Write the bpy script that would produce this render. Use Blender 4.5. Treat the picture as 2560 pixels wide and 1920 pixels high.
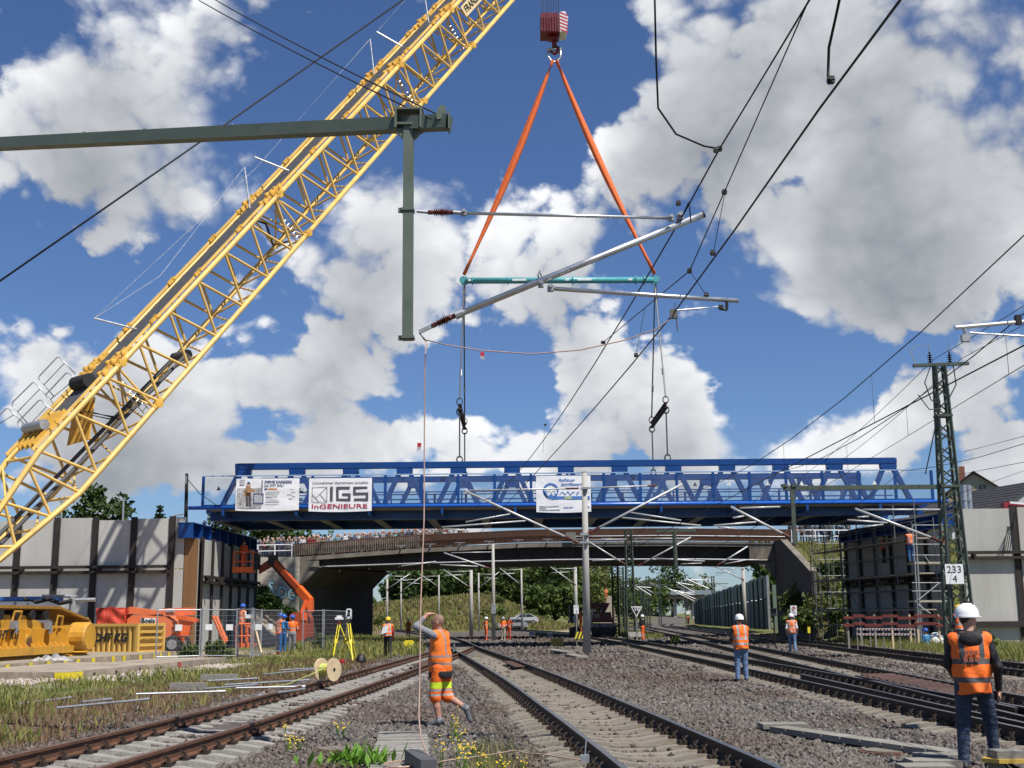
import bpy, math, random
import numpy as np
from mathutils import Vector, Matrix
random.seed(7); RNG=np.random.default_rng(7)
for o in list(bpy.data.objects): bpy.data.objects.remove(o)
S=bpy.context.scene; COL=S.collection
rad=math.radians
# ---------------------------------------------------------------- camera
FPX=3030.; PIT=math.atan(585/3030); ROL=.009; CAMZ=1.65
cF=np.array([0,math.cos(PIT),math.sin(PIT)]); cU0=np.array([0,-math.sin(PIT),math.cos(PIT)]); cX=np.array([1.,0,0])
cR=math.cos(ROL)*cX-math.sin(ROL)*cU0; cU=math.sin(ROL)*cX+math.cos(ROL)*cU0; cC=np.array([0,0,CAMZ])
cam=bpy.data.cameras.new('camera'); camo=bpy.data.objects.new('camera',cam); COL.objects.link(camo)
m=Matrix.Identity(4)
for i in range(3): m[i][0]=cR[i]; m[i][1]=cU[i]; m[i][2]=-cF[i]; m[i][3]=cC[i]
camo.matrix_world=m; cam.sensor_width=36; cam.lens=36*FPX/2560; cam.clip_start=.1; cam.clip_end=4000
S.camera=camo; S.render.resolution_x=1024; S.render.resolution_y=768
def P(px,py,d):
    "world point seen at photo pixel (px,py) of 2560x1920 and standing at distance d (world y)"
    v=cF+(px-1280)/FPX*cR+(960-py)/FPX*cU; return cC+v*(d/v[1])
def G(px,py,z=0.):
    v=cF+(px-1280)/FPX*cR+(960-py)/FPX*cU; return cC+v*((z-CAMZ)/v[2])
# ---------------------------------------------------------------- sky, sun, exposure
SUN=Vector((.72,-.80,1.78)).normalized(); SEL=math.asin(SUN.z); SAZ=math.atan2(SUN.x,SUN.y)
W=bpy.data.worlds.new('World'); S.world=W; W.use_nodes=True
W.cycles.sampling_method='MANUAL'; W.cycles.sample_map_resolution=256
nt=W.node_tree; nt.nodes.clear(); N=nt.nodes.new; Lk=nt.links.new
def wm(op,a,b=None,c=None,clamp=False):
    n=N('ShaderNodeMath'); n.operation=op; n.use_clamp=clamp
    for i,x in enumerate((a,b,c)):
        if x is None: continue
        if isinstance(x,(int,float)): n.inputs[i].default_value=x
        else: Lk(x,n.inputs[i])
    return n.outputs[0]
def wv(op,a,b=None,sc=None):
    n=N('ShaderNodeVectorMath'); n.operation=op
    for i,x in enumerate((a,b)):
        if x is None: continue
        if isinstance(x,(tuple,list)): n.inputs[i].default_value=x
        else: Lk(x,n.inputs[i])
    if sc is not None:
        if isinstance(sc,(int,float)): n.inputs['Scale'].default_value=sc
        else: Lk(sc,n.inputs['Scale'])
    return n.outputs['Value'] if op in('DISTANCE','LENGTH','DOT_PRODUCT') else n.outputs[0]
tc=N('ShaderNodeTexCoord'); D0=wv('NORMALIZE',tc.outputs['Generated'])
# cumulus field: big clouds of the day as soft centres (dir x, dir z, radius, weight), edges broken up by noise
def pd(px,py):
    v=cF+(px-1280)/FPX*cR+(960-py)/FPX*cU; return v/np.linalg.norm(v)
BL=[(250,90,.12,.8),(560,110,.07,.55),(120,420,.13,.85),(470,400,.1,.6),(300,560,.08,.5),(1090,480,.10,.95),(1230,640,.12,.8),(900,800,.11,.65),(1420,760,.08,.4),(480,1030,.13,.55),(760,950,.07,.5),
 (1780,290,.12,.95),(2180,150,.14,.85),(2440,330,.11,.6),(1600,430,.08,.7),(2180,690,.15,.9),(2480,560,.12,.8),(1700,960,.075,.85),(1480,930,.07,.75),(2060,780,.09,.6),(1150,1090,.05,.6),(950,1120,.06,.6),(1480,1150,.05,.7),
 (2080,1110,.055,.7),(2310,990,.06,.75),(60,900,.06,.55),(430,1180,.05,.5),(2520,1130,.06,.5),(2000,1190,.07,.6),(640,1190,.05,.6),(800,1150,.06,.7),(1330,1130,.05,.7),(1750,1130,.06,.7),(2230,1140,.05,.6),(330,1060,.07,.6),(180,1150,.06,.6)]
HOLES=[(1250,280,.10,1.1),(1330,60,.10,.9),(1500,180,.06,.7),(800,250,.07,.5),(760,520,.05,.5),(150,690,.08,.6),(420,800,.06,.3),(1900,900,.07,.8),(1300,900,.04,.3),(2250,900,.06,.4),(2500,230,.05,.4),(700,1080,.04,.6),(1950,990,.07,.6),(1200,1000,.05,.4),(1620,500,.03,.35),(1980,470,.04,.5),(1560,640,.05,.6),(700,880,.05,.5),(2330,60,.04,.4)]
def field(Dv):
    "billowy cumulus noise on the sphere of directions"
    v=wv('MULTIPLY',Dv,(1,1,1.25))
    n=N('ShaderNodeTexNoise'); n.inputs['Scale'].default_value=5.4; n.inputs['Detail'].default_value=9; n.inputs['Roughness'].default_value=.56; n.inputs['Lacunarity'].default_value=2.15; n.inputs['Distortion'].default_value=.15
    Lk(v,n.inputs['Vector'])
    wob=wv('SCALE',wv('SUBTRACT',n.outputs['Color'],(.5,.5,.5)),sc=.09)
    q=N('ShaderNodeTexVoronoi'); q.feature='F1'; q.inputs['Scale'].default_value=19; q.inputs['Detail'].default_value=2.; q.inputs['Roughness'].default_value=.55; Lk(wv('ADD',v,wob),q.inputs['Vector'])
    return wm('ADD',wm('MULTIPLY',n.outputs[0],.80),wm('MULTIPLY',wm('SUBTRACT',.62,q.outputs['Distance']),.24))
def mask(Dv):
    acc=None
    for sg,L_ in ((1,BL),(-1,HOLES)):
        for (px,py,r,wt) in L_:
            c=pd(px,py)
            d=wv('DISTANCE',wv('MULTIPLY',Dv,(1,1,1.25)),(c[0],c[1],c[2]*1.25))
            e=wm('MULTIPLY',wm('EXPONENT',wm('MULTIPLY',wm('POWER',wm('DIVIDE',d,r*.72),2.),-1.)),wt*sg*(1.4 if (py>840 and sg>0) else 1. if sg>0 else 1.3))
            acc=e if acc is None else wm('ADD',acc,e)
    return acc
f0=field(D0); mk=mask(D0)
def soft(Dv,sc,de):
    n=N('ShaderNodeTexNoise'); n.inputs['Scale'].default_value=sc; n.inputs['Detail'].default_value=de; n.inputs['Roughness'].default_value=.55; n.inputs['Lacunarity'].default_value=2.15; n.inputs['Distortion'].default_value=.15; Lk(wv('MULTIPLY',Dv,(1,1,1.25)),n.inputs['Vector']); return n.outputs[0]
flow=soft(D0,5.4,2.)                                   # broad shape at this point
mk1=mask(wv('NORMALIZE',wv('ADD',D0,(.012,0,.060))))
def dlow(k):   # broad cloud density a little higher, toward the sun
    f=soft(wv('NORMALIZE',wv('ADD',D0,(.012*k,-.008*k,.060*k))),5.4,4.)
    m_=wm('ADD',wm('MULTIPLY',mk,1-k),wm('MULTIPLY',mk1,k))
    return wm('MAXIMUM',wm('ADD',wm('MULTIPLY',wm('SUBTRACT',f,.52),1.5),wm('ADD',wm('MULTIPLY',wm('MINIMUM',m_,1.1),.34),.0)),0.)
tau=wm('ADD',wm('ADD',wm('MULTIPLY',dlow(.2),.8),wm('MULTIPLY',dlow(.55),1.2)),wm('MULTIPLY',dlow(1.),1.5))
dn=wm('ADD',wm('MULTIPLY',wm('SUBTRACT',f0,.44),1.6),wm('SUBTRACT',wm('MULTIPLY',mk,.37),-.045))
def ss(x,a,b):
    n=N('ShaderNodeMapRange'); n.interpolation_type='SMOOTHSTEP'
    for i,q in ((1,a),(2,b)):
        if isinstance(q,float): n.inputs[i].default_value=q
        else: Lk(q,n.inputs[i])
    Lk(x,n.inputs[0]); return n.outputs[0]
zsp=N('ShaderNodeSeparateXYZ'); Lk(D0,zsp.inputs[0])
wisp=soft(wv('ADD',D0,(3.1,1.7,.4)),4.,2.)
alpha=wm('MULTIPLY',ss(dn,-.03,wm('ADD',.09,wm('MULTIPLY',ss(wisp,.4,.65),.26))),ss(zsp.outputs[2],-.01,.03))
fine=wm('SUBTRACT',wm('ADD',f0,.07),flow)               # billows standing out of the broad shape
lit=wm('EXPONENT',wm('MULTIPLY',tau,-.70))             # light left after the cloud above
lit=wm('ADD',lit,wm('MULTIPLY',fine,wm('ADD',.60,wm('MULTIPLY',lit,.45))),clamp=True)
cr=N('ShaderNodeMix'); cr.data_type='RGBA'; Lk(lit,cr.inputs['Factor'])
cr.inputs['A'].default_value=(.27,.30,.35,1); cr.inputs['B'].default_value=(1.2,1.215,1.24,1)
sky=N('ShaderNodeTexSky'); sky.sky_type='NISHITA'; sky.sun_disc=False; sky.sun_elevation=SEL; sky.sun_rotation=SAZ
sky.air_density=1.0; sky.dust_density=.2; sky.ozone_density=1.6
b1=N('ShaderNodeBackground'); b1.inputs[1].default_value=.072; tn=N('ShaderNodeMix'); tn.data_type='RGBA'; tn.blend_type='MULTIPLY'; tn.inputs['Factor'].default_value=1; Lk(sky.outputs[0],tn.inputs['A']); tn.inputs['B'].default_value=(.64,.81,1.12,1); Lk(tn.outputs['Result'],b1.inputs[0])
b2=N('ShaderNodeBackground'); b2.inputs[1].default_value=.70; Lk(cr.outputs['Result'],b2.inputs[0])
mx=N('ShaderNodeMixShader'); Lk(alpha,mx.inputs[0]); Lk(b1.outputs[0],mx.inputs[1]); Lk(b2.outputs[0],mx.inputs[2])
wo=N('ShaderNodeOutputWorld'); Lk(mx.outputs[0],wo.inputs[0])
sl=bpy.data.lights.new('sun','SUN'); sl.energy=5.0; sl.angle=rad(.53); sl.color=(1,.955,.89)
so=bpy.data.objects.new('sun',sl); COL.objects.link(so); so.rotation_euler=(-SUN).to_track_quat('-Z','Y').to_euler(); so.location=(20,-20,60)
V=S.view_settings; S.display_settings.display_device='sRGB'; V.view_transform='Standard'; V.look='None'; V.exposure=.28; V.gamma=1; V.use_curve_mapping=False
# ---------------------------------------------------------------- materials
MATS={}
def mat(name,col,rough=.6,metal=0.,var=.18,sc=3.,bump=0.,bsc=None,dirt=None,dsc=.6,damt=.5,rand=0.,spec=.5,trans=0.,coords='Object',stretch=None,extra=None):
    if name in MATS: return MATS[name]
    M=bpy.data.materials.new(name); M.use_nodes=True; t=M.node_tree; n=t.nodes; l=t.links.new
    B=n['Principled BSDF']; B.inputs['Roughness'].default_value=rough; B.inputs['Metallic'].default_value=metal
    B.inputs['Specular IOR Level'].default_value=spec
    tc=n.new('ShaderNodeTexCoord'); vec=tc.outputs[coords]
    if stretch:
        mp=n.new('ShaderNodeMapping'); mp.inputs['Scale'].default_value=stretch; l(vec,mp.inputs[0]); vec=mp.outputs[0]
    no=n.new('ShaderNodeTexNoise'); no.inputs['Scale'].default_value=sc; no.inputs['Detail'].default_value=5; no.inputs['Roughness'].default_value=.6; l(vec,no.inputs['Vector'])
    def mixc(f,a,b):
        x=n.new('ShaderNodeMix'); x.data_type='RGBA'
        if isinstance(f,float): x.inputs['Factor'].default_value=f
        else: l(f,x.inputs['Factor'])
        for k,q in (('A',a),('B',b)):
            if isinstance(q,(tuple,list)): x.inputs[k].default_value=(*q[:3],1)
            else: l(q,x.inputs[k])
        return x.outputs['Result']
    def mr(x,a,b,c=0.,d=1.):
        q=n.new('ShaderNodeMapRange'); q.inputs[1].default_value=a; q.inputs[2].default_value=b; q.inputs[3].default_value=c; q.inputs[4].default_value=d; l(x,q.inputs[0]); return q.outputs[0]
    lo=tuple(c*(1-var) for c in col); hi=tuple(min(1,c*(1+var)) for c in col)
    c=mixc(mr(no.outputs[0],.3,.7),lo,hi)
    if dirt:
        n2=n.new('ShaderNodeTexNoise'); n2.inputs['Scale'].default_value=dsc; n2.inputs['Detail'].default_value=7; n2.inputs['Roughness'].default_value=.68; l(vec,n2.inputs['Vector'])
        c=mixc(mr(n2.outputs[0],.48,.7,0,damt),c,dirt)
    if rand:
        oi=n.new('ShaderNodeObjectInfo'); hs=n.new('ShaderNodeHueSaturation'); l(mr(oi.outputs['Random'],0,1,1-rand,1+rand),hs.inputs['Value']); l(c,hs.inputs['Color']); c=hs.outputs[0]
    l(c,B.inputs['Base Color'])
    l(mr(no.outputs[0],.3,.7,max(0,rough-.1),min(1,rough+.1)),B.inputs['Roughness'])
    if bump:
        bn=n.new('ShaderNodeTexNoise'); bn.inputs['Scale'].default_value=bsc or sc*6; bn.inputs['Detail'].default_value=4; l(vec,bn.inputs['Vector'])
        bp=n.new('ShaderNodeBump'); bp.inputs['Strength'].default_value=bump; bp.inputs['Distance'].default_value=.03; l(bn.outputs[0],bp.inputs['Height']); l(bp.outputs[0],B.inputs['Normal'])
    if trans:
        tr=n.new('ShaderNodeBsdfTranslucent'); l(c,tr.inputs[0]); ms=n.new('ShaderNodeMixShader'); ms.inputs[0].default_value=trans
        l(B.outputs[0],ms.inputs[1]); l(tr.outputs[0],ms.inputs[2]); l(ms.outputs[0],n['Material Output'].inputs[0])
    MATS[name]=M; return M
def glassmat(name,tint,alpha=.22):
    if name in MATS: return MATS[name]
    M=bpy.data.materials.new(name); M.use_nodes=True; t=M.node_tree; n=t.nodes; l=t.links.new
    B=n['Principled BSDF']; B.inputs['Base Color'].default_value=(*tint,1); B.inputs['Roughness'].default_value=.08
    tr=n.new('ShaderNodeBsdfTransparent'); tr.inputs[0].default_value=(.93,.95,.97,1)
    no=n.new('ShaderNodeTexNoise'); no.inputs['Scale'].default_value=.8; no.inputs['Detail'].default_value=5; tcn=n.new('ShaderNodeTexCoord'); l(tcn.outputs['Object'],no.inputs['Vector'])
    q=n.new('ShaderNodeMapRange'); q.inputs[1].default_value=.3; q.inputs[2].default_value=.7; q.inputs[3].default_value=alpha*.6; q.inputs[4].default_value=alpha*1.4; l(no.outputs[0],q.inputs[0])
    ms=n.new('ShaderNodeMixShader'); l(q.outputs[0],ms.inputs[0]); l(tr.outputs[0],ms.inputs[1]); l(B.outputs[0],ms.inputs[2]); l(ms.outputs[0],n['Material Output'].inputs[0])
    MATS[name]=M; return M
# ---------------------------------------------------------------- mesh helpers
OFF={}     # world offset of each root / part
def V3(p): return np.array([float(p[0]),float(p[1]),float(p[2])])
def unit(v):
    v=np.array(v,float); L=np.linalg.norm(v); return v/L if L>1e-9 else v
def frame(d,up=(0,0,1)):
    d=unit(d); u=np.array(up,float)
    if abs(d@unit(u))>.995: u=np.array((0,1.,0))
    x=unit(np.cross(d,u)); y=np.cross(x,d); return x,y,d
class MB:
    def __init__(s): s.v=[]; s.f=[]; s.mi=[]
    def add(s,vs,fs,mi=0):
        b=len(s.v); s.v.extend([tuple(map(float,q)) for q in vs]); s.f.extend([tuple(i+b for i in g) for g in fs]); s.mi.extend([mi]*len(fs)); return s
    def box(s,c,sz,ax=None,mi=0):
        c=V3(c); a=[np.array(q,float) for q in (ax or ((1,0,0),(0,1,0),(0,0,1)))]; h=[q/2 for q in sz]
        vs=[c+a[0]*h[0]*i+a[1]*h[1]*j+a[2]*h[2]*k for i in(-1,1) for j in(-1,1) for k in(-1,1)]
        return s.add(vs,[(0,1,3,2),(4,6,7,5),(0,4,5,1),(2,3,7,6),(0,2,6,4),(1,5,7,3)],mi)
    def beam(s,p0,p1,w,h,up=(0,0,1),mi=0):
        p0=V3(p0);p1=V3(p1); x,y,d=frame(p1-p0,up); return s.box((p0+p1)/2,(w,h,np.linalg.norm(p1-p0)),(x,y,d),mi)
    def ibeam(s,p0,p1,w,h,t=.02,up=(0,0,1),mi=0):
        p0=V3(p0);p1=V3(p1); x,y,d=frame(p1-p0,up); L=np.linalg.norm(p1-p0); c=(p0+p1)/2
        s.box(c,(t,h-2*t,L),(x,y,d),mi); s.box(c+y*(h-t)/2,(w,t,L),(x,y,d),mi); return s.box(c-y*(h-t)/2,(w,t,L),(x,y,d),mi)
    def tube(s,p0,p1,r,r2=None,n=8,cap=True,mi=0):
        p0=V3(p0);p1=V3(p1); x,y,d=frame(p1-p0); r2=r if r2 is None else r2
        a=[2*math.pi*i/n for i in range(n)]
        vs=[p0+(x*math.cos(t)+y*math.sin(t))*r for t in a]+[p1+(x*math.cos(t)+y*math.sin(t))*r2 for t in a]
        fs=[(i,(i+1)%n,n+(i+1)%n,n+i) for i in range(n)]
        if cap: fs+= [tuple(range(n-1,-1,-1)),tuple(range(n,2*n))]
        return s.add(vs,fs,mi)
    def path(s,pts,r,n=6,mi=0,flat=None):
        pts=[V3(p) for p in pts]; k=len(pts); vs=[]; X=None
        for i,p in enumerate(pts):
            d=unit(pts[min(i+1,k-1)]-pts[max(i-1,0)])
            if X is None: X,Y,_=frame(d)
            else:
                X=unit(X-d*(X@d)); Y=np.cross(d,X); 
            rr=r[i] if isinstance(r,(list,tuple)) else r
            for j in range(n):
                t=2*math.pi*j/n; vs.append(p+(X*math.cos(t)+Y*math.sin(t)*(flat or 1))*rr)
        fs=[(i*n+j,i*n+(j+1)%n,(i+1)*n+(j+1)%n,(i+1)*n+j) for i in range(k-1) for j in range(n)]
        fs+=[tuple(range(n-1,-1,-1)),tuple((k-1)*n+j for j in range(n))]
        return s.add(vs,fs,mi)
    def lathe(s,c,prof,n=16,ax=(0,0,1),mi=0):
        c=V3(c); x,y,d=frame(ax); vs=[];k=len(prof)
        for (r,z) in prof:
            for j in range(n):
                t=2*math.pi*j/n; vs.append(c+d*z+(x*math.cos(t)+y*math.sin(t))*max(r,1e-4))
        fs=[(i*n+j,i*n+(j+1)%n,(i+1)*n+(j+1)%n,(i+1)*n+j) for i in range(k-1) for j in range(n)]
        fs+=[tuple(range(n-1,-1,-1)),tuple((k-1)*n+j for j in range(n))]
        return s.add(vs,fs,mi)
    def prism(s,poly,vec,mi=0):
        vec=V3(vec); a=[V3(p) for p in poly]; k=len(a)
        return s.add(a+[p+vec for p in a],[tuple(range(k-1,-1,-1)),tuple(range(k,2*k))]+[(i,(i+1)%k,k+(i+1)%k,k+i) for i in range(k)],mi)
    def sphere(s,c,r,n=10,mi=0,sq=(1,1,1)):
        c=V3(c); q=[]; 
        for i in range(1,n//2):
            t=math.pi*i/(n//2)
            for j in range(n):
                a=2*math.pi*j/n; q.append(c+np.array((math.sin(t)*math.cos(a)*sq[0],math.sin(t)*math.sin(a)*sq[1],math.cos(t)*sq[2]))*r)
        k=n//2-1; q+= [c+np.array((0,0,r*sq[2])),c-np.array((0,0,r*sq[2]))]
        fs=[(i*n+j,(i+1)*n+j,(i+1)*n+(j+1)%n,i*n+(j+1)%n) for i in range(k-1) for j in range(n)]
        fs+=[(k*n,j,(j+1)%n) for j in range(n)]+[(k*n+1,(k-1)*n+(j+1)%n,(k-1)*n+j) for j in range(n)]
        return s.add(q,fs,mi)
    def build(s,name,mats,parent=None,smooth=False,label=None,cat=None,group=None,kind=None,loc=None,recalc=True):
        off=np.zeros(3)
        if parent is not None: off=OFF.get(parent.name,np.zeros(3))
        elif loc is not None: off=V3(loc)
        me=bpy.data.meshes.new(name)
        me.from_pydata([(a-off[0],b-off[1],c-off[2]) for a,b,c in s.v],[],s.f)
        if not isinstance(mats,(list,tuple)): mats=[mats]
        for q in mats: me.materials.append(q)
        if len(mats)>1: me.polygons.foreach_set('material_index',s.mi)
        if smooth: me.polygons.foreach_set('use_smooth',[True]*len(s.f))
        if recalc:
            import bmesh
            bm=bmesh.new(); bm.from_mesh(me); bmesh.ops.recalc_face_normals(bm,faces=bm.faces); bm.to_mesh(me); bm.free()
        me.update(); return link(name,me,parent,off if parent is None else (0,0,0),off,label,cat,group,kind)
def link(name,me,parent=None,loc=(0,0,0),off=None,label=None,cat=None,group=None,kind=None):
    o=bpy.data.objects.new(name,me); COL.objects.link(o); o.location=[float(q) for q in loc]
    if parent is not None: o.parent=parent
    OFF[o.name]=np.array(off if off is not None else (0,0,0),float)
    if label: o['label']=label
    if cat: o['category']=cat
    if group: o['group']=group
    if kind: o['kind']=kind
    return o
def thing(name,label,cat,loc=(0,0,0),rz=0.,group=None,local=False):
    "an Empty at the thing's base; with local=True its parts are written in the thing's own axes"
    o=link(name,None,None,loc,(0,0,0) if local else loc,label,cat,group); o.empty_display_size=.2; o.rotation_euler[2]=rz; return o
def np_mesh(name,verts,faces,mat_,parent=None,smooth=False,**k):
    "numpy verts (n,3), faces (m,3|4)"
    off=OFF.get(parent.name) if parent is not None else np.zeros(3); verts=np.asarray(verts,float)-off
    me=bpy.data.meshes.new(name); nv=len(verts); nf,kf=faces.shape
    me.vertices.add(nv); me.vertices.foreach_set('co',np.asarray(verts,np.float32).ravel())
    me.loops.add(nf*kf); me.loops.foreach_set('vertex_index',faces.astype(np.int32).ravel())
    me.polygons.add(nf); me.polygons.foreach_set('loop_start',np.arange(0,nf*kf,kf,dtype=np.int32)); me.polygons.foreach_set('loop_total',np.full(nf,kf,np.int32))
    if smooth: me.polygons.foreach_set('use_smooth',np.ones(nf,bool))
    me.materials.append(mat_); me.update(calc_edges=True); me.validate()
    return link(name,me,parent,(0,0,0),off,**k)
def text(name,body,size,loc,xa,ya,mt,parent,depth=.004,align='CENTER',shear=0.,bold=0.,wid=None):
    "flat lettering as real thin geometry; xa, ya = reading direction and up"
    cu=bpy.data.curves.new(name,'FONT'); cu.body=body; cu.size=size; cu.extrude=depth; cu.align_x=align; cu.align_y='CENTER'; cu.shear=shear; cu.offset=bold; cu.resolution_u=2
    t=bpy.data.objects.new(name,cu); COL.objects.link(t); dg=bpy.context.evaluated_depsgraph_get(); me=bpy.data.meshes.new_from_object(t.evaluated_get(dg)); bpy.data.objects.remove(t)
    xa=unit(xa); ya=unit(ya-xa*(np.array(ya)@xa)) if True else ya; za=np.cross(xa,ya)
    sx=1.
    if wid:
        xs=[v.co.x for v in me.vertices]; sx=wid/max(1e-6,max(xs)-min(xs))
    off=OFF.get(parent.name,np.zeros(3)); L0=V3(loc)-off
    for v in me.vertices:
        q=L0+xa*v.co.x*sx+ya*v.co.y+za*v.co.z; v.co=q
    me.name=name; me.materials.clear(); me.materials.append(mt); return link(name,me,parent,(0,0,0),off)
def dup(o,parent=None,**k):
    c=o.copy(); COL.objects.link(c); c.parent=parent; OFF[c.name]=OFF.get(o.name,np.zeros(3))
    for ch in o.children: dup(ch,c)
    for a,b in k.items(): c[a]=b
    return c
def cyl(a,b,t): t=max(0.,min(1.,(t-a)/(b-a))); return t*t*(3-2*t)
def interp(pts,y):
    ys=[p[1] for p in pts]; xs=[p[0] for p in pts]; return np.interp(y,ys,xs)
def curve(pts,step=1.):
    "Catmull-Rom resample"
    P_=[np.array(p,float) for p in pts]; out=[]
    for i in range(len(P_)-1):
        a,b,c,d=P_[max(i-1,0)],P_[i],P_[i+1],P_[min(i+2,len(P_)-1)]; k=max(1,int(np.linalg.norm(c-b)/step))
        for j in range(k):
            t=j/k; out.append(.5*((2*b)+(c-a)*t+(2*a-5*b+4*c-d)*t*t+(3*b-a-3*c+d)*t**3))
    out.append(P_[-1]); return out
# ---------------------------------------------------------------- palette
def ramp_island(name,cols,rough=.9,zonecol=None,trans=0.):
    "colour picked per loose piece (stone, blade, leaf), shifted by a broad noise"
    M=bpy.data.materials.new(name); M.use_nodes=True; t=M.node_tree; n=t.nodes; l=t.links.new; B=n['Principled BSDF']; B.inputs['Roughness'].default_value=rough; B.inputs['Specular IOR Level'].default_value=.25
    g=n.new('ShaderNodeNewGeometry'); r=n.new('ShaderNodeValToRGB'); r.color_ramp.interpolation='LINEAR'
    while len(r.color_ramp.elements)<len(cols): r.color_ramp.elements.new(.5)
    for i,c in enumerate(cols): e=r.color_ramp.elements[i]; e.position=i/max(1,len(cols)-1); e.color=(*c,1)
    l(g.outputs['Random Per Island'],r.inputs[0]); c=r.outputs[0]
    if zonecol:
        no=n.new('ShaderNodeTexNoise'); no.inputs['Scale'].default_value=zonecol[1]; no.inputs['Detail'].default_value=3; l(g.outputs['Position'],no.inputs['Vector'])
        q=n.new('ShaderNodeMapRange'); q.inputs[1].default_value=.42; q.inputs[2].default_value=.62; q.inputs[4].default_value=zonecol[2]; l(no.outputs[0],q.inputs[0])
        x=n.new('ShaderNodeMix'); x.data_type='RGBA'; x.blend_type=zonecol[3] if len(zonecol)>3 else 'MULTIPLY'; l(q.outputs[0],x.inputs['Factor']); l(c,x.inputs['A']); x.inputs['B'].default_value=(*zonecol[0],1); c=x.outputs['Result']
    l(c,B.inputs['Base Color'])
    if trans:
        tr=n.new('ShaderNodeBsdfTranslucent'); l(c,tr.inputs[0]); ms=n.new('ShaderNodeMixShader'); ms.inputs[0].default_value=trans
        l(B.outputs[0],ms.inputs[1]); l(tr.outputs[0],ms.inputs[2]); l(ms.outputs[0],n['Material Output'].inputs[0])
    MATS[name]=M; return M
m_stone=ramp_island('ballast_stone',[(.047,.042,.038),(.098,.088,.078),(.142,.128,.113),(.078,.068,.06),(.17,.155,.138),(.115,.10,.087),(.225,.207,.185)],.9,((.80,.66,.60),.16,.95))
m_pink=ramp_island('crushed_pink_stone',[(.30,.24,.20),(.45,.38,.33),(.38,.31,.27),(.5,.44,.4)],.9)
m_grass=ramp_island('grass_blades',[(.12,.16,.035),(.20,.25,.055),(.27,.28,.085),(.36,.31,.13),(.16,.21,.045),(.42,.36,.19)],.8,((1.,.9,.7),.35,.5),.35)
m_dry=ramp_island('dry_grass',[(.15,.085,.05),(.22,.135,.085),(.27,.19,.11),(.13,.075,.05)],.9,None,.2)
m_leafd=ramp_island('leaves_dark',[(.028,.048,.012),(.05,.08,.018),(.07,.11,.026),(.04,.068,.016)],.7,((.6,.75,.5),.25,.7),.22)
m_leafm=ramp_island('leaves_mid',[(.055,.085,.02),(.09,.13,.03),(.125,.165,.045),(.07,.105,.025)],.7,((.75,.8,.55),.2,.6),.25)
m_leafp=ramp_island('leaves_pale',[(.10,.13,.03),(.15,.17,.05),(.18,.2,.07),(.12,.14,.04)],.7,None,.25)
m_needle=ramp_island('needles',[(.012,.028,.014),(.02,.045,.02),(.03,.055,.022)],.7,None,.12)
m_fresh=ramp_island('fresh_leaves',[(.09,.20,.02),(.13,.28,.03),(.17,.33,.05)],.6,None,.3)
m_yellowf=mat('flower_yellow',(.75,.5,.02),.6,var=.2)
m_bark=mat('bark',(.10,.075,.05),.9,var=.3,sc=8,bump=.5)
m_rust=mat('rail_rust',(.14,.065,.035),.75,.2,var=.35,sc=6,dirt=(.06,.03,.018),dsc=3,damt=.7)
m_raild=mat('rail_dark',(.028,.020,.016),.7,.3,var=.4,sc=6,dirt=(.06,.035,.022),dsc=4,damt=.5)
m_railtop=mat('rail_polished',(.30,.29,.28),.32,.9,var=.15,sc=9,stretch=(1,.05,1))
m_railtopr=mat('rail_top_rusty',(.20,.12,.08),.5,.5,var=.25,sc=8)
m_sleep=mat('sleeper_concrete',(.225,.20,.16),.9,var=.2,sc=5,bump=.4,bsc=30,dirt=(.2,.16,.11),dsc=2.5,damt=.6,rand=.12)
m_sleepg=mat('sleeper_grey',(.29,.275,.245),.9,var=.22,sc=5,bump=.4,bsc=30,dirt=(.15,.12,.09),dsc=2.5,damt=.6,rand=.12)
m_clip=mat('rail_clip',(.03,.018,.012),.85,.0,var=.4,sc=20)
m_conc=mat('concrete',(.44,.43,.395),.9,var=.08,sc=1.2,bump=.15,bsc=25,dirt=(.31,.295,.26),dsc=.8,damt=.4,stretch=(1,1,.22),rand=.06)
m_slabc=mat('slab_concrete',(.24,.225,.19),.9,var=.2,sc=4,bump=.3,dirt=(.13,.115,.095),dsc=2,damt=.6,rand=.12)
m_concd=mat('concrete_old',(.19,.165,.13),.92,var=.22,sc=1.4,bump=.3,bsc=14,dirt=(.075,.06,.047),dsc=.4,damt=.85,stretch=(1,1,.6))
m_pole=mat('concrete_pole',(.38,.365,.33),.85,var=.1,sc=2,dirt=(.28,.26,.23),dsc=1,damt=.4,bump=.1,bsc=40)
m_green=mat('mast_green',(.115,.14,.105),.5,.1,var=.15,sc=3,dirt=(.07,.085,.065),dsc=1.5,damt=.6)
m_greenm=mat('lattice_green',(.066,.086,.064),.6,.1,var=.2,sc=3,dirt=(.05,.06,.045),dsc=2,damt=.5)
m_galv=mat('galvanised',(.52,.53,.54),.42,.75,var=.12,sc=5)
m_scaf=mat('scaffold_steel',(.17,.175,.18),.6,.4,var=.2,sc=5)
m_galvd=mat('galvanised_dull',(.36,.37,.38),.55,.55,var=.18,sc=5)
m_wire=mat('wire_dark',(.030,.028,.026),.6,.4,var=.2)
m_steelrope=mat('steel_rope',(.13,.125,.12),.5,.6,var=.2,sc=20)
m_ins=mat('insulator_brown',(.10,.028,.02),.25,var=.2)
m_blue=mat('bridge_blue',(.005,.052,.215),.35,var=.08,sc=1,dirt=(.007,.045,.165),dsc=.7,damt=.6)
m_yel=mat('crane_yellow',(.70,.40,.06),.5,var=.1,sc=1.5,dirt=(.36,.2,.05),dsc=1.8,damt=.6)
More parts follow.
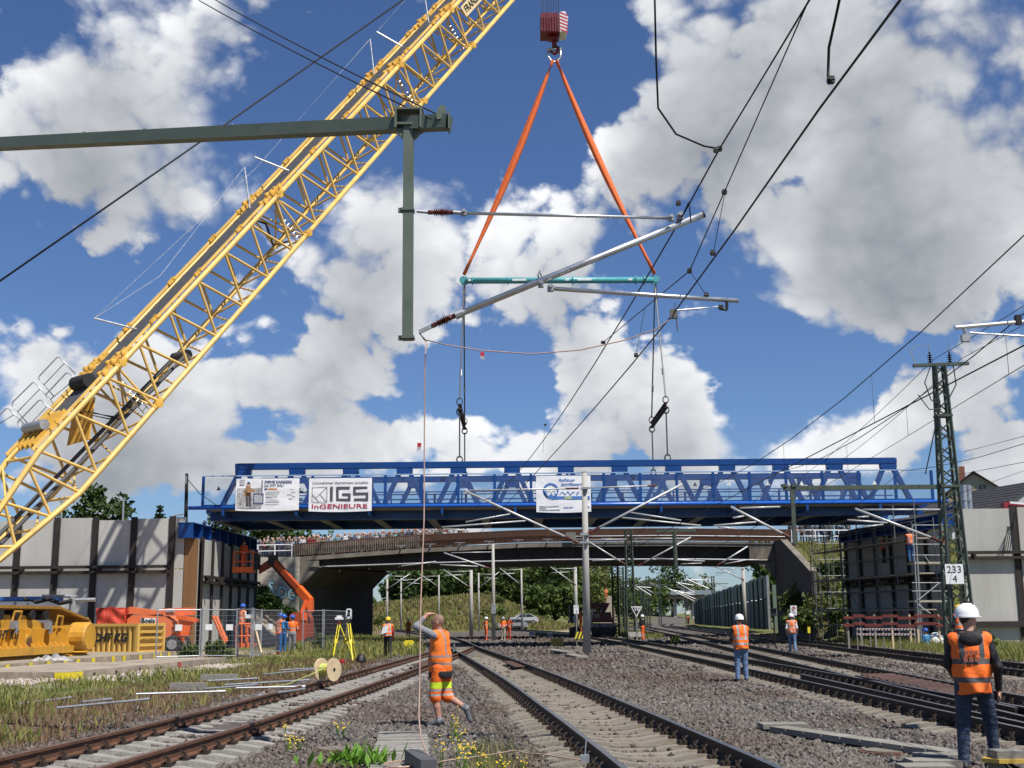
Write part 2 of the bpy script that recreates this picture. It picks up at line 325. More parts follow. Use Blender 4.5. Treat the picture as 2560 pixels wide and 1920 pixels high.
m_yelc=mat('crane_cream',(.76,.50,.14),.45,var=.08,sc=1.5,dirt=(.50,.31,.09),dsc=.9,damt=.6)
m_yelt=mat('crawler_yellow',(.58,.30,.03),.55,var=.12,sc=1.5,dirt=(.26,.14,.05),dsc=1.6,damt=.65)
m_boxy=mat('container_yellow',(.62,.39,.085),.5,var=.08,sc=1.5,dirt=(.42,.27,.08),dsc=1.2,damt=.4)
m_orange=mat('lift_orange',(.80,.13,.02),.42,var=.1,sc=2,dirt=(.45,.08,.02),dsc=1.2,damt=.5)
m_orangev=mat('lift_orange_faded',(.72,.17,.06),.5,var=.1,sc=2,dirt=(.5,.12,.04),dsc=1.2,damt=.4)
m_sling=mat('sling_orange',(.78,.15,.03),.75,var=.2,sc=6,bump=.4,bsc=30)
m_teal=mat('spreader_teal',(.09,.36,.38),.4,var=.08,sc=2)
m_redd=mat('hook_red',(.16,.014,.018),.45,var=.25,sc=2,dirt=(.06,.01,.01),dsc=2,damt=.5)
m_white=mat('paint_white',(.78,.78,.77),.5,var=.04)
m_black=mat('black',(.012,.012,.013),.6,var=.3)
m_rubber=mat('rubber',(.022,.022,.022),.85,var=.3,sc=8)
m_grey=mat('walkway_grey',(.085,.085,.088),.7,.2,var=.2,sc=4)
m_steelp=mat('soldier_pile_brown',(.028,.022,.02),.75,.2,var=.3,sc=3,dirt=(.055,.035,.025),dsc=1.5,damt=.5)
m_brownp=mat('plywood_brown',(.20,.10,.035),.7,var=.25,sc=1.5,stretch=(1,1,.2))
m_timber=mat('mat_timber',(.33,.275,.205),.9,var=.22,sc=2.,bump=.5,bsc=12,dirt=(.17,.14,.11),dsc=1.2,damt=.7,stretch=(1,1,1),rand=.15)
m_wood=mat('weathered_wood',(.24,.225,.195),.9,var=.2,sc=3,bump=.4,bsc=14,dirt=(.12,.11,.09),dsc=2,damt=.6,rand=.15)
m_ply=mat('reel_wood',(.56,.43,.26),.8,var=.18,sc=3,bump=.2)
m_ypaint=mat('yellow_paint',(.75,.62,.02),.6,var=.1,sc=4,dirt=(.45,.36,.06),dsc=3,damt=.4)
m_oldrust=mat('railing_rust',(.085,.034,.018),.85,.1,var=.45,sc=3,dirt=(.13,.075,.045),dsc=1.2,damt=.6)
m_tube=mat('aluminium_tube',(.60,.60,.60),.36,.85,var=.1,sc=4)
m_tubew=mat('aluminium_pale',(.52,.52,.50),.45,.3,var=.1,sc=4)
m_cable=mat('earthing_cable',(.40,.26,.20),.5,var=.15,sc=10)
m_board=mat('toe_board_red',(.13,.022,.016),.75,var=.3,sc=3)
m_plank=mat('scaffold_plank',(.40,.35,.28),.85,var=.2,sc=3)
m_plastic=mat('white_plastic',(.75,.76,.74),.4,var=.05)
m_glass=glassmat('pane_glass',(.30,.34,.42),.07)
m_dglass=mat('dark_glass',(.03,.035,.04),.08,var=.1)
m_carpaint=mat('car_silver',(.40,.42,.44),.28,.5,var=.05)
m_sand=mat('sandy_soil',(.36,.28,.19),.95,var=.2,sc=1.5,bump=.6,bsc=8,dirt=(.25,.19,.12),dsc=.6,damt=.6)
# ---------------------------------------------------------------- track alignments (x at y)
TL=[(-5.65,2),(-5.1,12),(-4.62,18),(-4.27,25),(-3.95,33),(-3.5,45),(-3.15,56),(-2.95,66)]
TM=[(2.45,2),(1.84,12.5),(1.52,17.3),(1.22,21.4),(.42,31.8),(-1.12,48.9),(-2.55,64),(-3.7,78),(-5.6,98),(-9.5,130),(-17,175),(-30,240),(-60,340)]
TR1=[(7.4,2),(7.4,25),(7.4,45),(7.3,62),(7.0,82),(6.2,104),(4.2,130),(.2,163),(-9,205),(-28,265)]
TR2=[(7.4,2),(7.48,8),(8.42,21.7),(10.3,49),(12.8,85),(16,132),(19.8,187),(26,245),(44,340),(80,460)]
TR3=[(12.2,2),(14.2,32.8),(16.3,65),(18.7,102),(21.6,147),(25.2,200),(32,255),(52,350),(90,470)]
def sm(a,b,x): t=np.clip((x-a)/(b-a),0,1); return t*t*(3-2*t)
def yprof(y,c,h,s): return 1-sm(h,h+s,np.abs(y-c))
def terr(x,y):
    x=np.asarray(x,float); y=np.asarray(y,float); z=np.full(np.broadcast(x,y).shape,-.07)
    xl=interp(TL,y); xm=interp(TM,y); lim=np.where(y<66,xl,xm)
    z=z+.13*sm(2.0,6.,lim-x)*(1-.4*sm(70,100,y))
    z=z+.16*sm(2.2,5.,x-interp(TR3,y))
    z=z-.03*sm(1.9,3.2,np.minimum(np.abs(x-interp(TR1,y)),np.abs(x-xm)))*sm(0,2,x-xm)*sm(0,2,interp(TR1,y)-x)   # slight dip between tracks
    z=z+6.6*sm(0,11,-16.2-x)*yprof(y,105,8,12)
    z=z+7.0*sm(21.2,22.0,x-.40*np.maximum(0,y-97))*yprof(y,106,9,13)
    z=z+5.2*sm(176,204,y)*sm(10,-6,x)*(.72+.28*np.exp(-((x+4)/14)**2))
    z=z+4.5*sm(130,180,y)*sm(34,55,x-.09*y)
    z=z+6*sm(240,420,y)*sm(70,20,np.abs(x))
    z=z+.05*np.sin(x*.9+.3*y)*np.sin(y*.7)*sm(2.5,5,np.abs(x-xm))+.03*np.sin(x*2.3)*np.sin(y*1.9+x)*sm(2,4,lim-x)
    return z
xs=np.concatenate([-np.geomspace(900,34,26),np.arange(-33,33.1,.55),np.geomspace(34,900,26)])
ys=np.concatenate([np.arange(-20,8,4),np.arange(8,70,.55),np.arange(70,260,1.4),np.geomspace(262,2500,24)])
XX,YY=np.meshgrid(xs,ys); ZZ=terr(XX,YY); nx=len(xs); ny=len(ys)
ii=(np.arange(ny-1)[:,None]*nx+np.arange(nx-1)[None]).ravel(); FQ=np.stack([ii,ii+1,ii+nx+1,ii+nx],1)
# ground cover: r grass, g purple/brown ballast, b bare sandy ground
def zones(x,y):
    xl=interp(TL,y); xm=interp(TM,y); lim=np.where(y<66,xl,xm); x1=interp(TR1,y); x3=interp(TR3,y)
    wob=.5*np.sin(y*.55+x*.3)+.35*np.sin(y*1.7)
    gr=np.maximum(sm(2.0,3.1,lim-x+wob*.5),sm(2.3,3.3,x-x3+wob*.4))
    gr=np.maximum(gr,sm(150,172,y)*sm(2.5,4,np.abs(x-xm))*sm(2.5,4,np.abs(x-x1))*sm(2.5,4,np.abs(x-interp(TR2,y)))*sm(2.5,4,np.abs(x-x3)))
    gr=np.maximum(gr,sm(98,112,y)*sm(2.2,3.4,x-x1)*sm(2.2,3.4,interp(TR2,y)-x))
    pu=sm(.9,2.6,x-xm)*sm(.6,2.,x1-x)*(.55+.45*np.sin(x*1.1+.25*y))
    sa=sm(6.6,7.8,lim-x+.4*np.sin(y*1.3))*sm(30,32.5,y)*sm(68,64,y); sa=np.maximum(sa*.9,sm(-17,-20,x)*yprof(y,90,5,5))
    pth=np.exp(-((x-(6.+.12*(y-150)))/1.6)**2)*sm(146,156,y)*sm(215,190,y); sa=np.maximum(sa,pth)
    br=sm(1.7,2.3,lim-x)*sm(5.2,3.4,lim-x+wob)   # dry strip by the rusty track
    br=np.maximum(br,.95*np.exp(-((x+.25)/.5)**2-((y-14.4)/1.8)**2)); br=np.maximum(br,.95*np.exp(-((x+2.15)/.5)**2-((y-15.4)/1.6)**2))
    return gr,pu,sa,br
zg,zp,zs,zb=zones(XX,YY)
m_ground=bpy.data.materials.new('ground'); m_ground.use_nodes=True
def ground_nodes():
    t=m_ground.node_tree; n=t.nodes; l=t.links.new; B=n['Principled BSDF']; B.inputs['Roughness'].default_value=.95; B.inputs['Specular IOR Level'].default_value=.2
    g=n.new('ShaderNodeNewGeometry'); pos=g.outputs['Position']; at=n.new('ShaderNodeAttribute'); at.attribute_name='zone'; sp=n.new('ShaderNodeSeparateColor'); l(at.outputs['Color'],sp.inputs[0])
    def noise(sc,de=5,ro=.6):
        q=n.new('ShaderNodeTexNoise'); q.inputs['Scale'].default_value=sc; q.inputs['Detail'].default_value=de; q.inputs['Roughness'].default_value=ro; l(pos,q.inputs['Vector']); return q.outputs[0]
    def ramp(x,cs):
        r=n.new('ShaderNodeValToRGB'); 
        while len(r.color_ramp.elements)<len(cs): r.color_ramp.elements.new(.5)
        for i,(p,c) in enumerate(cs): r.color_ramp.elements[i].position=p; r.color_ramp.elements[i].color=(*c,1)
        l(x,r.inputs[0]); return r.outputs[0]
    def mix(f,a,b,bt='MIX'):
        x=n.new('ShaderNodeMix'); x.data_type='RGBA'; x.blend_type=bt
        for k,q in (('Factor',f),('A',a),('B',b)):
            if isinstance(q,float): x.inputs[k].default_value=q
            elif isinstance(q,tuple): x.inputs[k].default_value=(*q,1)
            else: l(q,x.inputs[k])
        return x.outputs['Result']
    vo=n.new('ShaderNodeTexVoronoi'); vo.inputs['Scale'].default_value=17; l(pos,vo.inputs['Vector']); sc=n.new('ShaderNodeSeparateColor'); l(vo.outputs['Color'],sc.inputs[0])
    stone=ramp(sc.outputs[0],[(0,(.045,.04,.037)),(.3,(.10,.088,.08)),(.6,(.15,.135,.122)),(.85,(.10,.085,.078)),(1,(.23,.215,.195))])
    stone=mix(.3,stone,ramp(noise(5.,6,.75),[(.35,(.03,.026,.023)),(.5,(.10,.088,.078)),(.68,(.22,.2,.18))])); stone=mix(.35,stone,ramp(noise(.5),[(.35,(.075,.062,.055)),(.65,(.175,.16,.145))]))
    purple=mix(.5,stone,(.085,.064,.056))
    c=mix(sp.outputs[1],stone,purple)
    grass=ramp(noise(1.1,7,.7),[(.3,(.08,.095,.03)),(.5,(.16,.16,.055)),(.68,(.26,.21,.11))])
    grass=mix(.45,grass,ramp(noise(14,3),[(.35,(.03,.045,.012)),(.65,(.17,.17,.06))]))
    c=mix(sp.outputs[0],c,grass)
    sand=ramp(noise(2.2,6),[(.3,(.25,.19,.135)),(.6,(.42,.345,.26)),(.75,(.36,.27,.21))])
    c=mix(sp.outputs[2],c,sand)
    dry=ramp(noise(6,5),[(.35,(.10,.06,.042)),(.6,(.21,.14,.10))])
    c=mix(at.outputs['Alpha'],c,dry)
    l(c,B.inputs['Base Color'])
    bp=n.new('ShaderNodeBump'); bp.inputs['Strength'].default_value=.9; bp.inputs['Distance'].default_value=.05; l(vo.outputs['Distance'],bp.inputs['Height']); l(bp.outputs[0],B.inputs['Normal'])
ground_nodes()
gr_o=np_mesh('ground',np.stack([XX.ravel(),YY.ravel(),ZZ.ravel()],1),FQ,m_ground,smooth=True,kind='structure')
at=gr_o.data.attributes.new('zone','FLOAT_COLOR','POINT'); at.data.foreach_set('color',np.stack([np.clip(q,0,1).ravel() for q in (zg,zp,zs,zb*.8)],1).astype(np.float32).ravel())
# ---------------------------------------------------------------- railway tracks
def sleeper_mesh(name,mt,L=2.6):
    st=[(-L/2,-.03,.09),(-1.05,.01,.105),(-.52,.012,.105),(-.25,-.028,.085),(.25,-.028,.085),(.52,.012,.105),(1.05,.01,.105),(L/2,-.03,.09)]
    b=MB(); vs=[]
    for (x,z,w) in st: vs+=[(x,-.15,-.2),(x,-w,z),(x,w,z),(x,.15,-.2)]
    fs=[(i*4+j,i*4+j+1,(i+1)*4+j+1,(i+1)*4+j) for i in range(7) for j in range(3)]+[(0,1,2,3),(31,30,29,28)]
    b.add(vs,fs); o=b.build(name,mt); me=o.data; bpy.data.objects.remove(o); return me
RP=[(-.075,0),(.075,0),(.075,.02),(.012,.035),(.012,.125),(.036,.135),(.036,.17),(-.036,.17),(-.036,.135),(-.012,.125),(-.012,.035),(-.075,.02)]
def loft_rail(b,line,z0=.012,sc=1.):
    k=len(line); n=len(RP)
    vs=[]
    for i,p in enumerate(line):
        t=unit(np.append(line[min(i+1,k-1)]-line[max(i-1,0)],0)); nx_=np.array((t[1],-t[0],0))
        for (a,z) in RP: vs.append(np.array((p[0],p[1],z0+z*sc))+nx_*a)
    base=len(b.v)
    fs=[]; mi=[]
    for i in range(k-1):
        for j in range(n):
            fs.append((i*n+j,i*n+(j+1)%n,(i+1)*n+(j+1)%n,(i+1)*n+j)); mi.append(1 if j==6 else 0)
    fs.append(tuple(range(n))); mi.append(0); fs.append(tuple((k-1)*n+j for j in range(n-1,-1,-1))); mi.append(0)
    b.v.extend([tuple(q) for q in vs]); b.f.extend([tuple(q+base for q in g) for g in fs]); b.mi.extend(mi)
def offset(line,d):
    k=len(line); out=[]
    for i,p in enumerate(line):
        t=unit(line[min(i+1,k-1)]-line[max(i-1,0)]); out.append(p+np.array((t[1],-t[0]))*d)
    return out
def track(label,pts,y0,y1,y2,mside,mtop,msl,group):
    line=[q for q in curve(pts,1.2) if y0<=q[1]<=y2]
    t=thing('railway_track',label,'track',(line[0][0],line[0][1],0),group=group)
    for s in(-1,1):
        b=MB(); loft_rail(b,offset(line,s*.755)); b.build('rail',[mside,mtop],t,recalc=False)
    # sleepers: single ones where they can be picked apart, one mass beyond
    acc=0.; far=MB(); clips=MB(); last=None; me=SLM[msl]; nn=0
    fine=curve(pts,.2); nxt=0.
    for i in range(1,len(fine)):
        acc+=np.linalg.norm(fine[i]-fine[i-1])
        if acc<nxt: continue
        nxt+=.6; p=fine[i]
        if p[1]<y0 or p[1]>y2 or (p[1]>130 and False): continue
        tg=unit(fine[i]-fine[i-1]); ang=math.atan2(tg[1],tg[0])-math.pi/2
        if p[1]<=y1:
            o=link('sleeper',me,t,(p[0]-line[0][0],p[1]-line[0][1],random.uniform(-.012,.006)),OFF[t.name]); o.rotation_euler[2]=ang+random.uniform(-.01,.01)
        elif p[1]<150: 
            nxm=np.array((tg[1],-tg[0],0)); far.box((p[0],p[1],-.04),(2.55,.2,.1),(nxm,(tg[0],tg[1],0),(0,0,1)))
        if p[1]<75:
            nxm=np.array((tg[1],-tg[0],0)); tt=np.array((tg[0],tg[1],0)); ax=(nxm,tt,np.array((0,0,1.)))
            for s in(-1,1):
                for q in(-1,1):
                    c=np.array((p[0],p[1],0))+nxm*(s*.755+q*.135)
                    clips.box(c+(0,0,.03),(.10,.12,.045),ax)
                    if p[1]<38:
                        clips.path([c+tt*a*.075+nxm*(-q*.06*(1-abs(a)))+np.array((0,0,.06+.055*(1-a*a))) for a in(-1,-.5,0,.5,1)],.011,4)
                        clips.tube(c+(0,0,.05),c+(0,0,.11),.016,n=5)
    if far.v: far.build('distant_sleepers',msl,t,kind='stuff')
    clips.build('rail_clips',m_clip,t,kind='stuff',recalc=False); return t
SLM={m_sleep:sleeper_mesh('sleeper',m_sleep),m_sleepg:sleeper_mesh('sleeper_grey',m_sleepg)}
GT='tracks of the station throat'
trkL=track('rusty brown siding on grey sleepers carrying the cable reel',TL,4,52,66,m_rust,m_railtopr,m_sleepg,GT)
trkM=track('dark track on pale sleepers under the hanging catenary arm, curving left',TM,4,55,330,m_raild,m_railtop,m_sleep,GT)
trk1=track('dark track with polished railheads beside the worker in jeans and white helmet',TR1,8,47,260,m_raild,m_railtop,m_sleep,GT)
trk2=track('branch track leaving the turnout and running beside the green noise barrier',TR2,16,52,440,m_raild,m_railtop,m_sleep,GT)
trk3=track('outermost track along the grass strip before the scaffolded abutment',TR3,18,66,450,m_raild,m_railtop,m_sleep,GT)
# turnout pieces: check rails, rusty cover plates, timber decking between the rails
def plates(name,label,ctr,direction,L,w,n,mt,cat):
    tl=.10 if n>1 else 0.
    d=unit((*direction,0)); x=np.array((d[1],-d[0],0)); t=thing(name,label,cat,(ctr[0],ctr[1],.03))
    for i in range(n):
        c=np.array((ctr[0],ctr[1],.13 if n>1 else .09))+d*(i-(n-1)/2)*L/n
        b=MB(); ax=(x,unit(d+np.array((0,0,tl))),unit(np.cross(x,unit(d+np.array((0,0,tl))))))
        b.box(c,(w,L/n*.97,.035),ax); b.build('plate',mt,t)
    return t
m_plate=mat('cover_plate_rust',(.085,.045,.03),.7,.2,var=.3,sc=4,rand=.15)
plates('turnout_cover','row of rusty overlapping cover plates inside the branch track turnout',(9.0,28.0),(.065,1),7.6,.85,11,m_plate,'track cover')
plates('turnout_cover','rusty pentagonal cover plate beside the dark curving track',(.15,43),(-.085,1),5.2,.75,1,m_plate,'track cover')
plates('turnout_cover','rusty cover plate in the siding next to the walking worker',(-3.05,45.5),(.04,1),6.,.8,1,m_plate,'track cover')
b=MB(); ln=[q for q in curve([(6.95,12),(7.05,20),(7.35,32)],1.)]; loft_rail(b,ln,.012,.98); b.build('check_rail',[m_raild,m_railtop],trk1,recalc=False)
b=MB(); ln=[q for q in curve([(8.0,20),(8.5,31)],1.)]; loft_rail(b,ln,.012,.98); b.build('check_rail',[m_raild,m_railtop],trk2,recalc=False)
b=MB(); ln=[q for q in curve([(-2.75,56),(-3.2,66),(-3.6,74)],1.)]; loft_rail(b,ln,.012,.98); b.build('switch_blade',[m_raild,m_railtop],trkM,recalc=False)
# ---------------------------------------------------------------- loose ballast
def stones(name,mt,xy,z,size,flat=.75):
    n=len(xy); base=np.array([(1,0,0),(-1,0,0),(0,1,0),(0,-1,0),(0,0,1),(0,0,-1)],float)
    v=base[None]*RNG.uniform(.55,1.25,(n,6,1))+RNG.normal(0,.18,(n,6,3)); v[:,:,2]*=flat
    a=RNG.uniform(0,6.28,n); ca,sa=np.cos(a),np.sin(a); x=v[:,:,0]*ca[:,None]-v[:,:,1]*sa[:,None]; y=v[:,:,0]*sa[:,None]+v[:,:,1]*ca[:,None]
    tl=RNG.normal(0,.35,n); zz=v[:,:,2]+x*tl[:,None]
    V_=np.stack([x,y,zz],2)*size[:,None,None]; V_[:,:,0]+=xy[:,0,None]; V_[:,:,1]+=xy[:,1,None]; V_[:,:,2]+=(z+size*.22)[:,None]
    fc=np.array([(0,2,4),(2,1,4),(1,3,4),(3,0,4),(2,0,5),(1,2,5),(3,1,5),(0,3,5)]); Fc=(fc[None]+np.arange(n)[:,None,None]*6).reshape(-1,3)
    return np_mesh(name,V_.reshape(-1,3),Fc,mt,kind='stuff')
def ballast_pts(n,y0,y1):
    y=y0+(y1-y0)*RNG.random(n)**1.15; x=(RNG.random(n)*2-1)*y*.46
    g,pu,sa,br=zones(x,y); keep=RNG.random(n)>np.maximum(np.maximum(g,sa),br*.75)*1.02
    for T,y9 in ((TL,66),(TM,999),(TR1,999),(TR2,999),(TR3,999)):
        d=np.abs(x-interp(T,y)); keep&=~((d<1.25)&(y<y9)&(RNG.random(n)>np.where(d<.95,.13,.5)))
    keep&=~((np.abs(x-(-1.22-.085*(y-13.4)))<.36)&(y<18.5)&(y>10))
    return np.stack([x,y],1)[keep]
A=[]; SZ=[]
for (n,y0,y1,s0) in ((52000,11.4,22,.044),(46000,22,36,.058),(30000,36,62,.082),(26000,62,118,.13)):
    q=ballast_pts(n,y0,y1); A.append(q); SZ.append(RNG.uniform(.65,1.35,len(q))*s0)
A=np.concatenate(A); SZ=np.concatenate(SZ)
zc=terr(A[:,0],A[:,1]); 
for T,y9 in ((TL,66),(TM,999),(TR1,999),(TR2,999),(TR3,999)): zc=np.where((np.abs(A[:,0]-interp(T,A[:,1]))<1.3)&(A[:,1]<y9),np.minimum(zc,-.05),zc)
stones('ballast_stones',m_stone,A,zc,SZ)
# ---------------------------------------------------------------- grass
def blades(name,mt,xy,h,w,lean=.85,**k):
    n=len(xy); z=terr(xy[:,0],xy[:,1])-.02; a=RNG.uniform(0,6.28,n); d=np.stack([np.cos(a),np.sin(a)],1); l=RNG.uniform(.05,lean,n)*h; b=RNG.uniform(0,6.28,n); ld=np.stack([np.cos(b),np.sin(b)],1)*l[:,None]
    p=xy; wv_=d*w[:,None]/2
    def st(q,zz): return np.stack([q[:,0],q[:,1],zz],1)
    V_=np.stack([st(p-wv_,z),st(p+wv_,z),st(p+ld*.4+wv_*.75,z+h*.6),st(p+ld*.4-wv_*.75,z+h*.6),st(p+ld,z+h)],1).reshape(-1,3)
    o=np.arange(n)[:,None]*5; F_=np.concatenate([o+np.array([0,1,2]),o+np.array([0,2,3]),o+np.array([3,2,4])])
    return np_mesh(name,V_,F_,mt,kind='stuff',**k)
def gpts(n,f):
    x,y=f(n); return np.stack([x,y],1)
def lgrass(n):
    y=13+RNG.random(n)**.9*52; x=interp(TL,y)-2.3-RNG.random(n)**1.3*np.minimum(9.,y*.46+interp(TL,y)-1.)
    g,pu,sa,br=zones(x,y); cl=.5+.5*np.sin(x*1.3+2*np.sin(y*.6))*np.sin(y*.9+1.5*np.sin(x)); k=(RNG.random(n)<cl*.75+.06)&(RNG.random(n)>sa*.96)&(RNG.random(n)>br*.8); return x[k],y[k]
q=gpts(70000,lgrass); hh=RNG.uniform(.06,.27,len(q))*(1+.5*np.sin(q[:,0]*.8)*np.sin(q[:,1]*.5)); blades('trackside_grass',m_grass,q,hh,RNG.uniform(.012,.03,len(q))*(1+q[:,1]/45))
q=gpts(15000,lambda n:(lambda y:(interp(TL,y)-1.9-RNG.random(n)*3.4,y))(12+RNG.random(n)*40)); blades('dry_grass',m_dry,q,RNG.uniform(.05,.2,len(q)),RNG.uniform(.008,.02,len(q))*(1+q[:,1]/45),.6)
q=gpts(26000,lambda n:(lambda y:(interp(TR3,y)+2.6+RNG.random(n)*5,y))(28+RNG.random(n)*50)); blades('right_bank_grass',m_grass,q,RNG.uniform(.15,.5,len(q)),RNG.uniform(.016,.04,len(q)))
q=gpts(9000,lambda n:(lambda y:(interp(TM,y)-2.2-RNG.random(n)*7,y))(58+RNG.random(n)*40)); blades('verge_grass',m_grass,q,RNG.uniform(.2,.6,len(q)),RNG.uniform(.04,.08,len(q)))
q=gpts(5000,lambda n:(9.2+RNG.random(n)*2.6+ (y_:=96+RNG.random(n)*60)*0+.02*(y_-96),y_)); blades('wedge_grass',m_grass,q,RNG.uniform(.2,.6,len(q)),RNG.uniform(.05,.09,len(q)))
q=gpts(26000,lambda n:(-34+RNG.random(n)*44,178+RNG.random(n)*34)); blades('hill_grass',m_dry,q[:9000],RNG.uniform(.3,.8,9000),RNG.uniform(.1,.25,9000)); blades('hill_grass',m_grass,q[9000:],RNG.uniform(.3,.9,len(q)-9000),RNG.uniform(.1,.25,len(q)-9000))
q=gpts(9000,lambda n:(22.5+RNG.random(n)*13,86+RNG.random(n)*16)); blades('slope_grass',m_grass,q,RNG.uniform(.2,.6,len(q)),RNG.uniform(.05,.1,len(q)))
q=gpts(5000,lambda n:(-36+RNG.random(n)*18,84+RNG.random(n)*14)); blades('slope_grass',m_grass,q,RNG.uniform(.2,.6,len(q)),RNG.uniform(.05,.1,len(q)))
# dry reddish patches between the near tracks
q=gpts(9000,lambda n:(np.where(RNG.random(n)<.5,RNG.normal(-.1,.5,n),RNG.normal(-2.15,.42,n)),RNG.normal(14.6,1.5,n))); q=q[(np.abs(q[:,0]+1.15)>.6)&(np.abs(q[:,0]-interp(TM,q[:,1]))>1.35)&(q[:,1]>11.5)&(q[:,1]<19)]
blades('red_moss_grass',m_dry,q,RNG.uniform(.02,.09,len(q)),RNG.uniform(.008,.018,len(q)),.7)
q=gpts(1500,lambda n:(RNG.normal(-.45,.3,n),RNG.normal(14.8,1.6,n))); q=q[(np.abs(q[:,0]+1.15)>.62)]; q=q[:700]; blades('weed_grass',m_grass,q,RNG.uniform(.06,.22,len(q)),RNG.uniform(.008,.016,len(q)))
# ---------------------------------------------------------------- lifted truss bridge
YR,YT,YF,YG=69.5,71.5,79.,81.
zP,zH=8.0,9.79; zTop,zTb=10.78,10.42; zB1,zB0=7.86,7.39
XG=[-15.95+3.182*i for i in range(13)]; XB=[XG[0]-1.59]+[x+1.59 for x in XG]
br=thing('truss_bridge','blue steel truss bridge hanging level from the crane above the tracks','bridge',(3,75,zB0))
m_slab=mat('deck_underside',(.36,.33,.27),.85,var=.12,sc=1.5)
m_cgp=mat('girder_plate_grey',(.30,.31,.30),.7,var=.1,sc=2)
for Y in (YT,YF):
    tc_=MB().box(((XG[0]+XG[-1])/2,Y,(zTop+zTb)/2),(XG[-1]-XG[0]+.76,.42,zTop-zTb)).build('top_chord',m_blue,br)
    MB().box(((XB[0]+XB[-1])/2,Y,(zB0+zB1)/2),(XB[-1]-XB[0]+.5,.42,zB1-zB0)).build('bottom_chord',m_blue,br)
    for i,x in enumerate(XG):
        z0=zTb; w=.47
        MB().prism([(x-w,Y-.2,z0),(x+w,Y-.2,z0),(x+w,Y-.2,z0-.22),(x+.28,Y-.2,z0-.38),(x-.28,Y-.2,z0-.38),(x-w,Y-.2,z0-.22)],(0,.4,0)).build('gusset_plate',m_blue,br)
        MB().box((x,Y,(zTop+zTb)/2),(.96,.445,zTop-zTb-.05)).build('splice_plate',m_blue,br)
        for xb in (XB[i],XB[i+1]):
            p0=np.array((x+(.28 if xb>x else -.28),Y,zTb-.2)); p1=np.array((xb+(-.2 if xb>x else .2),Y,zB1))
            MB().beam(p0,p1,.26,.31,(0,1,0)).build('diagonal',m_blue,br)
    for xb in XB: MB().box((xb,Y,zB1+.12),(1.,.38,.25)).build('node_plate',m_blue,br)
# deck, cross girders with pale bottom flanges, edge pipe, brackets
MB().box((3.1,(YR+YG)/2,7.98),(41.6,YG-YR-.3,.08)).build('deck_slab',mat('deck_shade_dark',(.03,.04,.06),.8,var=.2),br); MB().box((3.1,YR+.95,7.915),(41.4,1.5,.03)).build('cantilever_soffit',m_slab,br)  # inner slab colour darkened for underside shade; edge strip stays beige
for x in XB[:-1]:
    x=x+.0
    g=MB().box((x,(YT+YF)/2,7.62),(.08,YF-YT-.42,.42)).build('cross_girder',m_blue,br)
    MB().box((x,(YT+YF)/2,7.395),(.5,YF-YT-.42,.03)).build('bottom_flange',m_cgp,g)
for Y in (YR,YG):
    b=MB().tube((-18.6,Y,zP),(24.9,Y,zP),.11,n=12); b.build('edge_pipe',mat('pipe_blue',(.02,.12,.5),.25,var=.05),br,smooth=True)
    for i in range(11): 
        x=-16.6+i*4.18; MB().beam((x,Y,zP-.1),(x,Y+(.0 if Y<75 else 0),7.55),.14,.14).beam((x,Y,7.62),(x,YT if Y<75 else YF,7.62),.14,.2).build('bracket',m_blue,br)
NB=20; xs_=[-17.8+41.87*i/NB for i in range(NB+1)]
for Y,near in ((YR,True),(YG,False)):
    hr=MB().box((3.13,Y,zH+.03),(41.95,.12,.06)).build('handrail',mat('handrail_pale_blue',(.30,.42,.62),.35,var=.05) if near else m_blue,br)
    MB().box((3.13,Y,8.14),(41.9,.08,.07)).build('bottom_rail',m_blue,br)
    for x in xs_: MB().box((x,Y,(8.1+zH)/2),(.15,.12,zH-8.1)).build('railing_post',m_blue,br)
    for i in range(NB):
        xa,xb=xs_[i]+.085,xs_[i+1]-.085
        if near:
            pn=MB().box(((xa+xb)/2,Y-.005,8.94),(xb-xa,.014,1.5)).build('glass_pane',m_glass,br)
            if i in (0,10,12,13,14,15,16,18):   # warning triangle on some panes
                cx=xa+ (xb-xa)*(.5 if i%2 else .42); MB().prism([(cx-.13,Y-.026,9.0),(cx+.13,Y-.026,9.0),(cx,Y-.026,9.24)],(0,.008,0)).build('warning_triangle',m_white if i>13 else m_grey,pn)
    if not near:
        for z in (8.45,8.8,9.15,9.5): MB().box((3.13,Y,z),(41.8,.05,.05)).build('infill_bar',m_blue,br)
for Y in (YR+1.9,YG-1.9):
    for z in (8.55,9.0): MB().box((3.13,Y,z),(38.5,.05,.06)).build('inner_guard_rail',m_blue,br)
    for i in range(19): MB().box((-15.5+i*2.08,Y,8.5),(.09,.09,1.05)).build('guard_post',m_blue,br)
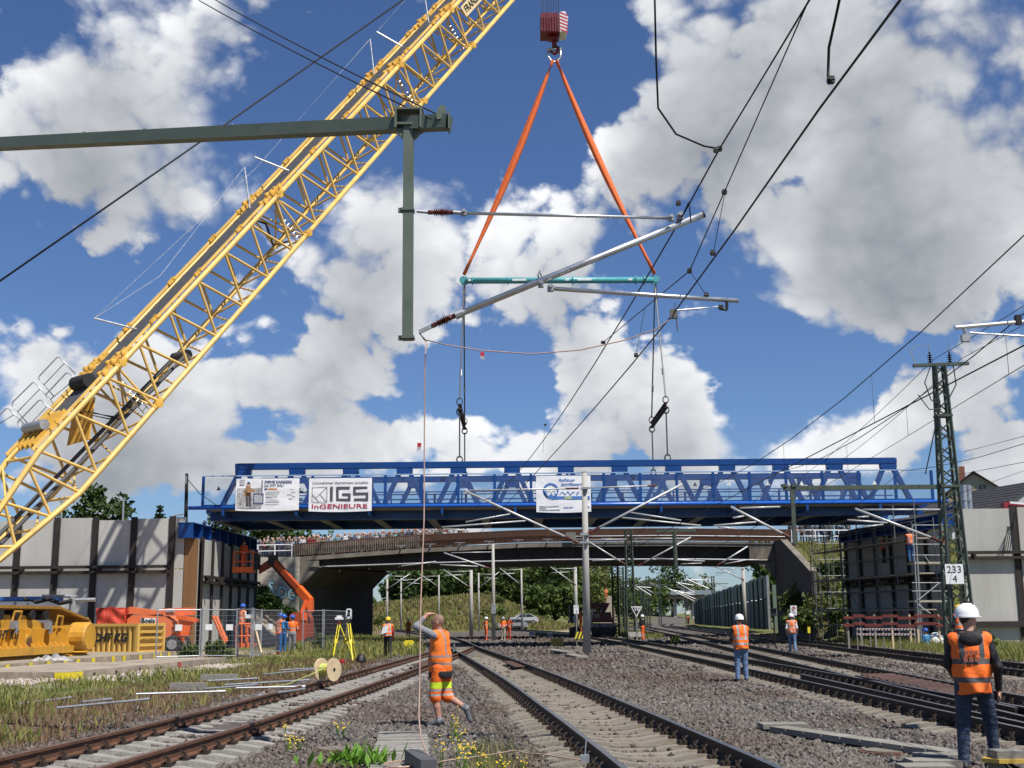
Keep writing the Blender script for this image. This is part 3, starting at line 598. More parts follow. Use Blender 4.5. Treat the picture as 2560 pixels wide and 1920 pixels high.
# ---------------------------------------------------------------- banners on the near railing
def banner(label,x0,x1,y0,y1,bg=m_white):
    a=P(x0,y0,YR-.12); c=P(x1,y1,YR-.12); t=thing('banner',label,'banner',((a[0]+c[0])/2,YR-.12,c[2]),group='sponsor banners on the bridge railing')
    nx_,nz=26,14; v=[]
    for j in range(nz+1):
        for i in range(nx_+1):
            u,w=i/nx_,j/nz; dy=.006*math.sin(u*17+w*5)+.005*math.sin(w*11-u*6)+.006*math.sin((u+w)*9)*(1-w)
            v.append((a[0]+(c[0]-a[0])*u,YR-.12+dy,a[2]+(c[2]-a[2])*w+.05*math.sin(u*math.pi)*w*(-1)))
    f=[(j*(nx_+1)+i,j*(nx_+1)+i+1,(j+1)*(nx_+1)+i+1,(j+1)*(nx_+1)+i) for j in range(nz) for i in range(nx_)]
    MB().add(v,f).build('cloth',bg,t,smooth=True)
    W_,H_=c[0]-a[0],a[2]-c[2]
    def at(u,w,k=0): return np.array((a[0]+W_*u,YR-.142-k*.005,a[2]-H_*w))
    return t,at,W_,H_
EX,EZ=np.array((1.,0,0)),np.array((0,0,1.))
m_bncloth=mat('banner_cloth',(.80,.80,.81),.65,var=.04,bump=.8,bsc=2.2)
m_navy=mat('print_navy',(.045,.07,.17),.7,var=.1); m_pblue=mat('print_blue',(.06,.18,.48),.7,var=.08); m_pgrey=mat('print_dark_grey',(.075,.07,.085),.7,var=.1); m_pred=mat('print_red',(.42,.02,.05),.7,var=.1); m_pora=mat('print_orange',(.7,.25,.05),.7); m_plg=mat('print_light_grey',(.40,.40,.42),.7)
def quad(at,u0,w0,u1,w1,k=0): return MB().prism([at(u0,w0,k),at(u1,w0,k),at(u1,w1,k),at(u0,w1,k)],(0,.004,0))
t,at,W_,H_=banner('white job banner with a worker picture and the heading DEINE KARRIERE',591,747,1197,1275,m_bncloth)
m_photo=mat('print_photo',(.34,.33,.32),.7,var=.55,sc=5,dirt=(.72,.72,.74),dsc=2.2,damt=.9)
quad(at,.02,.30,.41,.93).build('picture',m_photo,t); quad(at,.06,.03,.135,.2).build('logo_shield',m_plg,t)
fig=MB()
for (u0,w0,u1,w1,mi) in ((.155,.27,.235,.55,0),(.165,.5,.235,.54,1),(.16,.45,.24,.49,1),(.16,.55,.2,.88,1),(.205,.55,.245,.88,1),(.13,.36,.16,.56,0),(.235,.33,.30,.42,0)): fig.prism([at(u0,w0,1),at(u1,w0,1),at(u1,w1,1),at(u0,w1,1)],(0,.004,0),mi)
fig.tube(at(.197,.2,1),at(.197,.2,2),.13,n=12,mi=2); fig.prism([at(.175,.17,2),at(.22,.17,2),at(.215,.1,2),at(.18,.1,2)],(0,.004,0),3)
fig.build('printed_worker',[mat('print_tan',(.36,.2,.10),.7,var=.3,sc=8),m_pgrey,mat('print_skin',(.5,.32,.24),.7),m_pblue],t)
quad(at,.405,.05,.418,.55,1).build('bar',m_navy,t)
fr=MB()
for (u0,w0,u1,w1) in ((.28,.47,.44,.5),(.28,.77,.44,.8),(.28,.47,.293,.8),(.427,.47,.44,.8)): fr.prism([at(u0,w0,2),at(u1,w0,2),at(u1,w1,2),at(u0,w1,2)],(0,.004,0))
fr.build('frame',m_navy,t); quad(at,.296,.51,.424,.76,1).build('blank_panel',m_plg,t)
text('heading','DEINE KARRIERE',.20,at(.45,.11),EX,EZ,m_navy,t,align='LEFT',wid=.43*W_,bold=.004)
text('heading','bei OST BAU',.20,at(.45,.22),EX,EZ,m_navy,t,align='LEFT',wid=.30*W_)
quad(at,.45,.31,.5,.345).build('line',m_navy,t); quad(at,.51,.31,.65,.345).build('line',m_pora,t)
for i,(w,l) in enumerate(((.42,.22),(.46,.22),(.5,.19),(.57,.19),(.6,.12),(.66,.2),(.73,.22),(.8,.21))): quad(at,.47,w,.47+l,w+.014).build('text_line',m_plg if i%3 else m_pgrey,t)
for (u,w,l) in ((.85,.34,.06),(.87,.43,.07),(.81,.5,.08),(.89,.55,.05),(.84,.63,.06)): quad(at,u,w,u+l,w+.018).build('text_line',m_plg,t)
t,at,W_,H_=banner('white banner with large dark IGS and red INGENIEURE lettering',773,929,1196,1277,m_bncloth)
text('heading','Innovationen Gemeinsam Schaffen',.17,at(.5,.14),EX,EZ,m_pgrey,t,wid=.88*W_)
lg=MB()
for q in ([(.055,.27),(.29,.27)],[(.29,.27),(.29,.72)],[(.29,.72),(.055,.72)],[(.055,.72),(.055,.27)],[(.055,.5),(.17,.72)],[(.29,.27),(.1,.62)],[(.17,.48),(.29,.72)]): lg.beam(at(*q[0]),at(*q[1]),.02,.008,(0,1,0))
lg.build('logo',m_pgrey,t)
def strokes(nm,segs,wd,mt):
    b=MB()
    for (u0,w0,u1,w1) in segs:
        if abs(u0-u1)<1e-6: b.prism([at(u0-wd/W_/2,w0-wd/H_/2),at(u0+wd/W_/2,w0-wd/H_/2),at(u0+wd/W_/2,w1+wd/H_/2),at(u0-wd/W_/2,w1+wd/H_/2)],(0,.004,0))
        else: b.prism([at(u0,w0-wd/H_/2,.3),at(u1,w0-wd/H_/2,.3),at(u1,w1+wd/H_/2,.3),at(u0,w1+wd/H_/2,.3)],(0,.004,0))
    b.build(nm,mt,t)
strokes('letter_I',[(.36,.3,.36,.66)],.15,m_pgrey)
strokes('letter_G',[(.45,.3,.65,.3),(.455,.3,.455,.66),(.45,.66,.65,.66),(.645,.5,.645,.66),(.53,.5,.65,.5)],.14,m_pgrey)
strokes('letter_S',[(.72,.3,.93,.3),(.725,.3,.725,.48),(.72,.48,.93,.48),(.925,.48,.925,.66),(.72,.66,.93,.66)],.14,m_pgrey)
text('heading','InGENIEURE',.36,at(.49,.86),EX,EZ,m_pred,t,wid=.88*W_,bold=.003)
t,at,W_,H_=banner('crumpled white shipyard banner with blue ring logo behind the concrete pole',1340,1478,1190,1279,m_bncloth)
text('heading','Roßlauer',.22,at(.56,.12),EX,EZ,m_pblue,t,shear=.3,wid=.31*W_,bold=.004); text('heading','Schiffswerft',.22,at(.66,.24),EX,EZ,m_pblue,t,shear=.3,wid=.42*W_,bold=.004)
rg=MB(); cx,cw=.27,.43
for k in range(26):
    a0,a1=math.pi*(.02+1.55*k/26)-.7,math.pi*(.02+1.55*(k+1)/26)-.7; 
    r0=.40+.10*0; wdt=.05+.07*abs(math.sin(k/26*math.pi))
    def pt(a,r): c=at(cx,cw); return c+EX*math.cos(a)*r*1.02+EZ*math.sin(a)*r
    rg.prism([pt(a0,.36),pt(a1,.36),pt(a1,.36+wdt),pt(a0,.36+wdt)],(0,.004,0))
for k in range(14):
    a0,a1=math.pi*(1.0+.85*k/14),math.pi*(1.0+.85*(k+1)/14); rg.prism([pt(a0,.18 if k>3 else .25),pt(a1,.18 if k>3 else .25),pt(a1,.42),pt(a0,.42)],(0,.004,0))
rg.prism([at(.27,.655),at(.98,.655),at(.98,.57),at(.36,.57)],(0,.004,0)); rg.build('ring_logo',m_pblue,t)
st_=MB(); c=at(cx,cw,1)
for k in range(5):
    a=k*2*math.pi/5+.35; q=[c+EX*math.cos(a-.28)*.07+EZ*math.sin(a-.28)*.07,c+EX*math.cos(a-.25)*.27+EZ*math.sin(a-.25)*.27,c+EX*math.cos(a)*.34+EZ*math.sin(a)*.34,c+EX*math.cos(a+.28)*.2+EZ*math.sin(a+.28)*.2,c+EX*math.cos(a+.5)*.07+EZ*math.sin(a+.5)*.07]; st_.prism(q,(0,.004,0))
st_.tube(c,c+(0,.004,0),.08,n=12); st_.build('propeller_emblem',m_bncloth,t)
wv_=MB(); pts=[(.43,.52),(.48,.44),(.53,.53),(.58,.43),(.63,.53),(.68,.44),(.7,.47)]
for q0,q1 in zip(pts,pts[1:]): wv_.beam(at(*q0),at(*q1),.035,.008,(0,1,0))
for u in (.52,.62): wv_.beam(at(u-.015,.36),at(u,.335),.03,.008,(0,1,0)); wv_.beam(at(u,.335),at(u+.015,.36),.03,.008,(0,1,0))
wv_.beam(at(.74,.52),at(.78,.45),.06,.008,(0,1,0)); wv_.build('wave_mark',m_pblue,t)
quad(at,.52,.58,.64,.645,1).build('label_patch',mat('print_yellow',(.55,.58,.16),.7,var=.3,sc=9),t)
for u in (.555,.59): quad(at,u,.60,u+.018,.63,2).build('label_mark',m_pblue,t)
for (w,l) in ((.83,.36),(.88,.13),(.93,.38)): quad(at,.05,w,.05+l,w+.022).build('text_line',m_plg,t)
text('web_address','www.rsw -',.14,at(.60,.87),EX,EZ,m_pblue,t,wid=.2*W_,bold=.003); text('web_address','n.de',.14,at(.92,.86),EX,EZ,m_pblue,t,wid=.1*W_,bold=.003)
# ---------------------------------------------------------------- lifting gear
def rope(pts,r,name,mt,parent): return MB().path(pts,r,6).build(name,mt,parent,smooth=True)
HK=P(1385,66,75); E1=P(1160,702,75); E2=P(1637,700,75)
hb=thing('hook_block','dark red crane hook block with a red and white striped side','hook block',P(1385,150,75))
q=HK; ux,uz=np.array((1,0,0)),np.array((0,0,1))
b=MB(); b.box(q+(-.30,0,-.1),(1.25,1.3,1.25)); b.box(q+(-.30,0,.55),(1.15,1.1,.25)); b.build('housing',m_redd,hb)
for i in range(7): MB().box(q+(-.84+.18*i,-.68,-.15),(.09,.06,1.05)).build('sheave_rib',m_redd,hb)
for i in range(6): MB().lathe(q+(-.75+.18*i,0,.55),[(.42,-.04),(.46,0),(.42,.04)],14,(1,0,0)).build('sheave',m_redd,hb)
b=MB(); b.prism([q+(.36,-.66,-.72),q+(.80,-.66,-.62),q+(.92,-.66,.3),q+(.72,-.66,.75),q+(.36,-.66,.7)],(0,1.32,0)); sp_=b.build('striped_cheek',m_white,hb)
for i in range(6): 
    z=-.55+.24*i; MB().prism([q+(.37,-.668,z-.05),q+(.88,-.668,z-.28),q+(.9,-.668,z-.17),q+(.37,-.668,z+.06)],(0,.006,0)).build('stripe',mat('stripe_red',(.5,.03,.04),.5),sp_)
b=MB(); b.box(q+(-.05,0,-.85),(.7,.5,.35)); b.tube(q+(0,0,-.9),q+(0,0,-1.5),.16,n=10); b.path([q+(0,0,-1.4),q+(.22,0,-1.55),q+(.25,0,-1.8),q+(0,0,-1.98),q+(-.25,0,-1.8),q+(-.22,0,-1.62)],[.15,.15,.14,.13,.1,.05],8); b.build('hook',m_redd,hb,smooth=True)
sh=q+(0,0,-1.75)
b=MB(); b.path([sh+(-.42,0,.1),sh+(-.40,0,-.45),sh+(-.2,0,-.8),sh+(.2,0,-.8),sh+(.40,0,-.45),sh+(.42,0,.1)],.075,8); b.tube(sh+(-.5,0,.1),sh+(.5,0,.1),.1,n=8); b.build('shackle',m_galv,hb,smooth=True)
for i in range(8): MB().tube(q+(-.82+.165*i,-.15+.3*(i%2),.5),q+(-.7+.15*i,.6,33),.022,n=5).build('hoist_rope',m_wire,hb)
ring=sh+(0,0,-.75)
for (e,lbl,k) in ((E1,'orange round sling running down to the left end of the teal spreader',-1),(E2,'orange round sling running down to the end of the teal spreader nearer the contact wires',1)):
    t=thing('lifting_sling',lbl,'sling',e+(0,0,.4),group='orange slings under the hook')
    for o_,mid in ((-.13,.26),(.13,.10)):
        a=ring+(k*.14,o_,.0); d=e+(0,o_*.8,.42); pts=[a+(d-a)*s+np.array((-k*mid*math.sin(s*math.pi)*1.,0,-.10*math.sin(s*math.pi))) for s in np.linspace(0,1,14)]
        MB().path(pts,[.10+.085*math.sin(min(1,s*1.2)*math.pi) for s in np.linspace(0,1,14)],8).build('sling_leg',m_sling,t,smooth=True)
sp=thing('spreader_beam','teal tubular spreader beam with white stickers below the orange slings','spreader beam',(E1+E2)/2)
MB().tube(E1+(.1,0,0),E2+(-.1,0,0),.20,n=16).build('tube',m_teal,sp,smooth=True)
for s in (.045,.23,.57,.9,.945): c=E1+(E2-E1)*s; MB().tube(c-(.03,0,0),c+(.03,0,0),.29,n=16).build('flange',m_teal,sp)
for s,wd in ((.03,.18),(.29,.9),(.54,.25),(.63,.9),(.87,.25)): c=E1+(E2-E1)*s; MB().box(c+(0,-.205,.0),(wd,.01,.13)).build('sticker',m_plastic,sp)
for e,k in ((E1,-1),(E2,1)):
    b=MB().box(e+(-k*.02,0,0),(.35,.14,.55)); b.lathe(e+(k*.08,-.1,.05),[(.22,0),(.22,.2)],12,(0,1,0)); b.build('end_lug',m_teal,sp)
zc_=14.06
for nm,e,x_,both in (('left',E1,-3.15,1),('right',E2,9.2,1)):
    t=thing('rope_tackle',('wire rope tackle with rusty crossbeam below the spreader end near the hanging green post' if nm=='left' else 'wire rope tackle with tilted rusty crossbeam below the spreader end near the contact wire'),'rigging',(x_,75,zTop),group='rope tackle between spreader and truss')
    lo=e+(0,0,-.35)
    MB().path([lo+(.06,-.1,.1),lo+(.12,-.2,-.6),lo+(.05,-.3,-1.4),lo+(-.05,-.25,-.6),lo+(0,0,.1)],.035,6).build('rope_eye',m_steelrope,t)
    for Y in (YT,YF):
        top=np.array((x_,Y,zc_+.15)); MB().tube(lo,top+(0,0,.35),.045,n=6).build('wire_rope',m_steelrope,t)
        c=lo+(top-lo)*.72; MB().tube(c,c+(top-lo)*.05,.075,n=8).build('ferrule',m_galv,t)
        def ring_(cc,r,rr=.035): MB().path([cc+np.array((math.cos(a)*r,.0,math.sin(a)*r*1.25)) for a in np.linspace(0,2*math.pi,13)],rr,6).build('shackle',m_wire,t,smooth=True)
        ring_(top+(0,0,.2),.17); ring_(top+(0,0,-.42),.17,.045); ring_(np.array((x_,Y,zTop+.12)),.17,.045)
        MB().tube(top+(0,0,-.55),(x_,Y,zTop+.25),.045,n=6).build('chain_leg',m_steelrope,t)
    MB().ibeam((x_,YT-.25,zc_),(x_,YF+.25,zc_),.22,.34,.03).build('crossbeam',mat('beam_rust',(.06,.03,.025),.8,.1,var=.3),t)
# ---------------------------------------------------------------- old road bridge
OY,OY2=98.,110.
def zdeck(x): return np.interp(x,[-40,-17.8,-8,1.3,12,22.4,40],[6.3,6.63,7.25,7.6,7.62,7.42,7.2])
m_sootshade=mat('soot_shade_concrete',(.075,.068,.058),.92,var=.3,sc=1,dirt=(.03,.028,.025),dsc=.5,damt=.7)  # soot-dark concrete, with the under-bridge shade also put into its colour
ob=thing('road_bridge','old concrete road bridge with rusty bar railing and a crowd on top','bridge',(2,104,0))
xq=np.linspace(-17.3,24.,30)
b=MB()
for xa,xb in zip(xq,xq[1:]): b.prism([(xa,OY,zdeck(xa)-.02),(xb,OY,zdeck(xb)-.02),(xb,OY,zdeck(xb)-.38),(xa,OY,zdeck(xa)-.38)],(0,12,0))
b.build('deck',m_concd,ob)
m_gird=mat('old_girder_black',(.035,.03,.026),.85,.1,var=.35,sc=1.5,dirt=(.07,.05,.035),dsc=.8,damt=.5)
def zsof(x): return np.interp(x,[-15.6,-6,4,14,20.6],[5.75,6.0,6.15,6.1,5.95])
for Y in (OY+.55,OY+4,OY+8,OY2-.5):
    b=MB(); xr=np.linspace(-15.8,20.7,22)
    for xa,xb in zip(xr,xr[1:]): b.prism([(xa,Y,zdeck(xa)-.36),(xb,Y,zdeck(xb)-.36),(xb,Y,zsof(xb)),(xa,Y,zsof(xa))],(0,.25,0))
    b.build('girder',m_gird,ob)
b=MB(); xr=np.linspace(-15.8,20.7,22)
for xa,xb in zip(xr,xr[1:]): b.prism([(xa,OY+.6,zsof(xa)),(xb,OY+.6,zsof(xb)),(xb,OY+.6,zsof(xb)+.06),(xa,OY+.6,zsof(xa)+.06)],(0,11,0))
b.build('soffit',m_gird,ob)
for x in np.linspace(-14,19.5,15): MB().box((x,OY+.5,zdeck(x)-.95),(.12,.14,1.05)).build('web_stiffener',m_gird,ob)
MB().path([(x,OY-.12,zsof(x)+.05) for x in np.linspace(-16.3,20.6,20)],.07,6).build('service_pipe',m_galvd,ob,smooth=True)
# abutments: inner faces, haunches and wing walls along the cutting
b=MB(); b.prism([(-17.1,OY,-.3),(-12.6,OY2,-.3),(-12.6,OY2,7),(-17.1,OY,6.25)],(-6,0,0)); b.build('abutment',m_sootshade,ob)
b=MB(); b.prism([(-17.08,OY-.03,4.4),(-15.6,OY-.03,5.75),(-15.6,OY-.03,6.3),(-17.08,OY-.03,6.3)],(0,9,0)); b.build('haunch',m_concd,ob); b=MB(); b.prism([(-17.0,OY,4.3),(-15.5,OY,5.74),(-11.2,OY2,5.74),(-12.6,OY2,4.3)],(-.5,0,.3)); b.build('haunch_soffit',m_sootshade,ob)
b=MB(); WA0=np.array((-17.1,98.,0)); WD=unit((-5.4,-7.,0)); WN=np.array((.7917,-.6109,0)); b.prism([WA0+(0,0,-.3),WA0+WD*9+(0,0,-.3),WA0+WD*9+(0,0,6.25),WA0+(0,0,6.62)],-WN*.8); ww=b.build('wing_wall',mat('wing_concrete',(.36,.325,.26),.92,var=.2,sc=1.2,bump=.3,bsc=10,dirt=(.14,.125,.10),dsc=.45,damt=.7,stretch=(1,1,2.5)),ob)
for z in (1.1,2.2,3.3,4.4,5.4): MB().beam(WA0+WN*.004+(0,0,z),WA0+WD*8.9+WN*.004+(0,0,z),.012,.03).build('shutter_joint',m_concd,ww)
b=MB(); b.prism([(20.9,OY,-.3),(25.6,OY2,-.3),(25.6,OY2,7),(20.9,OY,7.35)],(6,0,0)); b.build('abutment',m_concd,ob)
b=MB(); b.prism([(20.9,OY-.03,4.6),(20.9,OY-.03,7.05),(18.9,OY-.03,7.05),(18.9,OY-.03,6.0),(19.9,OY-.03,5.6)],(3.5,9,0)); b.build('haunch',m_concd,ob)
b=MB(); b.prism([(20.95,86.5,-.3),(20.95,OY,-.3),(20.95,OY,7.4),(20.95,95.5,7.4),(20.95,86.5,4.6)],(.4,0,0)); b.build('wing_wall',mat('wing_shade_dark',(.10,.09,.075),.92,var=.25,sc=1,dirt=(.05,.045,.04),dsc=.5,damt=.7),ob)  # shade of this wall put into its concrete colour, unlike the sunlit wing
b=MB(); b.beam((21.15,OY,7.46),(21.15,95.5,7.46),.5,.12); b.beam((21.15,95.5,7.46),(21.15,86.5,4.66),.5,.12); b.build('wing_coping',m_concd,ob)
# railing: rusty flat bars
b=MB(); b2=MB()
for x in np.arange(-17.6,22.3,.145):
    z=zdeck(x); (b2 if x<-7.5 else b).box((x,OY-.02,z+.49),(.055,.03,.9))
b.build('railing_bars',m_oldrust,ob,kind='stuff'); b2.build('railing_bars_pale',mat('railing_peeled',(.22,.19,.15),.8,var=.5,sc=2.5,dirt=(.06,.035,.025),dsc=2,damt=.8),ob,kind='stuff')
xr=np.linspace(-17.7,22.3,30)
b=MB(); b.path([(x,OY,zdeck(x)+.97) for x in xr],.05,6); b.path([(x,OY-.02,zdeck(x)+.06) for x in xr],.035,6); b.build('railing_top',m_oldrust,ob)
b=MB()
for xa,xb in zip(xr,xr[1:]): b.prism([(xa,OY+.25,zdeck(xa)+.1),(xb,OY+.25,zdeck(xb)+.1),(xb,OY+.25,zdeck(xb)+1.05),(xa,OY+.25,zdeck(xa)+1.05)],(0,.05,0))
b.build('guard_plate',mat('guard_plate_rust',(.06,.028,.018),.85,var=.4,sc=2),ob)
for x in np.arange(-9,12,2.35): MB().box((x,OY-.35,zdeck(x)+.22),(.8,.06,.05)).box((x,OY-.2,zdeck(x)+.1),(.06,.35,.2)).build('cable_bracket',m_galvd,ob)
MB().path([(x,OY-.3,zdeck(x)+.42) for x in np.linspace(5,22,12)],.035,5).build('handline',m_galvd,ob)
MB().box((4.6,OY-.32,zdeck(4.6)+.5),(.8,.03,.5)).build('notice_plate',mat('notice_green',(.16,.17,.13),.7),ob)
def wrail(label,xa,xb,n):
    t=thing('guard_rail',label,'railing',((xa+xb)/2,OY+.1,zdeck((xa+xb)/2)))
    for i in range(n+1):
        x=xa+(xb-xa)*i/n; MB().box((x,OY+.1,zdeck(x)+.48),(.08,.08,1.05)).build('post',m_white,t)
    for z in (.5,.98): MB().path([(x,OY+.1,zdeck(x)+z) for x in np.linspace(xa,xb,6)],.045,6).build('rail',m_white,t)
wrail('white tube railing of the ramp in front of the densest spectators',-21.9,-17.8,3); wrail('white tube railing above the scaffolded abutment, near a grey tarpaulin',22.4,30,4)
# graffiti on the lit wing wall
gf=thing('graffiti','pale blue graffiti letters SOG outlined in black on the old wing wall','graffiti',WA0+WD*2.5+(0,0,3.6))
def gl(ch,y,z,s):
    text('letter_outline',ch,s*1.12,WA0+WD*y+WN*.012+(0,0,z),-WD,(0,0,1),m_black,gf,bold=.09,depth=.003)
    text('letter_fill',ch,s*1.12,WA0+WD*y+WN*.024+(0,0,z),-WD,(0,0,1),mat('graffiti_blue',(.28,.45,.50),.7,var=.2,sc=3),gf,bold=.035,depth=.003)
gl('S',2.95,4.05,1.3); gl('O',1.85,3.75,1.2); gl('G',.85,3.6,1.1)
# ---------------------------------------------------------------- new abutments: soldier-pile walls facing the camera and along the tracks
def pile_wall(label,A,B,z1,n,pile_w,post_extra=.25,two=4.45,wal=True,nrm=None,pm=m_conc,first=True):
    "panels between H-piles from A to B (xy)"
    A=np.array((*A,0.));B=np.array((*B,0.)); d=unit(B-A); L=np.linalg.norm(B-A); nr=unit(np.cross(d,(0,0,1))) if nrm is None else np.array(nrm,float)
    t=thing('retaining_wall',label,'retaining wall',(A+B)/2)
    for i in range(n):
        c=A+d*(L*(i+.5)/n)
        for (za,zb) in ((-.2,two-.006),(two+.006,z1+(.08*math.sin(i*2.1)))):
            MB().box(c+np.array((0,0,(za+zb)/2)),(L/n-.03,.22,zb-za),(d,nr,(0,0,1))).build('concrete_panel',pm,t)
    for i in range(n+1 if first else n):
        c=A+d*(L*i/n)+nr*.18; zt=z1+post_extra*(-.2+.1*math.sin(i))
        b=MB(); x,y=d,nr
        b.box(c+np.array((0,0,zt/2)),(pile_w,.03,zt+.3),(d,nr,(0,0,1))); b.box(c-nr*.1+np.array((0,0,zt/2)),(.03,.2,zt+.3),(d,nr,(0,0,1))); b.box(c+nr*.005+d*pile_w*.33+np.array((0,0,zt/2)),(.04,.05,zt+.3),(d,nr,(0,0,1))); b.build('soldier_pile',m_steelp,t)
    if wal:
        for z in (two-.15,two+.13): MB().ibeam(A+nr*.36+np.array((0,0,z)),B+nr*.36+np.array((0,0,z)),.16,.2,.025,nr).build('waler',m_steelp,t)
        for i in range(n):
            c=A+d*(L*(i+.2)/n)+nr*.45; MB().box(c+np.array((0,0,two)),(.14,.45,.16),(d,nr,(0,0,1))).build('anchor_head',m_steelp,t)
    return t
xl0=P(45,1400,67)[0]-3*2.11
wl=pile_wall('grey concrete panel wall behind the yellow crawler and orange lift',(xl0,67),(xl0+7*2.11,67),7.2,7,.36,nrm=(0,-1,0))
XE=xl0+7*2.11+.66
for za,zb_ in ((-.2,4.41),(4.49,7.27)): MB().box((XE-.33,67,(za+zb_)/2),(.66,.22,zb_-za)).build('concrete_panel',m_conc,wl)
ab=pile_wall('dark panelled side of the left abutment under the truss end',(XE+.75,67.4),(P(634,1450,80)[0],80),6.1,6,.4,nrm=(1,-.03,0),two=3.9)
MB().box((XE+.4,66.95,3.05),(.72,.1,6.1)).build('corner_sheet',m_brownp,wl)
def bearing(label,A,B,z0,z1):
    A=np.array((*A,0.));B=np.array((*B,0.)); t=thing('bearing_beam',label,'steel beam',(*((A+B)/2)[:2],z0)); d=unit(B-A); nr=unit(np.cross(d,(0,0,1)))
    MB().ibeam(A+(0,0,(z0+z1)/2),B+(0,0,(z0+z1)/2),.9,z1-z0,.06).build('beam',m_blue,t)
    L=np.linalg.norm(B-A)
    for i in range(9):
        for s in(-1,1): MB().box(A+d*(L*(i+.02)/8.04)+nr*s*.22+(0,0,(z0+z1)/2),(.04,.4,z1-z0-.13),(d,nr,(0,0,1))).build('stiffener',m_blue,t)
    return t
bl=bearing('bright blue bearing beam topping the left abutment by the truss end',(XE+.15,66.5),(P(634,1450,80)[0]-.3,80.2),6.1,6.95)
XR0=P(2398,1400,66)[0]
wr=pile_wall('pale panel wall right of the lattice mast with the kilometre sign',(XR0,66),(XR0+3*3.1,66),7.25,3,.36,nrm=(0,-1,0),two=4.75)
ar=pile_wall('shaded panelled face of the right abutment behind the scaffold',(XR0-2.0,80.5),(XR0-.35,66.6),6.3,6,.4,nrm=(-1,-.1,0),two=3.6)
bR=bearing('dark blue bearing beam topping the scaffolded right abutment',(XR0-.25,66.6),(XR0-2.1,80.5),6.3,7.05)
MB().beam((XR0-.2,65.7,1.1),(XR0+9,65.7,1.1),.25,.3).build('low_waler',m_steelp,wr)
for i in range(4): MB().path([(XR0+3.0+.05*i,65.55,7.),(XR0+2.75-.1*i,65.5,5.8),(XR0+2.55-.12*i,65.5,4.9)],.025,5).build('strand',m_wire,wr)
# sand ramp right foot of the wall
v=[];f=[]
for j in range(13):
    for i in range(25):
        x=XR0+2.+i*.5; y=59+j*.6; z=np.clip((x-XR0-3.2)*.26,0,2.4)*math.sin(min(1,max(0,(y-58.5)/5))*math.pi/2)+.12*math.sin(i*1.3+j)*math.sin(j*.9); v.append((x,y,z-.05 if i and j else -.3))
f=[(j*25+i,j*25+i+1,(j+1)*25+i+1,(j+1)*25+i) for j in range(12) for i in range(24)]
MB().add(v,f).build('sand_heap',m_sand,None,smooth=True,label='brown heap of soil at the foot of the right panel wall',cat='soil heap')
v=[]
for j in range(15):
    for i in range(15):
        x=-21.2+i*.46; y=79.5+j*.95; h=max(0,1-i/13.)**1.1*4.6*math.sin(max(.0,min(1,(y-78)/6))*math.pi/2)*(1-.3*max(0,(y-90)/4)); v.append((x,y,h-.1+.18*math.sin(i*2.1+j*1.7) if i<13 and j else -.25))
f=[(j*15+i,j*15+i+1,(j+1)*15+i+1,(j+1)*15+i) for j in range(14) for i in range(14)]
MB().add(v,f).build('sand_slope',m_sand,None,smooth=True,kind='structure')
# ---------------------------------------------------------------- crawler crane: lattice boom
bA=P(352,957,56); bB=P(1156,69,72.5); ba=unit(bB-bA); pl=unit((ba[0],ba[1],0)); bh=np.array((pl[1],-pl[0],0)); bv=unit(np.cross(bh,ba)); bv=bv if bv[2]>0 else -bv
WB=2.64
def proj(q):
    w=np.array(q)-cC; z=w@cF; return 1280+FPX*(w@cR)/z,960-FPX*(w@cU)/z
def bpt(s,side,uv):   # s along boom, side 0 near / 1 far, uv +1 upper / -1 lower chord
    k=1.
    if s<-5.9: k=max(.12,1-( -5.9-s)/8.6)
    return bA+ba*s-bh*WB*side+bv*(WB/2*uv*k)
def s_at(px):         # station where the near upper chord passes image column px
    lo,hi=-14,60
    for _ in range(50):
        mid=(lo+hi)/2
        if proj(bpt(mid,0,1))[0]<px: lo=mid
        else: hi=mid
    return lo
crn=thing('crane_boom','huge yellow lattice crane boom rising diagonally over the left wall','crane',bpt(-14,.5,0))
S1=46.; JT=[s_at(304),s_at(697),s_at(1000),s_at(1127)]; JT=sorted(JT)
for side in(0,1):
    for uv in(-1,1):
        MB().path([bpt(s,side,uv) for s in (-14,-10,-5.95)]+[bpt(-5.85,side,uv),bpt(S1,side,uv)],.13,10).build('main_chord',m_yelc,crn,smooth=True)
BP=2.4; ks=[]
k=-13.; 
nb=int((S1+5.9)/BP)
def brace(p,q,r=.072,mt=None): MB().tube(p,q,r,n=7,cap=False).build('lacing',mt or m_yelc,crn,smooth=True)
for i in range(nb):
    s0=-5.9+i*BP; s1=s0+BP; sm_=s0+BP/2
    for side in(0,1):
        brace(bpt(s0,side,1),bpt(sm_,side,-1)); brace(bpt(sm_,side,-1),bpt(s1,side,1))
    for uv in(-1,1):
        brace(bpt(s0,0,uv),bpt(sm_,1,uv),.055); brace(bpt(sm_,1,uv),bpt(s1,0,uv),.055)
for side in(0,1):
    for (u,v_) in ((-12.,-9.6),(-9.6,-7.6),(-7.6,-5.9)): brace(bpt(u,side,-1),bpt((u+v_)/2,side,1)); brace(bpt((u+v_)/2,side,1),bpt(v_,side,-1))
for uv in(-1,1):
    for u in (-11,-8.5,-6.2): brace(bpt(u,0,uv),bpt(u,1,uv),.07); brace(bpt(u,0,uv),bpt(u+2,1,uv),.05)
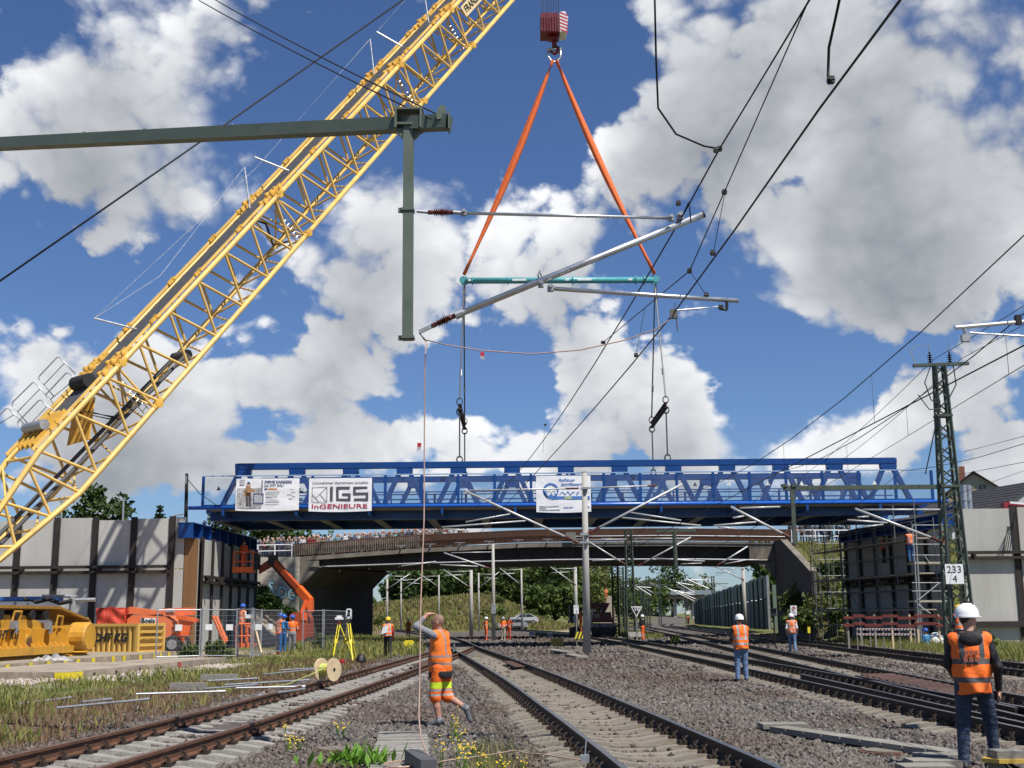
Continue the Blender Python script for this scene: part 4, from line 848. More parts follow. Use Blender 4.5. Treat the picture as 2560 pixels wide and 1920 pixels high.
for j in JT:
    for side in(0,1):
        for uv in(-1,1):
            c=bpt(j,side,uv); MB().lathe(c-bh*.16,[(.10,0),(.20,.01),(.20,.31),(.10,.32)],12,bh).build('pin_lug',m_yel,crn)
            MB().tube(c-ba*.32,c+ba*.32,.15,n=10).build('connector',m_yel,crn)
    # diagonal cross bracing and ladder at each joint
    brace(bpt(j-.25,0,1),bpt(j-.25,1,-1),.05); brace(bpt(j-.25,1,1),bpt(j-.25,0,-1),.05); brace(bpt(j-.3,0,1),bpt(j-.3,0,-1),.06); brace(bpt(j-.3,1,1),bpt(j-.3,1,-1),.06)
    ld=MB(); p0=bpt(j-.55,.12,1)-bv*.1; p1=bpt(j-.55,.12,-1)+bv*.1
    for o_ in (-.17,.17): ld.tube(p0+ba*o_,p1+ba*o_,.028,n=5)
    for i in range(9): c=p0+(p1-p0)*(i+.5)/9; ld.tube(c-ba*.17,c+ba*.17,.02,n=5)
    ld.build('ladder',m_galv,crn)
# grey walkway between the upper chords, pendant straps with clevises
w0,w1=-5.5,S1
b=MB(); b.beam(bpt(w0,.52,1)+bv*.10,bpt(w1,.52,1)+bv*.10,1.35,.07,bv); b.build('walkway',m_grey,crn)
for f_ in (.08,.97):
    MB().beam(bpt(-6,f_,1)+bv*.22,bpt(S1,f_,1)+bv*.22,.07,.13,bv).build('pendant_strap',m_yelc,crn)
    for s in np.arange(-4.5,S1,3.7):
        c=bpt(s,f_,1)+bv*.32; g=MB(); g.box(c-bv*.08,(.15,.17,.5),(bh,bv,ba)); g.lathe(c-bh*.1+ba*.2-bv*.05,[(.09,0),(.09,.2)],8,bh); g.lathe(c-bh*.1-ba*.22-bv*.08,[(.075,0),(.075,.2)],8,bh); g.build('clevis',m_yel,crn)
for j in JT:
    for f_ in (.06,.22,.8,.97):
        for k in range(3):
            c=bpt(j+.5-.7*k,f_,1)+bv*(.2+.08*(k%2)); g=MB(); g.lathe(c-bh*.1,[(.07,0),(.14,.02),(.14,.16),(.07,.18)],9,bh); g.beam(c,c+ba*.5,.1,.11,bv); g.build('strap_end',m_yel,crn)
# machinery in the foot section
c=bpt(-3.3,.5,.2); MB().prism([c-bh*.9+ba*1.2+bv*.7,c+bh*.5+ba*1.4+bv*.6,c+bh*.5-ba*.2-bv*.5,c-bh*.9-ba*.5-bv*.4],ba*.12).build('frame_plate',m_yel,crn)
for (s,f_,u,r,L_,mt) in ((-4.6,.55,1.35,.24,1.7,m_galvd),(-1.5,.5,1.25,.34,1.3,m_rubber),(3.4,.5,-.8,.26,1.2,m_grey)):
    c=bpt(s,f_,u); MB().tube(c-bh*L_/2,c+bh*L_/2,r,n=14).build('drum',mt,crn)
for k in range(4):
    c=bpt(-4.5,.25+.17*k,1)+bv*.25; MB().box(c-bv*.1,(.1,.3,2.2),(bh,bv,ba)).build('winch_bracket',m_yel,crn)
for k,(f_,o_) in enumerate(((.35,.3),(.45,.1),(.6,.2))): MB().path([bpt(-2.5,f_,.5),bpt(-1.6,f_,-.3)-bv*o_,bpt(-.4,f_,-.7),bpt(1.2,f_,-.8)],.035,6).build('hose',m_rubber,crn)
for f_ in (.3,.7): MB().tube(bpt(-12,f_,-.9),bpt(3.5,f_,-.85)+bv*.1,.10,n=8).build('luffing_rod',m_grey,crn)
MB().path([bpt(12.3,.6,.9),bpt(13,.6,.2),bpt(12.4,.55,-.6),bpt(13.3,.5,-.95)],.07,6).build('hose',m_rubber,crn)
# hand rails on the foot section
def zpt(x,y,d): return P(x/3.456,800+y/3.456,d)
for pts,mid,d in ((((465,660),(330,500),(345,480),(490,325),(515,320),(560,370),(650,465)),((380,560),(560,370)),57.5),(((560,845),(400,660),(400,640),(570,460),(600,458),(640,500),(755,630)),((430,690),(650,510)),55.6),(((235,890),(105,735),(110,710),(280,542),(300,540),(345,590),(460,720)),((155,790),(350,590)),56.3),(((325,1080),(155,900),(155,880),(335,695),(360,692),(400,740),(560,840)),((215,950),(410,740)),54.6),(((-90,930),(-60,880),(50,768),(75,765),(120,810),(225,915)),((-60,930),(125,815)),55.4)):
    MB().path([zpt(x,y,d) for x,y in pts],.032,6).build('guard_rail',m_galv,crn,smooth=True); MB().path([zpt(x,y,d) for x,y in mid],.026,6).build('guard_rail',m_galv,crn,smooth=True)
# fall-protection stanchions and their line
for (bx,by,tx,ty,d) in ((935,185,925,98,68),(1005,116,942,80,68.5),(625,523,611,418,62.5),(722,427,637,393,63.5),(342,823,236,796,57.5),(1072,58,1063,0,71)):
    MB().tube(P(bx,by,d),P(tx,ty,d),.05,n=6).build('stanchion',m_galv,crn)
MB().path([P(925,98,68),P(640,420,63),P(236,796,57.5)],.012,4).build('life_line',m_galv,crn); MB().path([P(942,80,68.5),P(1030,-20,70)],.012,4).build('life_line',m_galv,crn); MB().path([P(611,418,62.5),P(400,690,59),P(236,796,57.5)],.012,4).build('life_line',m_galv,crn)
o0=P(1167,42,72.5); nm=MB(); nm.prism([o0,o0+ba*4.6,o0+ba*4.6+bv*.74,o0+bv*.74],-bh*.04); np_=nm.build('name_plate',mat('plate_cream',(.82,.62,.32),.5,var=.05),crn)
text('lettering','FRANZ BRACHT',.62,o0+bv*.37+ba*.2+bh*.012,ba,bv,m_black,np_,align='LEFT',wid=4.0,bold=.012)
# ---------------------------------------------------------------- crane crawler
ce=unit((.084,.9965,0)); cr_=thing('crane_crawler','yellow crane crawler track with ribbed side frame standing on timber mats','crawler',(-18.95,45.9,.32),-math.atan2(ce[0],ce[1]),local=True); cr_.scale=(1,1,.93)
HL=5.9
out=[]   # outline (y,z) of the track chain, clockwise
def arc(cy,cz,r,a0,a1,n): return [(cy+r*math.cos(a),cz+r*math.sin(a)) for a in np.linspace(a0,a1,n)]
ol=[(-8.6,2.02),(2.9,2.02)]+arc(5.2,.80,.80,math.pi*.36,-math.pi*.5,9)+[(-8.8,0.0)]+arc(-8.8,.95,.95,-math.pi*.5,-math.pi*1.42,9)+[(-8.6,2.02)]
seg=[]; tot=0
for p,q in zip(ol,ol[1:]): L_=math.hypot(q[0]-p[0],q[1]-p[1]); seg.append((tot,L_,p,q)); tot+=L_
ns=int(tot/.30)
for i in range(ns):
    s=tot*i/ns
    for (t0,L_,p,q) in seg:
        if t0<=s<=t0+L_+1e-6:
            u=(s-t0)/max(L_,1e-6); y=p[0]+(q[0]-p[0])*u; z=p[1]+(q[1]-p[1])*u; d=unit((0,q[0]-p[0],q[1]-p[1])); nn_=np.array((0,-d[2],d[1])); break
    b=MB(); b.box((0,y,z),(1.6,.27,.09),((1,0,0),d,nn_)); b.box(np.array((0,y,z))+d*.1+nn_*.0,(1.5,.06,.15),((1,0,0),d,nn_)); b.build('track_shoe',m_yelt if z<.3 else mat('shoe_worn',(.36,.19,.03),.6,.2,var=.3,sc=4,dirt=(.10,.06,.03),dsc=2,damt=.7),cr_)
b=MB(); b.prism([(.3,-9,.25),(.3,3.7,.25),(.3,3.7,1.25),(.3,2.2,1.32),(.3,.2,1.72),(.3,-9,1.72)],(.32,0,0)); fr=b.build('side_frame',m_yelt,cr_)
b=MB(); b.box((.8,-2.65,.30),(.5,12.7,.3)).build('lower_flange',m_yelt,cr_)
for i in range(26):
    y=-8.9+i*.49; MB().prism([(.62,y,.45),(1.02,y+.0,.45),(.86,y,.62),(.86,y,1.15),(.62,y,1.25)],(0,.07,0)).build('rib',m_yelt,fr)
MB().lathe((.66,.3,.62),[(.34,0),(.34,.2),(.2,.2),(.2,.1)],18,(1,0,0)).build('access_hub',m_yelt,fr); MB().lathe((.67,.3,.62),[(.24,.19),(.01,.2)],14,(1,0,0)).build('hub_cap',mat('hub_rust',(.14,.06,.02),.8,var=.3),fr)
MB().lathe((.35,4.55,.80),[(.62,0),(.62,.9),(.55,.98)],20,(1,0,0)).build('final_drive',m_yelt,cr_,smooth=False); MB().box((.1,4.0,.8),(1.2,.9,1.0)).build('drive_housing',m_yelt,cr_)
for y in (-3,-1.8,-.6,.6,1.7): MB().lathe((.2,y,1.72),[(.2,0),(.2,.6)],12,(1,0,0)).build('top_roller',m_black,cr_)
MB().path([(.9,-1.2,1.5),(.98,-1.2,1.85),(.98,-.7,1.85),(.9,-.7,1.5)],.05,6).build('lifting_eye',m_yelt,cr_); MB().path([(.9,2.3,1.3),(.98,2.3,1.7),(.98,2.7,1.65),(.9,2.8,1.3)],.05,6).build('lifting_eye',m_yelt,cr_)
for (y,z) in ((-1.1,1.35),(1.6,1.3)): MB().box((.93,y,z),(.16,.32,.3)).box((.98,y+.1,z-.2),(.1,.12,.25)).build('valve_block',m_galvd,cr_)
text('lettering','FRANZ BRACHT KG',.5,(.875,-2.7,.95),(0,1,0),(0,0,1),m_black,cr_,shear=.25,bold=.01,depth=.006,wid=4.2)
# ---------------------------------------------------------------- timber mats
for k in range(13):
    y=39.2+k*1.32; x=-16.3+.084*(y-44)+(.25 if k in(9,10) else 0); t=thing('timber_mat','crane mat of square timbers with yellow painted ends under the crawler','timber mat',(x-3,y,0),group='mats under the crane crawler')
    for i in range(4):
        yy=y+i*.325; MB().box((x-3+random.uniform(-.06,.06),yy,.17),(6.,.31,.28)).build('timber',m_timber,t)
    MB().box((x+.07,y+random.choice((0,.33,.65)),.18),(.03,.27,.24)).build('end_paint',m_ypaint,t)
c0=G(165,1706,.06); dn_=unit(G(568,1662,.06)-c0); rt=np.array((dn_[1],-dn_[0],0)); LT=np.linalg.norm(G(568,1662,.06)-c0); c0[2]=.04
for k,(a0,a1,wd) in enumerate(((0,LT*.62,11),(LT*.62+.05,LT,7))):
    m0=c0+dn_*a0; t=thing('timber_mat',('long weathered timber mat with a big yellow corner block' if k==0 else 'weathered timber mat with a red end mark by the fence'),'timber mat',m0,group='loose mats by the grass')
    for i in range(wd):
        off=-rt*(.17+.34*i); p0=c0+dn_*(a0+random.uniform(0,.05))+off; p1=c0+dn_*(a1-random.uniform(0,.05))+off
        MB().beam(p0+np.array((0,0,.15)),p1+np.array((0,0,.15)),.33,.28).build('timber',m_timber,t)
    if k==0:
        MB().box(c0-rt*.15-dn_*.012+np.array((0,0,.15)),(.36,.02,.26),(rt,dn_,(0,0,1))).build('yellow_end',m_ypaint,t); MB().box(c0+rt*.012+dn_*.45+np.array((0,0,.15)),(.02,.9,.24),(rt,dn_,(0,0,1))).build('yellow_side',m_ypaint,t)
        for s in (1.6,3.,4.6,6.2): MB().tube(c0+rt*.0+dn_*s+np.array((0,0,.16)),c0+rt*.03+dn_*s+np.array((0,0,.16)),.05,n=8).build('bolt_hole',m_black,t)
    else: MB().box(m0+rt*.012+dn_*.12+np.array((0,0,.15)),(.02,.2,.24),(rt,dn_,(0,0,1))).build('red_mark',mat('red_mark',(.4,.05,.05),.7),t)
q=np.stack([RNG.uniform(0,LT*.9,5200),RNG.normal(.55,.45,5200)],1); q=np.array([c0[:2]+dn_[:2]*a+rt[:2]*b for a,b in q]); q=np.concatenate([q,np.stack([RNG.uniform(-18,-12.2,2500),RNG.normal(32.4,.6,2500)],1)])
stones('pink_gravel',m_pink,q,terr(q[:,0],q[:,1])+.02,RNG.uniform(.03,.07,len(q)))
# crumpled tarpaulin on the mats
b=MB(); cT=P(128,1655,41.5); v=[]
for i in range(11):
    for j in range(7): v.append(cT+np.array(((i-5)*.13,(j-3)*.12,.04+.28*max(0,1-((i-5)/5.)**2)*max(0,1-((j-3)/3.5)**2)*(.55+.45*math.sin(i*2.4+j*1.9)))))
b.add(v,[(i*7+j,i*7+j+1,(i+1)*7+j+1,(i+1)*7+j) for i in range(10) for j in range(6)]).build('tarpaulin',mat('tarp_white',(.36,.35,.33),.8,var=.25,sc=4),label='crumpled pale tarpaulin heap on the timber mats',cat='tarpaulin')
# ---------------------------------------------------------------- yellow half-height container
cc=P(290,1632,56); rz=-.42; ct=thing('tool_container','yellow corrugated half-height container with black HT KG lettering','container',(cc[0],56.6,.22),rz,local=True)
Lc,Wc,Hc=3.4,1.7,1.34
MB().box((0,0,Hc/2),(Lc-.1,Wc-.1,Hc-.1)).build('shell',m_boxy,ct)
for i in range(11):
    x=-Lc/2+.2+i*.3; MB().prism([(x,-Wc/2,.12),(x+.16,-Wc/2,.12),(x+.12,-Wc/2-.045,.12),(x+.04,-Wc/2-.045,.12)],(0,0,Hc-.24)).build('corrugation',m_boxy,ct)
for z in (.06,Hc-.06): MB().box((0,-Wc/2-.02,z),(Lc,.12,.12)).build('side_rail',m_boxy,ct); MB().box((Lc/2,0,z),(.12,Wc,.12)).build('end_rail',m_boxy,ct)
for (x,y) in ((-Lc/2,-Wc/2),(Lc/2,-Wc/2),(Lc/2,Wc/2),(-Lc/2,Wc/2)): MB().box((x,y,Hc/2),(.14,.14,Hc)).build('corner_post',m_boxy,ct)
for z in (.42,.72,1.0): MB().box((Lc/2+.05,0,z),(.06,Wc-.2,.07)).build('end_rib',m_boxy,ct)
text('lettering','BRACHT KG',.52,(-.35,-Wc/2-.055,.70),(1,0,0),(0,0,1),m_black,ct,shear=.2,bold=.02,depth=.012,wid=3.0); text('lettering','FRANZ BRACHT',.16,(Lc/2+.065,0,.85),(0,1,0),(0,0,1),m_black,ct,depth=.006)
# ---------------------------------------------------------------- parked orange lift with covered basket
def px_box(b,x0,x1,y0,y1,d,dep,mi=0):
    a=P(x0,y1,d); c=P(x1,y0,d); b.box(((a[0]+c[0])/2,d+dep/2,(a[2]+c[2])/2),(c[0]-a[0],dep,c[2]-a[2]),None,mi); return b
DL=62.
bo=thing('boom_lift','orange folded boom lift with white Boels sign and red tarp over its basket','boom lift',P(380,1622,DL))
def pp(x,y,d=DL): return P(x,y,d)
b=MB(); b.prism([pp(318,1548),pp(330,1538),pp(405,1536),pp(428,1552),pp(432,1580),pp(424,1594),pp(325,1594),pp(316,1580)],(0,1.9,0)); b.build('engine_cover',m_orangev,bo)
px_box(MB(),322,440,1594,1607,DL+.1,1.9).build('chassis',m_orange,bo)
b=MB(); b.prism([pp(322,1517),pp(404,1528),pp(404,1541),pp(322,1534)],(0,.7,0)); b.prism([pp(404,1521),pp(481,1519),pp(481,1537),pp(404,1541)],(0,.7,0)); b.build('folded_boom',m_orangev,bo)
b=MB(); b.prism([pp(440,1535,DL-.3),pp(492,1548,DL-.3),pp(490,1556,DL-.3),pp(440,1546,DL-.3)],(0,.5,0)); b.prism([pp(445,1545,DL-.2),pp(480,1548,DL-.2),pp(470,1590,DL-.2),pp(452,1590,DL-.2)],(0,.4,0)); b.build('riser',m_orange,bo)
b=MB(); v=[]
for j in range(8):
    for i in range(12):
        u=i/11; w=j/7; v.append(P(240+72*u,1520+42*w+3*math.sin(u*9),DL-.55)+np.array((0,.035*math.sin(i*1.3+w*3)+.03*math.sin(i*.7-j*1.1),0)))
b.add(v,[(j*12+i,j*12+i+1,(j+1)*12+i+1,(j+1)*12+i) for j in range(7) for i in range(11)]); px_box(b,243,309,1519,1560,DL-.35,1.2); b.build('basket_tarp',mat('tarp_red',(.50,.05,.022),.6,var=.4,sc=3,bump=.8,bsc=4),bo)
for (x,dy) in ((431,-.1),(345,-.1),(431,1.7),(345,1.7)):
    c=P(x,1611,DL)+np.array((0,dy,0)); w=MB().lathe(c,[(.28,0),(.42,.03),(.45,.17),(.42,.31),(.28,.34)],20,(0,1,0)).build('wheel',m_rubber,bo); MB().lathe(c+(0,-.02,0),[(.25,0),(.25,.04),(.08,.06)],14,(0,1,0)).build('rim',m_galvd,w)
sgn=px_box(MB(),351,389,1545,1566,DL-.06,.03).build('sign_plate',m_plastic,bo); text('lettering','Boels',.38,P(370,1552,DL-.08),EX,EZ,m_black,sgn,bold=.008,wid=.68)
sgn=px_box(MB(),416,436,1522,1530,DL-.06,.03).build('sign_plate',m_plastic,bo); text('lettering','Boels',.16,P(426,1526,DL-.08),EX,EZ,m_black,sgn)
# ---------------------------------------------------------------- raised cherry picker
D2=69.5
cp=thing('cherry_picker','orange articulated lift holding a basket against the left abutment','boom lift',P(745,1612,D2))
b=MB(); b.prism([pp(724,1538,D2),pp(732,1531,D2),pp(760,1532,D2),pp(768,1545,D2),pp(768,1592,D2),pp(760,1602,D2),pp(724,1602,D2)],(0,2.2,0)); b.build('turntable',mat('lift_orange_shade',(.34,.055,.02),.5,var=.2,sc=2),cp)  # body orange darkened in colour for the bridge shade
px_box(MB(),700,775,1600,1612,D2+.2,1.8).build('chassis',m_black,cp)
for (x,dy) in ((712,0),(765,0),(712,1.8),(765,1.8)): MB().lathe(P(x,1612,D2)+(0,dy,.02),[(.28,0),(.42,.03),(.42,.3),(.28,.33)],16,(0,1,0)).build('wheel',m_rubber,cp)
px_box(MB(),753,768,1531,1551,D2-.05,.3).build('hood',m_orange,cp)
b=MB(); b.prism([pp(770,1530,D2),pp(780,1530,D2),pp(780,1498,D2),pp(774,1497,D2),pp(766,1512,D2)],(0,.7,0)); b.beam(P(757,1532,D2+.3),P(768,1502,D2+.3),.25,.3); b.build('riser',m_orange,cp)
pA=P(775,1503,D2+.3); pB=P(683,1400,71.6); pC=P(648,1424,71.8)
MB().beam(pA,pA+(pB-pA)*.30,.3,.42).build('boom_base',m_orange,cp); MB().beam(pA+(pB-pA)*.05,pB,.24,.32).build('boom',mat('lift_boom',(.42,.07,.02),.5,var=.15),cp); MB().beam(pA+(pB-pA)*.25+np.array((-.1,0,-.28)),pA+(pB-pA)*.98+np.array((-.1,0,-.26)),.1,.1).build('hose_track',m_black,cp)  # boom orange carries the bridge shade in its colour
MB().box(pB,(.5,.5,.55)).build('knuckle',m_black,cp); MB().beam(pB,pC,.22,.3).beam(pB+(0,.1,-.28),pC+(0,0,-.2),.12,.12).build('jib',mat('lift_boom2',(.22,.04,.02),.5),cp)  # jib orange darkened further for the same shade
bk=P(610,1428,71.6); b=MB()
for z in (.02,.55,1.1):
    for (x0,y0,x1,y1) in ((-.55,-.4,.6,-.4),(.6,-.4,.6,.4),(.6,.4,-.55,.4),(-.55,.4,-.55,-.4)): b.tube(bk+(x0,y0,z),bk+(x1,y1,z),.03,n=6)
for (x,y) in ((-.55,-.4),(.6,-.4),(.6,.4),(-.55,.4),(0,-.4),(0,.4)): b.tube(bk+(x,y,0),bk+(x,y,1.1),.03,n=6)
b.box(bk+(.02,0,-.04),(1.25,.9,.08)); b.box(bk+(.02,-.42,.12),(1.2,.03,.2)); b.build('basket',m_orange,cp); MB().box(bk+(.75,0,.55),(.3,.5,.9)).build('control_box',m_black,cp)
# ---------------------------------------------------------------- small orange personnel hoist, props
hz=thing('personnel_hoist','small orange tubular work cage with a worker inside behind the fence','work cage',P(608,1622,56))
for (x0,x1,y0,y1,d) in ((590,632,1560,1620,55.6),(594,628,1566,1612,56.6)):
    MB().path([P(x0,y1,d),P(x0,y0+8,d),P(x0+5,y0,d),P(x1-5,y0,d),P(x1,y0+8,d),P(x1,y1,d)],.05,7).build('cage_frame',m_orangev,hz)
    MB().tube(P(x0,(y0+y1)/2,d),P(x1,(y0+y1)/2,d),.04).build('cage_rail',m_orangev,hz); MB().tube(P(x0+14,y0,d),P(x0+14,y1,d),.035).build('cage_bar',m_orangev,hz); MB().tube(P(x1-13,y0,d),P(x1-13,y1,d),.035).build('cage_bar',m_orangev,hz)
px_box(MB(),590,632,1608,1618,55.7,1.0).build('cage_floor',m_orangev,hz)
pr=thing('steel_prop','pair of orange steel props leaning against the dark abutment','prop',P(560,1612,58))
for (x0,y0,x1,y1) in ((533,1540,563,1608),(540,1541,566,1604)): MB().tube(P(x0,y0,58),P(x1,y1,58),.09,n=8).build('prop_tube',m_orangev,pr)
MB().tube(P(556,1600,58),P(569,1594,58),.07,n=6).build('prop_foot',m_orangev,pr)
stp=thing('timber_staff','pale yellow timber staff leaning on the site fence','staff',P(652,1633,50.6)); MB().beam(P(630,1538,51),P(653,1632,50.4),.07,.07).build('pole',m_ply,stp); px_box(MB(),615,630,1536,1545,51,.05).build('board',m_plastic,stp)
# ---------------------------------------------------------------- mesh fence panels
m_mesh=mat('fence_wire',(.35,.36,.37),.5,.5,var=.1)
def fence(label,a,b_,tags=()):
    a=V3(a);b_=V3(b_); a[2]=terr(a[0],a[1])+.05; b_[2]=terr(b_[0],b_[1])+.05; t=thing('fence_panel',label,'fence panel',(a+b_)/2,group='mobile mesh fence panels'); d=b_-a; L=np.linalg.norm(d); up=np.array((0,0,1.98))
    for p in (a,b_): MB().tube(p-(0,0,.1),p+up+(0,0,.03),.03,n=7).build('post',m_galvd,t)
    for z in (.12,1.95): MB().tube(a+(0,0,z),b_+(0,0,z),.025,n=6).build('frame_tube',m_galvd,t)
    m_=MB(); nv_=int(L/.13)
    for i in range(1,nv_): p=a+d*i/nv_; m_.tube(p+(0,0,.12),p+(0,0,1.95),.0045,n=3,cap=False)
    for i in range(1,9): m_.tube(a+(0,0,.12+.2*i),b_+(0,0,.12+.2*i),.0045,n=3,cap=False)
    m_.build('wire_mesh',m_mesh,t,kind='stuff')
    for s in tags: p=a+d*s+np.array((0,-.03,1.25)); MB().box(p,(.28,.02,.24)).build('tag',m_plastic,t)
    c=a; MB().box(c+(0,0,-.06),(.7,.25,.12)).build('foot',m_concd,t)
fp=[G(399,1650),G(512,1640),G(600,1640),G(640,1646)]
fence('mesh fence panel between the yellow container and the orange props',(-14.3,49.6),(-11.25,51.3),(.3,.45)) if False else None
FP=[((-14.25,49.3,0),(-12.75,50.2,0),'first mesh fence panel beside the yellow container',(.5,)),((-12.7,50.3,0),(-11.3,50.3,0),'mesh fence panel in front of the orange props',(.2,.8)),((-11.25,50.4,0),(-10.55,49.6,0),'narrow mesh fence panel in front of the work cage',()),((-10.5,49.7,0),(-10.9,53.2,0),'mesh fence panel turned away behind the timber staff',(.3,.7)),((-10.9,53.3,0),(-10.75,57,0),'mesh fence panel running back to the blue-helmet workers',(.4,)),((-10.0,58.5,0),(-9.3,60,0),'mesh fence panel beside the cherry picker wheels',()),((-9.25,60.1,0),(-8.6,63.5,0),'rearmost mesh fence panel in front of the dark bridge abutment',())]
for a,b_,l,tg in FP: fence(l,a,b_,tg)
# ---------------------------------------------------------------- site shelter and pipe rack at the left edge
sh_=thing('site_shelter','white site cabin with blue roof edge behind the crawler','cabin',P(40,1535,60))
px_box(MB(),-90,106,1503,1560,60,2.4).build('wall',m_white,sh_); px_box(MB(),-95,110,1491,1503,59.9,2.6).build('roof_edge',mat('cabin_blue',(.03,.11,.36),.5),sh_)
for x in (-20,36,68): px_box(MB(),x,x+3,1503,1540,59.95,.05).build('wall_joint',m_galvd,sh_)
rk=thing('pipe_rack','grey steel frame with draped dark hoses behind the crawler','rack',P(180,1535,57)); 
for (x0,y0,x1,y1,r) in ((105,1490,193,1491,.07),(182,1492,182,1545,.16),(188,1500,238,1499,.09),(36,1505,36,1545,.05),(70,1505,70,1540,.05)): MB().tube(P(x0,y0,57),P(x1,y1,57),r,n=7).build('member',m_galvd,rk)
MB().path([P(60,1497,56.8),P(90,1505,56.8),P(120,1498,56.8),P(150,1508,56.8),P(180,1502,56.8)],.10,7).build('hose',m_rubber,rk); px_box(MB(),40,160,1524,1532,56,1.5).build('tray',mat('tray_rust',(.12,.06,.03),.8),rk)
# ---------------------------------------------------------------- surveying tripods, case, bag, reel, loose pipes
def tripod(label,hx,hy,d,feet):
    h=P(hx,hy,d); t=thing('survey_tripod',label,'tripod',(h[0],h[1],terr(h[0],h[1])),group='total stations on tripods')
    for (fx,fd) in feet:
        f_=P(fx,hy,d+fd); f_[2]=terr(f_[0],f_[1])-.03; dd=f_-h; p=h+(0,0,-.05)
        lg=MB(); sdv=unit(np.cross(dd,(0,0,1)))*.045
        lg.beam(p+sdv,p+dd*.52+sdv,.025,.035); lg.beam(p-sdv,p+dd*.52-sdv,.025,.035); lg.beam(p+dd*.42,f_,.045,.04); lg.box(p+dd*.5,(.13,.05,.06)); lg.build('leg',m_ypaint,t)
        MB().tube(f_+(0,0,.12),f_,.02,.008,6).build('foot_spike',m_galvd,t)
    MB().lathe(h,[(.09,-.06),(.1,0),(.06,.03)],12).build('head',m_redd if hx<860 else m_black,t)
    i=MB(); i.lathe(h+(0,0,.03),[(.08,0),(.08,.06)],12); st=thing('total_station','white surveying instrument on the '+('red-headed' if hx<860 else 'taller')+' yellow tripod','instrument',h+(0,0,.03)) if False else t
    i=MB().lathe(h+(0,0,.03),[(.08,0),(.08,.05),(.06,.07)],12).build('tribrach',m_grey,t)
    b=MB(); z=h+(0,0,.1)
    if hx>860:
        for s in(-1,1): b.box(z+(s*.085,0,.16),(.05,.16,.36))
        b.box(z+(0,0,.03),(.2,.16,.08)); b.box(z+(0,0,.36),(.16,.1,.05)); b.build('instrument_body',m_plastic,t); MB().lathe(z+(0,-.12,.18),[(.045,0),(.06,.03),(.06,.22),(.045,.25)],12,(0,1,0)).build('telescope',m_grey,t)
    else:
        b.box(z+(0,0,.05),(.34,.18,.1)); b.box(z+(0,0,.14),(.2,.14,.08)); b.build('instrument_body',m_plastic,t)
    return t
tripod('yellow survey tripod with tall white total station above the black bag',872,1552,50,((855,1.2),(884,-1.),(893,.6)))
tripod('yellow survey tripod with flat white level above the red case',848,1555,53,((830,.8),(833,-1.),(888,.2)))
gz=lambda px,py,d:(lambda q:np.array((q[0],d,float(terr(q[0],d)))))(P(px,py,d))
c=gz(843,1650,46.); t=thing('instrument_case','red plastic instrument case lying in front of the tripods','case',c)
b=MB(); b.prism([c+(-.27,-.15,0),c+(.27,-.15,0),c+(.27,-.15,.14),c+(.23,-.15,.2),c+(-.23,-.15,.2),c+(-.27,-.15,.14)],(0,.3,0)); b.build('shell',mat('case_red',(.42,.02,.02),.45,var=.15),t); MB().box(c+(0,0,.115),(.56,.32,.015)).build('seam',m_black,t); MB().path([c+(-.08,-.16,.1),c+(-.07,-.2,.13),c+(.07,-.2,.13),c+(.08,-.16,.1)],.012,5).build('handle',m_black,t)
c=gz(902,1652,47.5); t=thing('rucksack','black rucksack standing in the grass beside a tripod leg','bag',c)
b=MB(); b.lathe(c,[(.15,0),(.2,.08),(.19,.25),(.13,.36),(.02,.39)],12); b.box(c+(0,-.15,.14),(.22,.12,.2)); b.build('body',m_black,t,smooth=True); MB().path([c+(-.08,-.1,.34),c+(0,-.1,.44),c+(.08,-.1,.34)],.015,5).build('loop',m_black,t)
c=np.array((P(803,1697,30.2)[0],30.2,0)); z0=.185+.275; axd=unit((.95,-.55,0)); ce_=np.array((P(818,1700,30.2)[0],30.2,z0)); t=thing('cable_reel','wooden cable drum with yellow cord left standing on the rusty siding','cable reel',(ce_[0],ce_[1],.185))
for s in(-1,1): 
    q=ce_+axd*s*.19; MB().lathe(q-axd*.02,[(.02,0),(.275,.0),(.275,.04),(.02,.04)],26,axd).build('flange',m_ply,t); MB().lathe(q+axd*(.021*s)-axd*.004,[(.045,0),(.045,.008)],12,axd).build('bore',m_black,t)
MB().tube(ce_-axd*.18,ce_+axd*.18,.11,n=16).build('core',m_wood,t)
for k in range(9): MB().path([ce_+axd*(-.15+.035*k)+(unit(np.cross(axd,(0,0,1)))*math.cos(a)+np.array((0,0,math.sin(a))))*.135 for a in np.linspace(0,2*math.pi,15)],.014,5).build('cord_turn',m_ypaint if k>4 else mat('cord_lime',(.5,.55,.15),.6),t)
MB().path([ce_+(-.05,-.14,.05),ce_+(-.35,-.35,-.1),ce_+(-.9,-.5,-.32),ce_+(-1.7,-.6,-.4),ce_+(-2.6,-.3,-.42)],.01,5).build('loose_cord',mat('cord_lime',(.5,.55,.15),.6),t)
PIPES=[(48,1760,175,1744),(140,1770,370,1748),(205,1755,275,1748),(340,1735,560,1728),(510,1722,640,1712),(520,1702,640,1696),(660,1686,800,1672),(700,1675,830,1668),(560,1712,770,1700),(590,1720,760,1716),(640,1740,760,1722)]
for i,(x0,y0,x1,y1) in enumerate(PIPES):
    a=G(x0,y0,.16);b_=G(x1,y1,.16); t=thing('steel_pipe','thin galvanised pipe lying loose in the trackside grass','pipe',(a+b_)/2,group='galvanised pipes in the grass'); MB().tube(a,b_,.022,n=7).build('pipe_tube',m_galvd,t); MB().tube(b_-unit(b_-a)*.15,b_+unit(b_-a)*.03,.03,n=7).build('coupler',m_galvd,t)
for (x,y) in ((960/1,1745),):
    pass
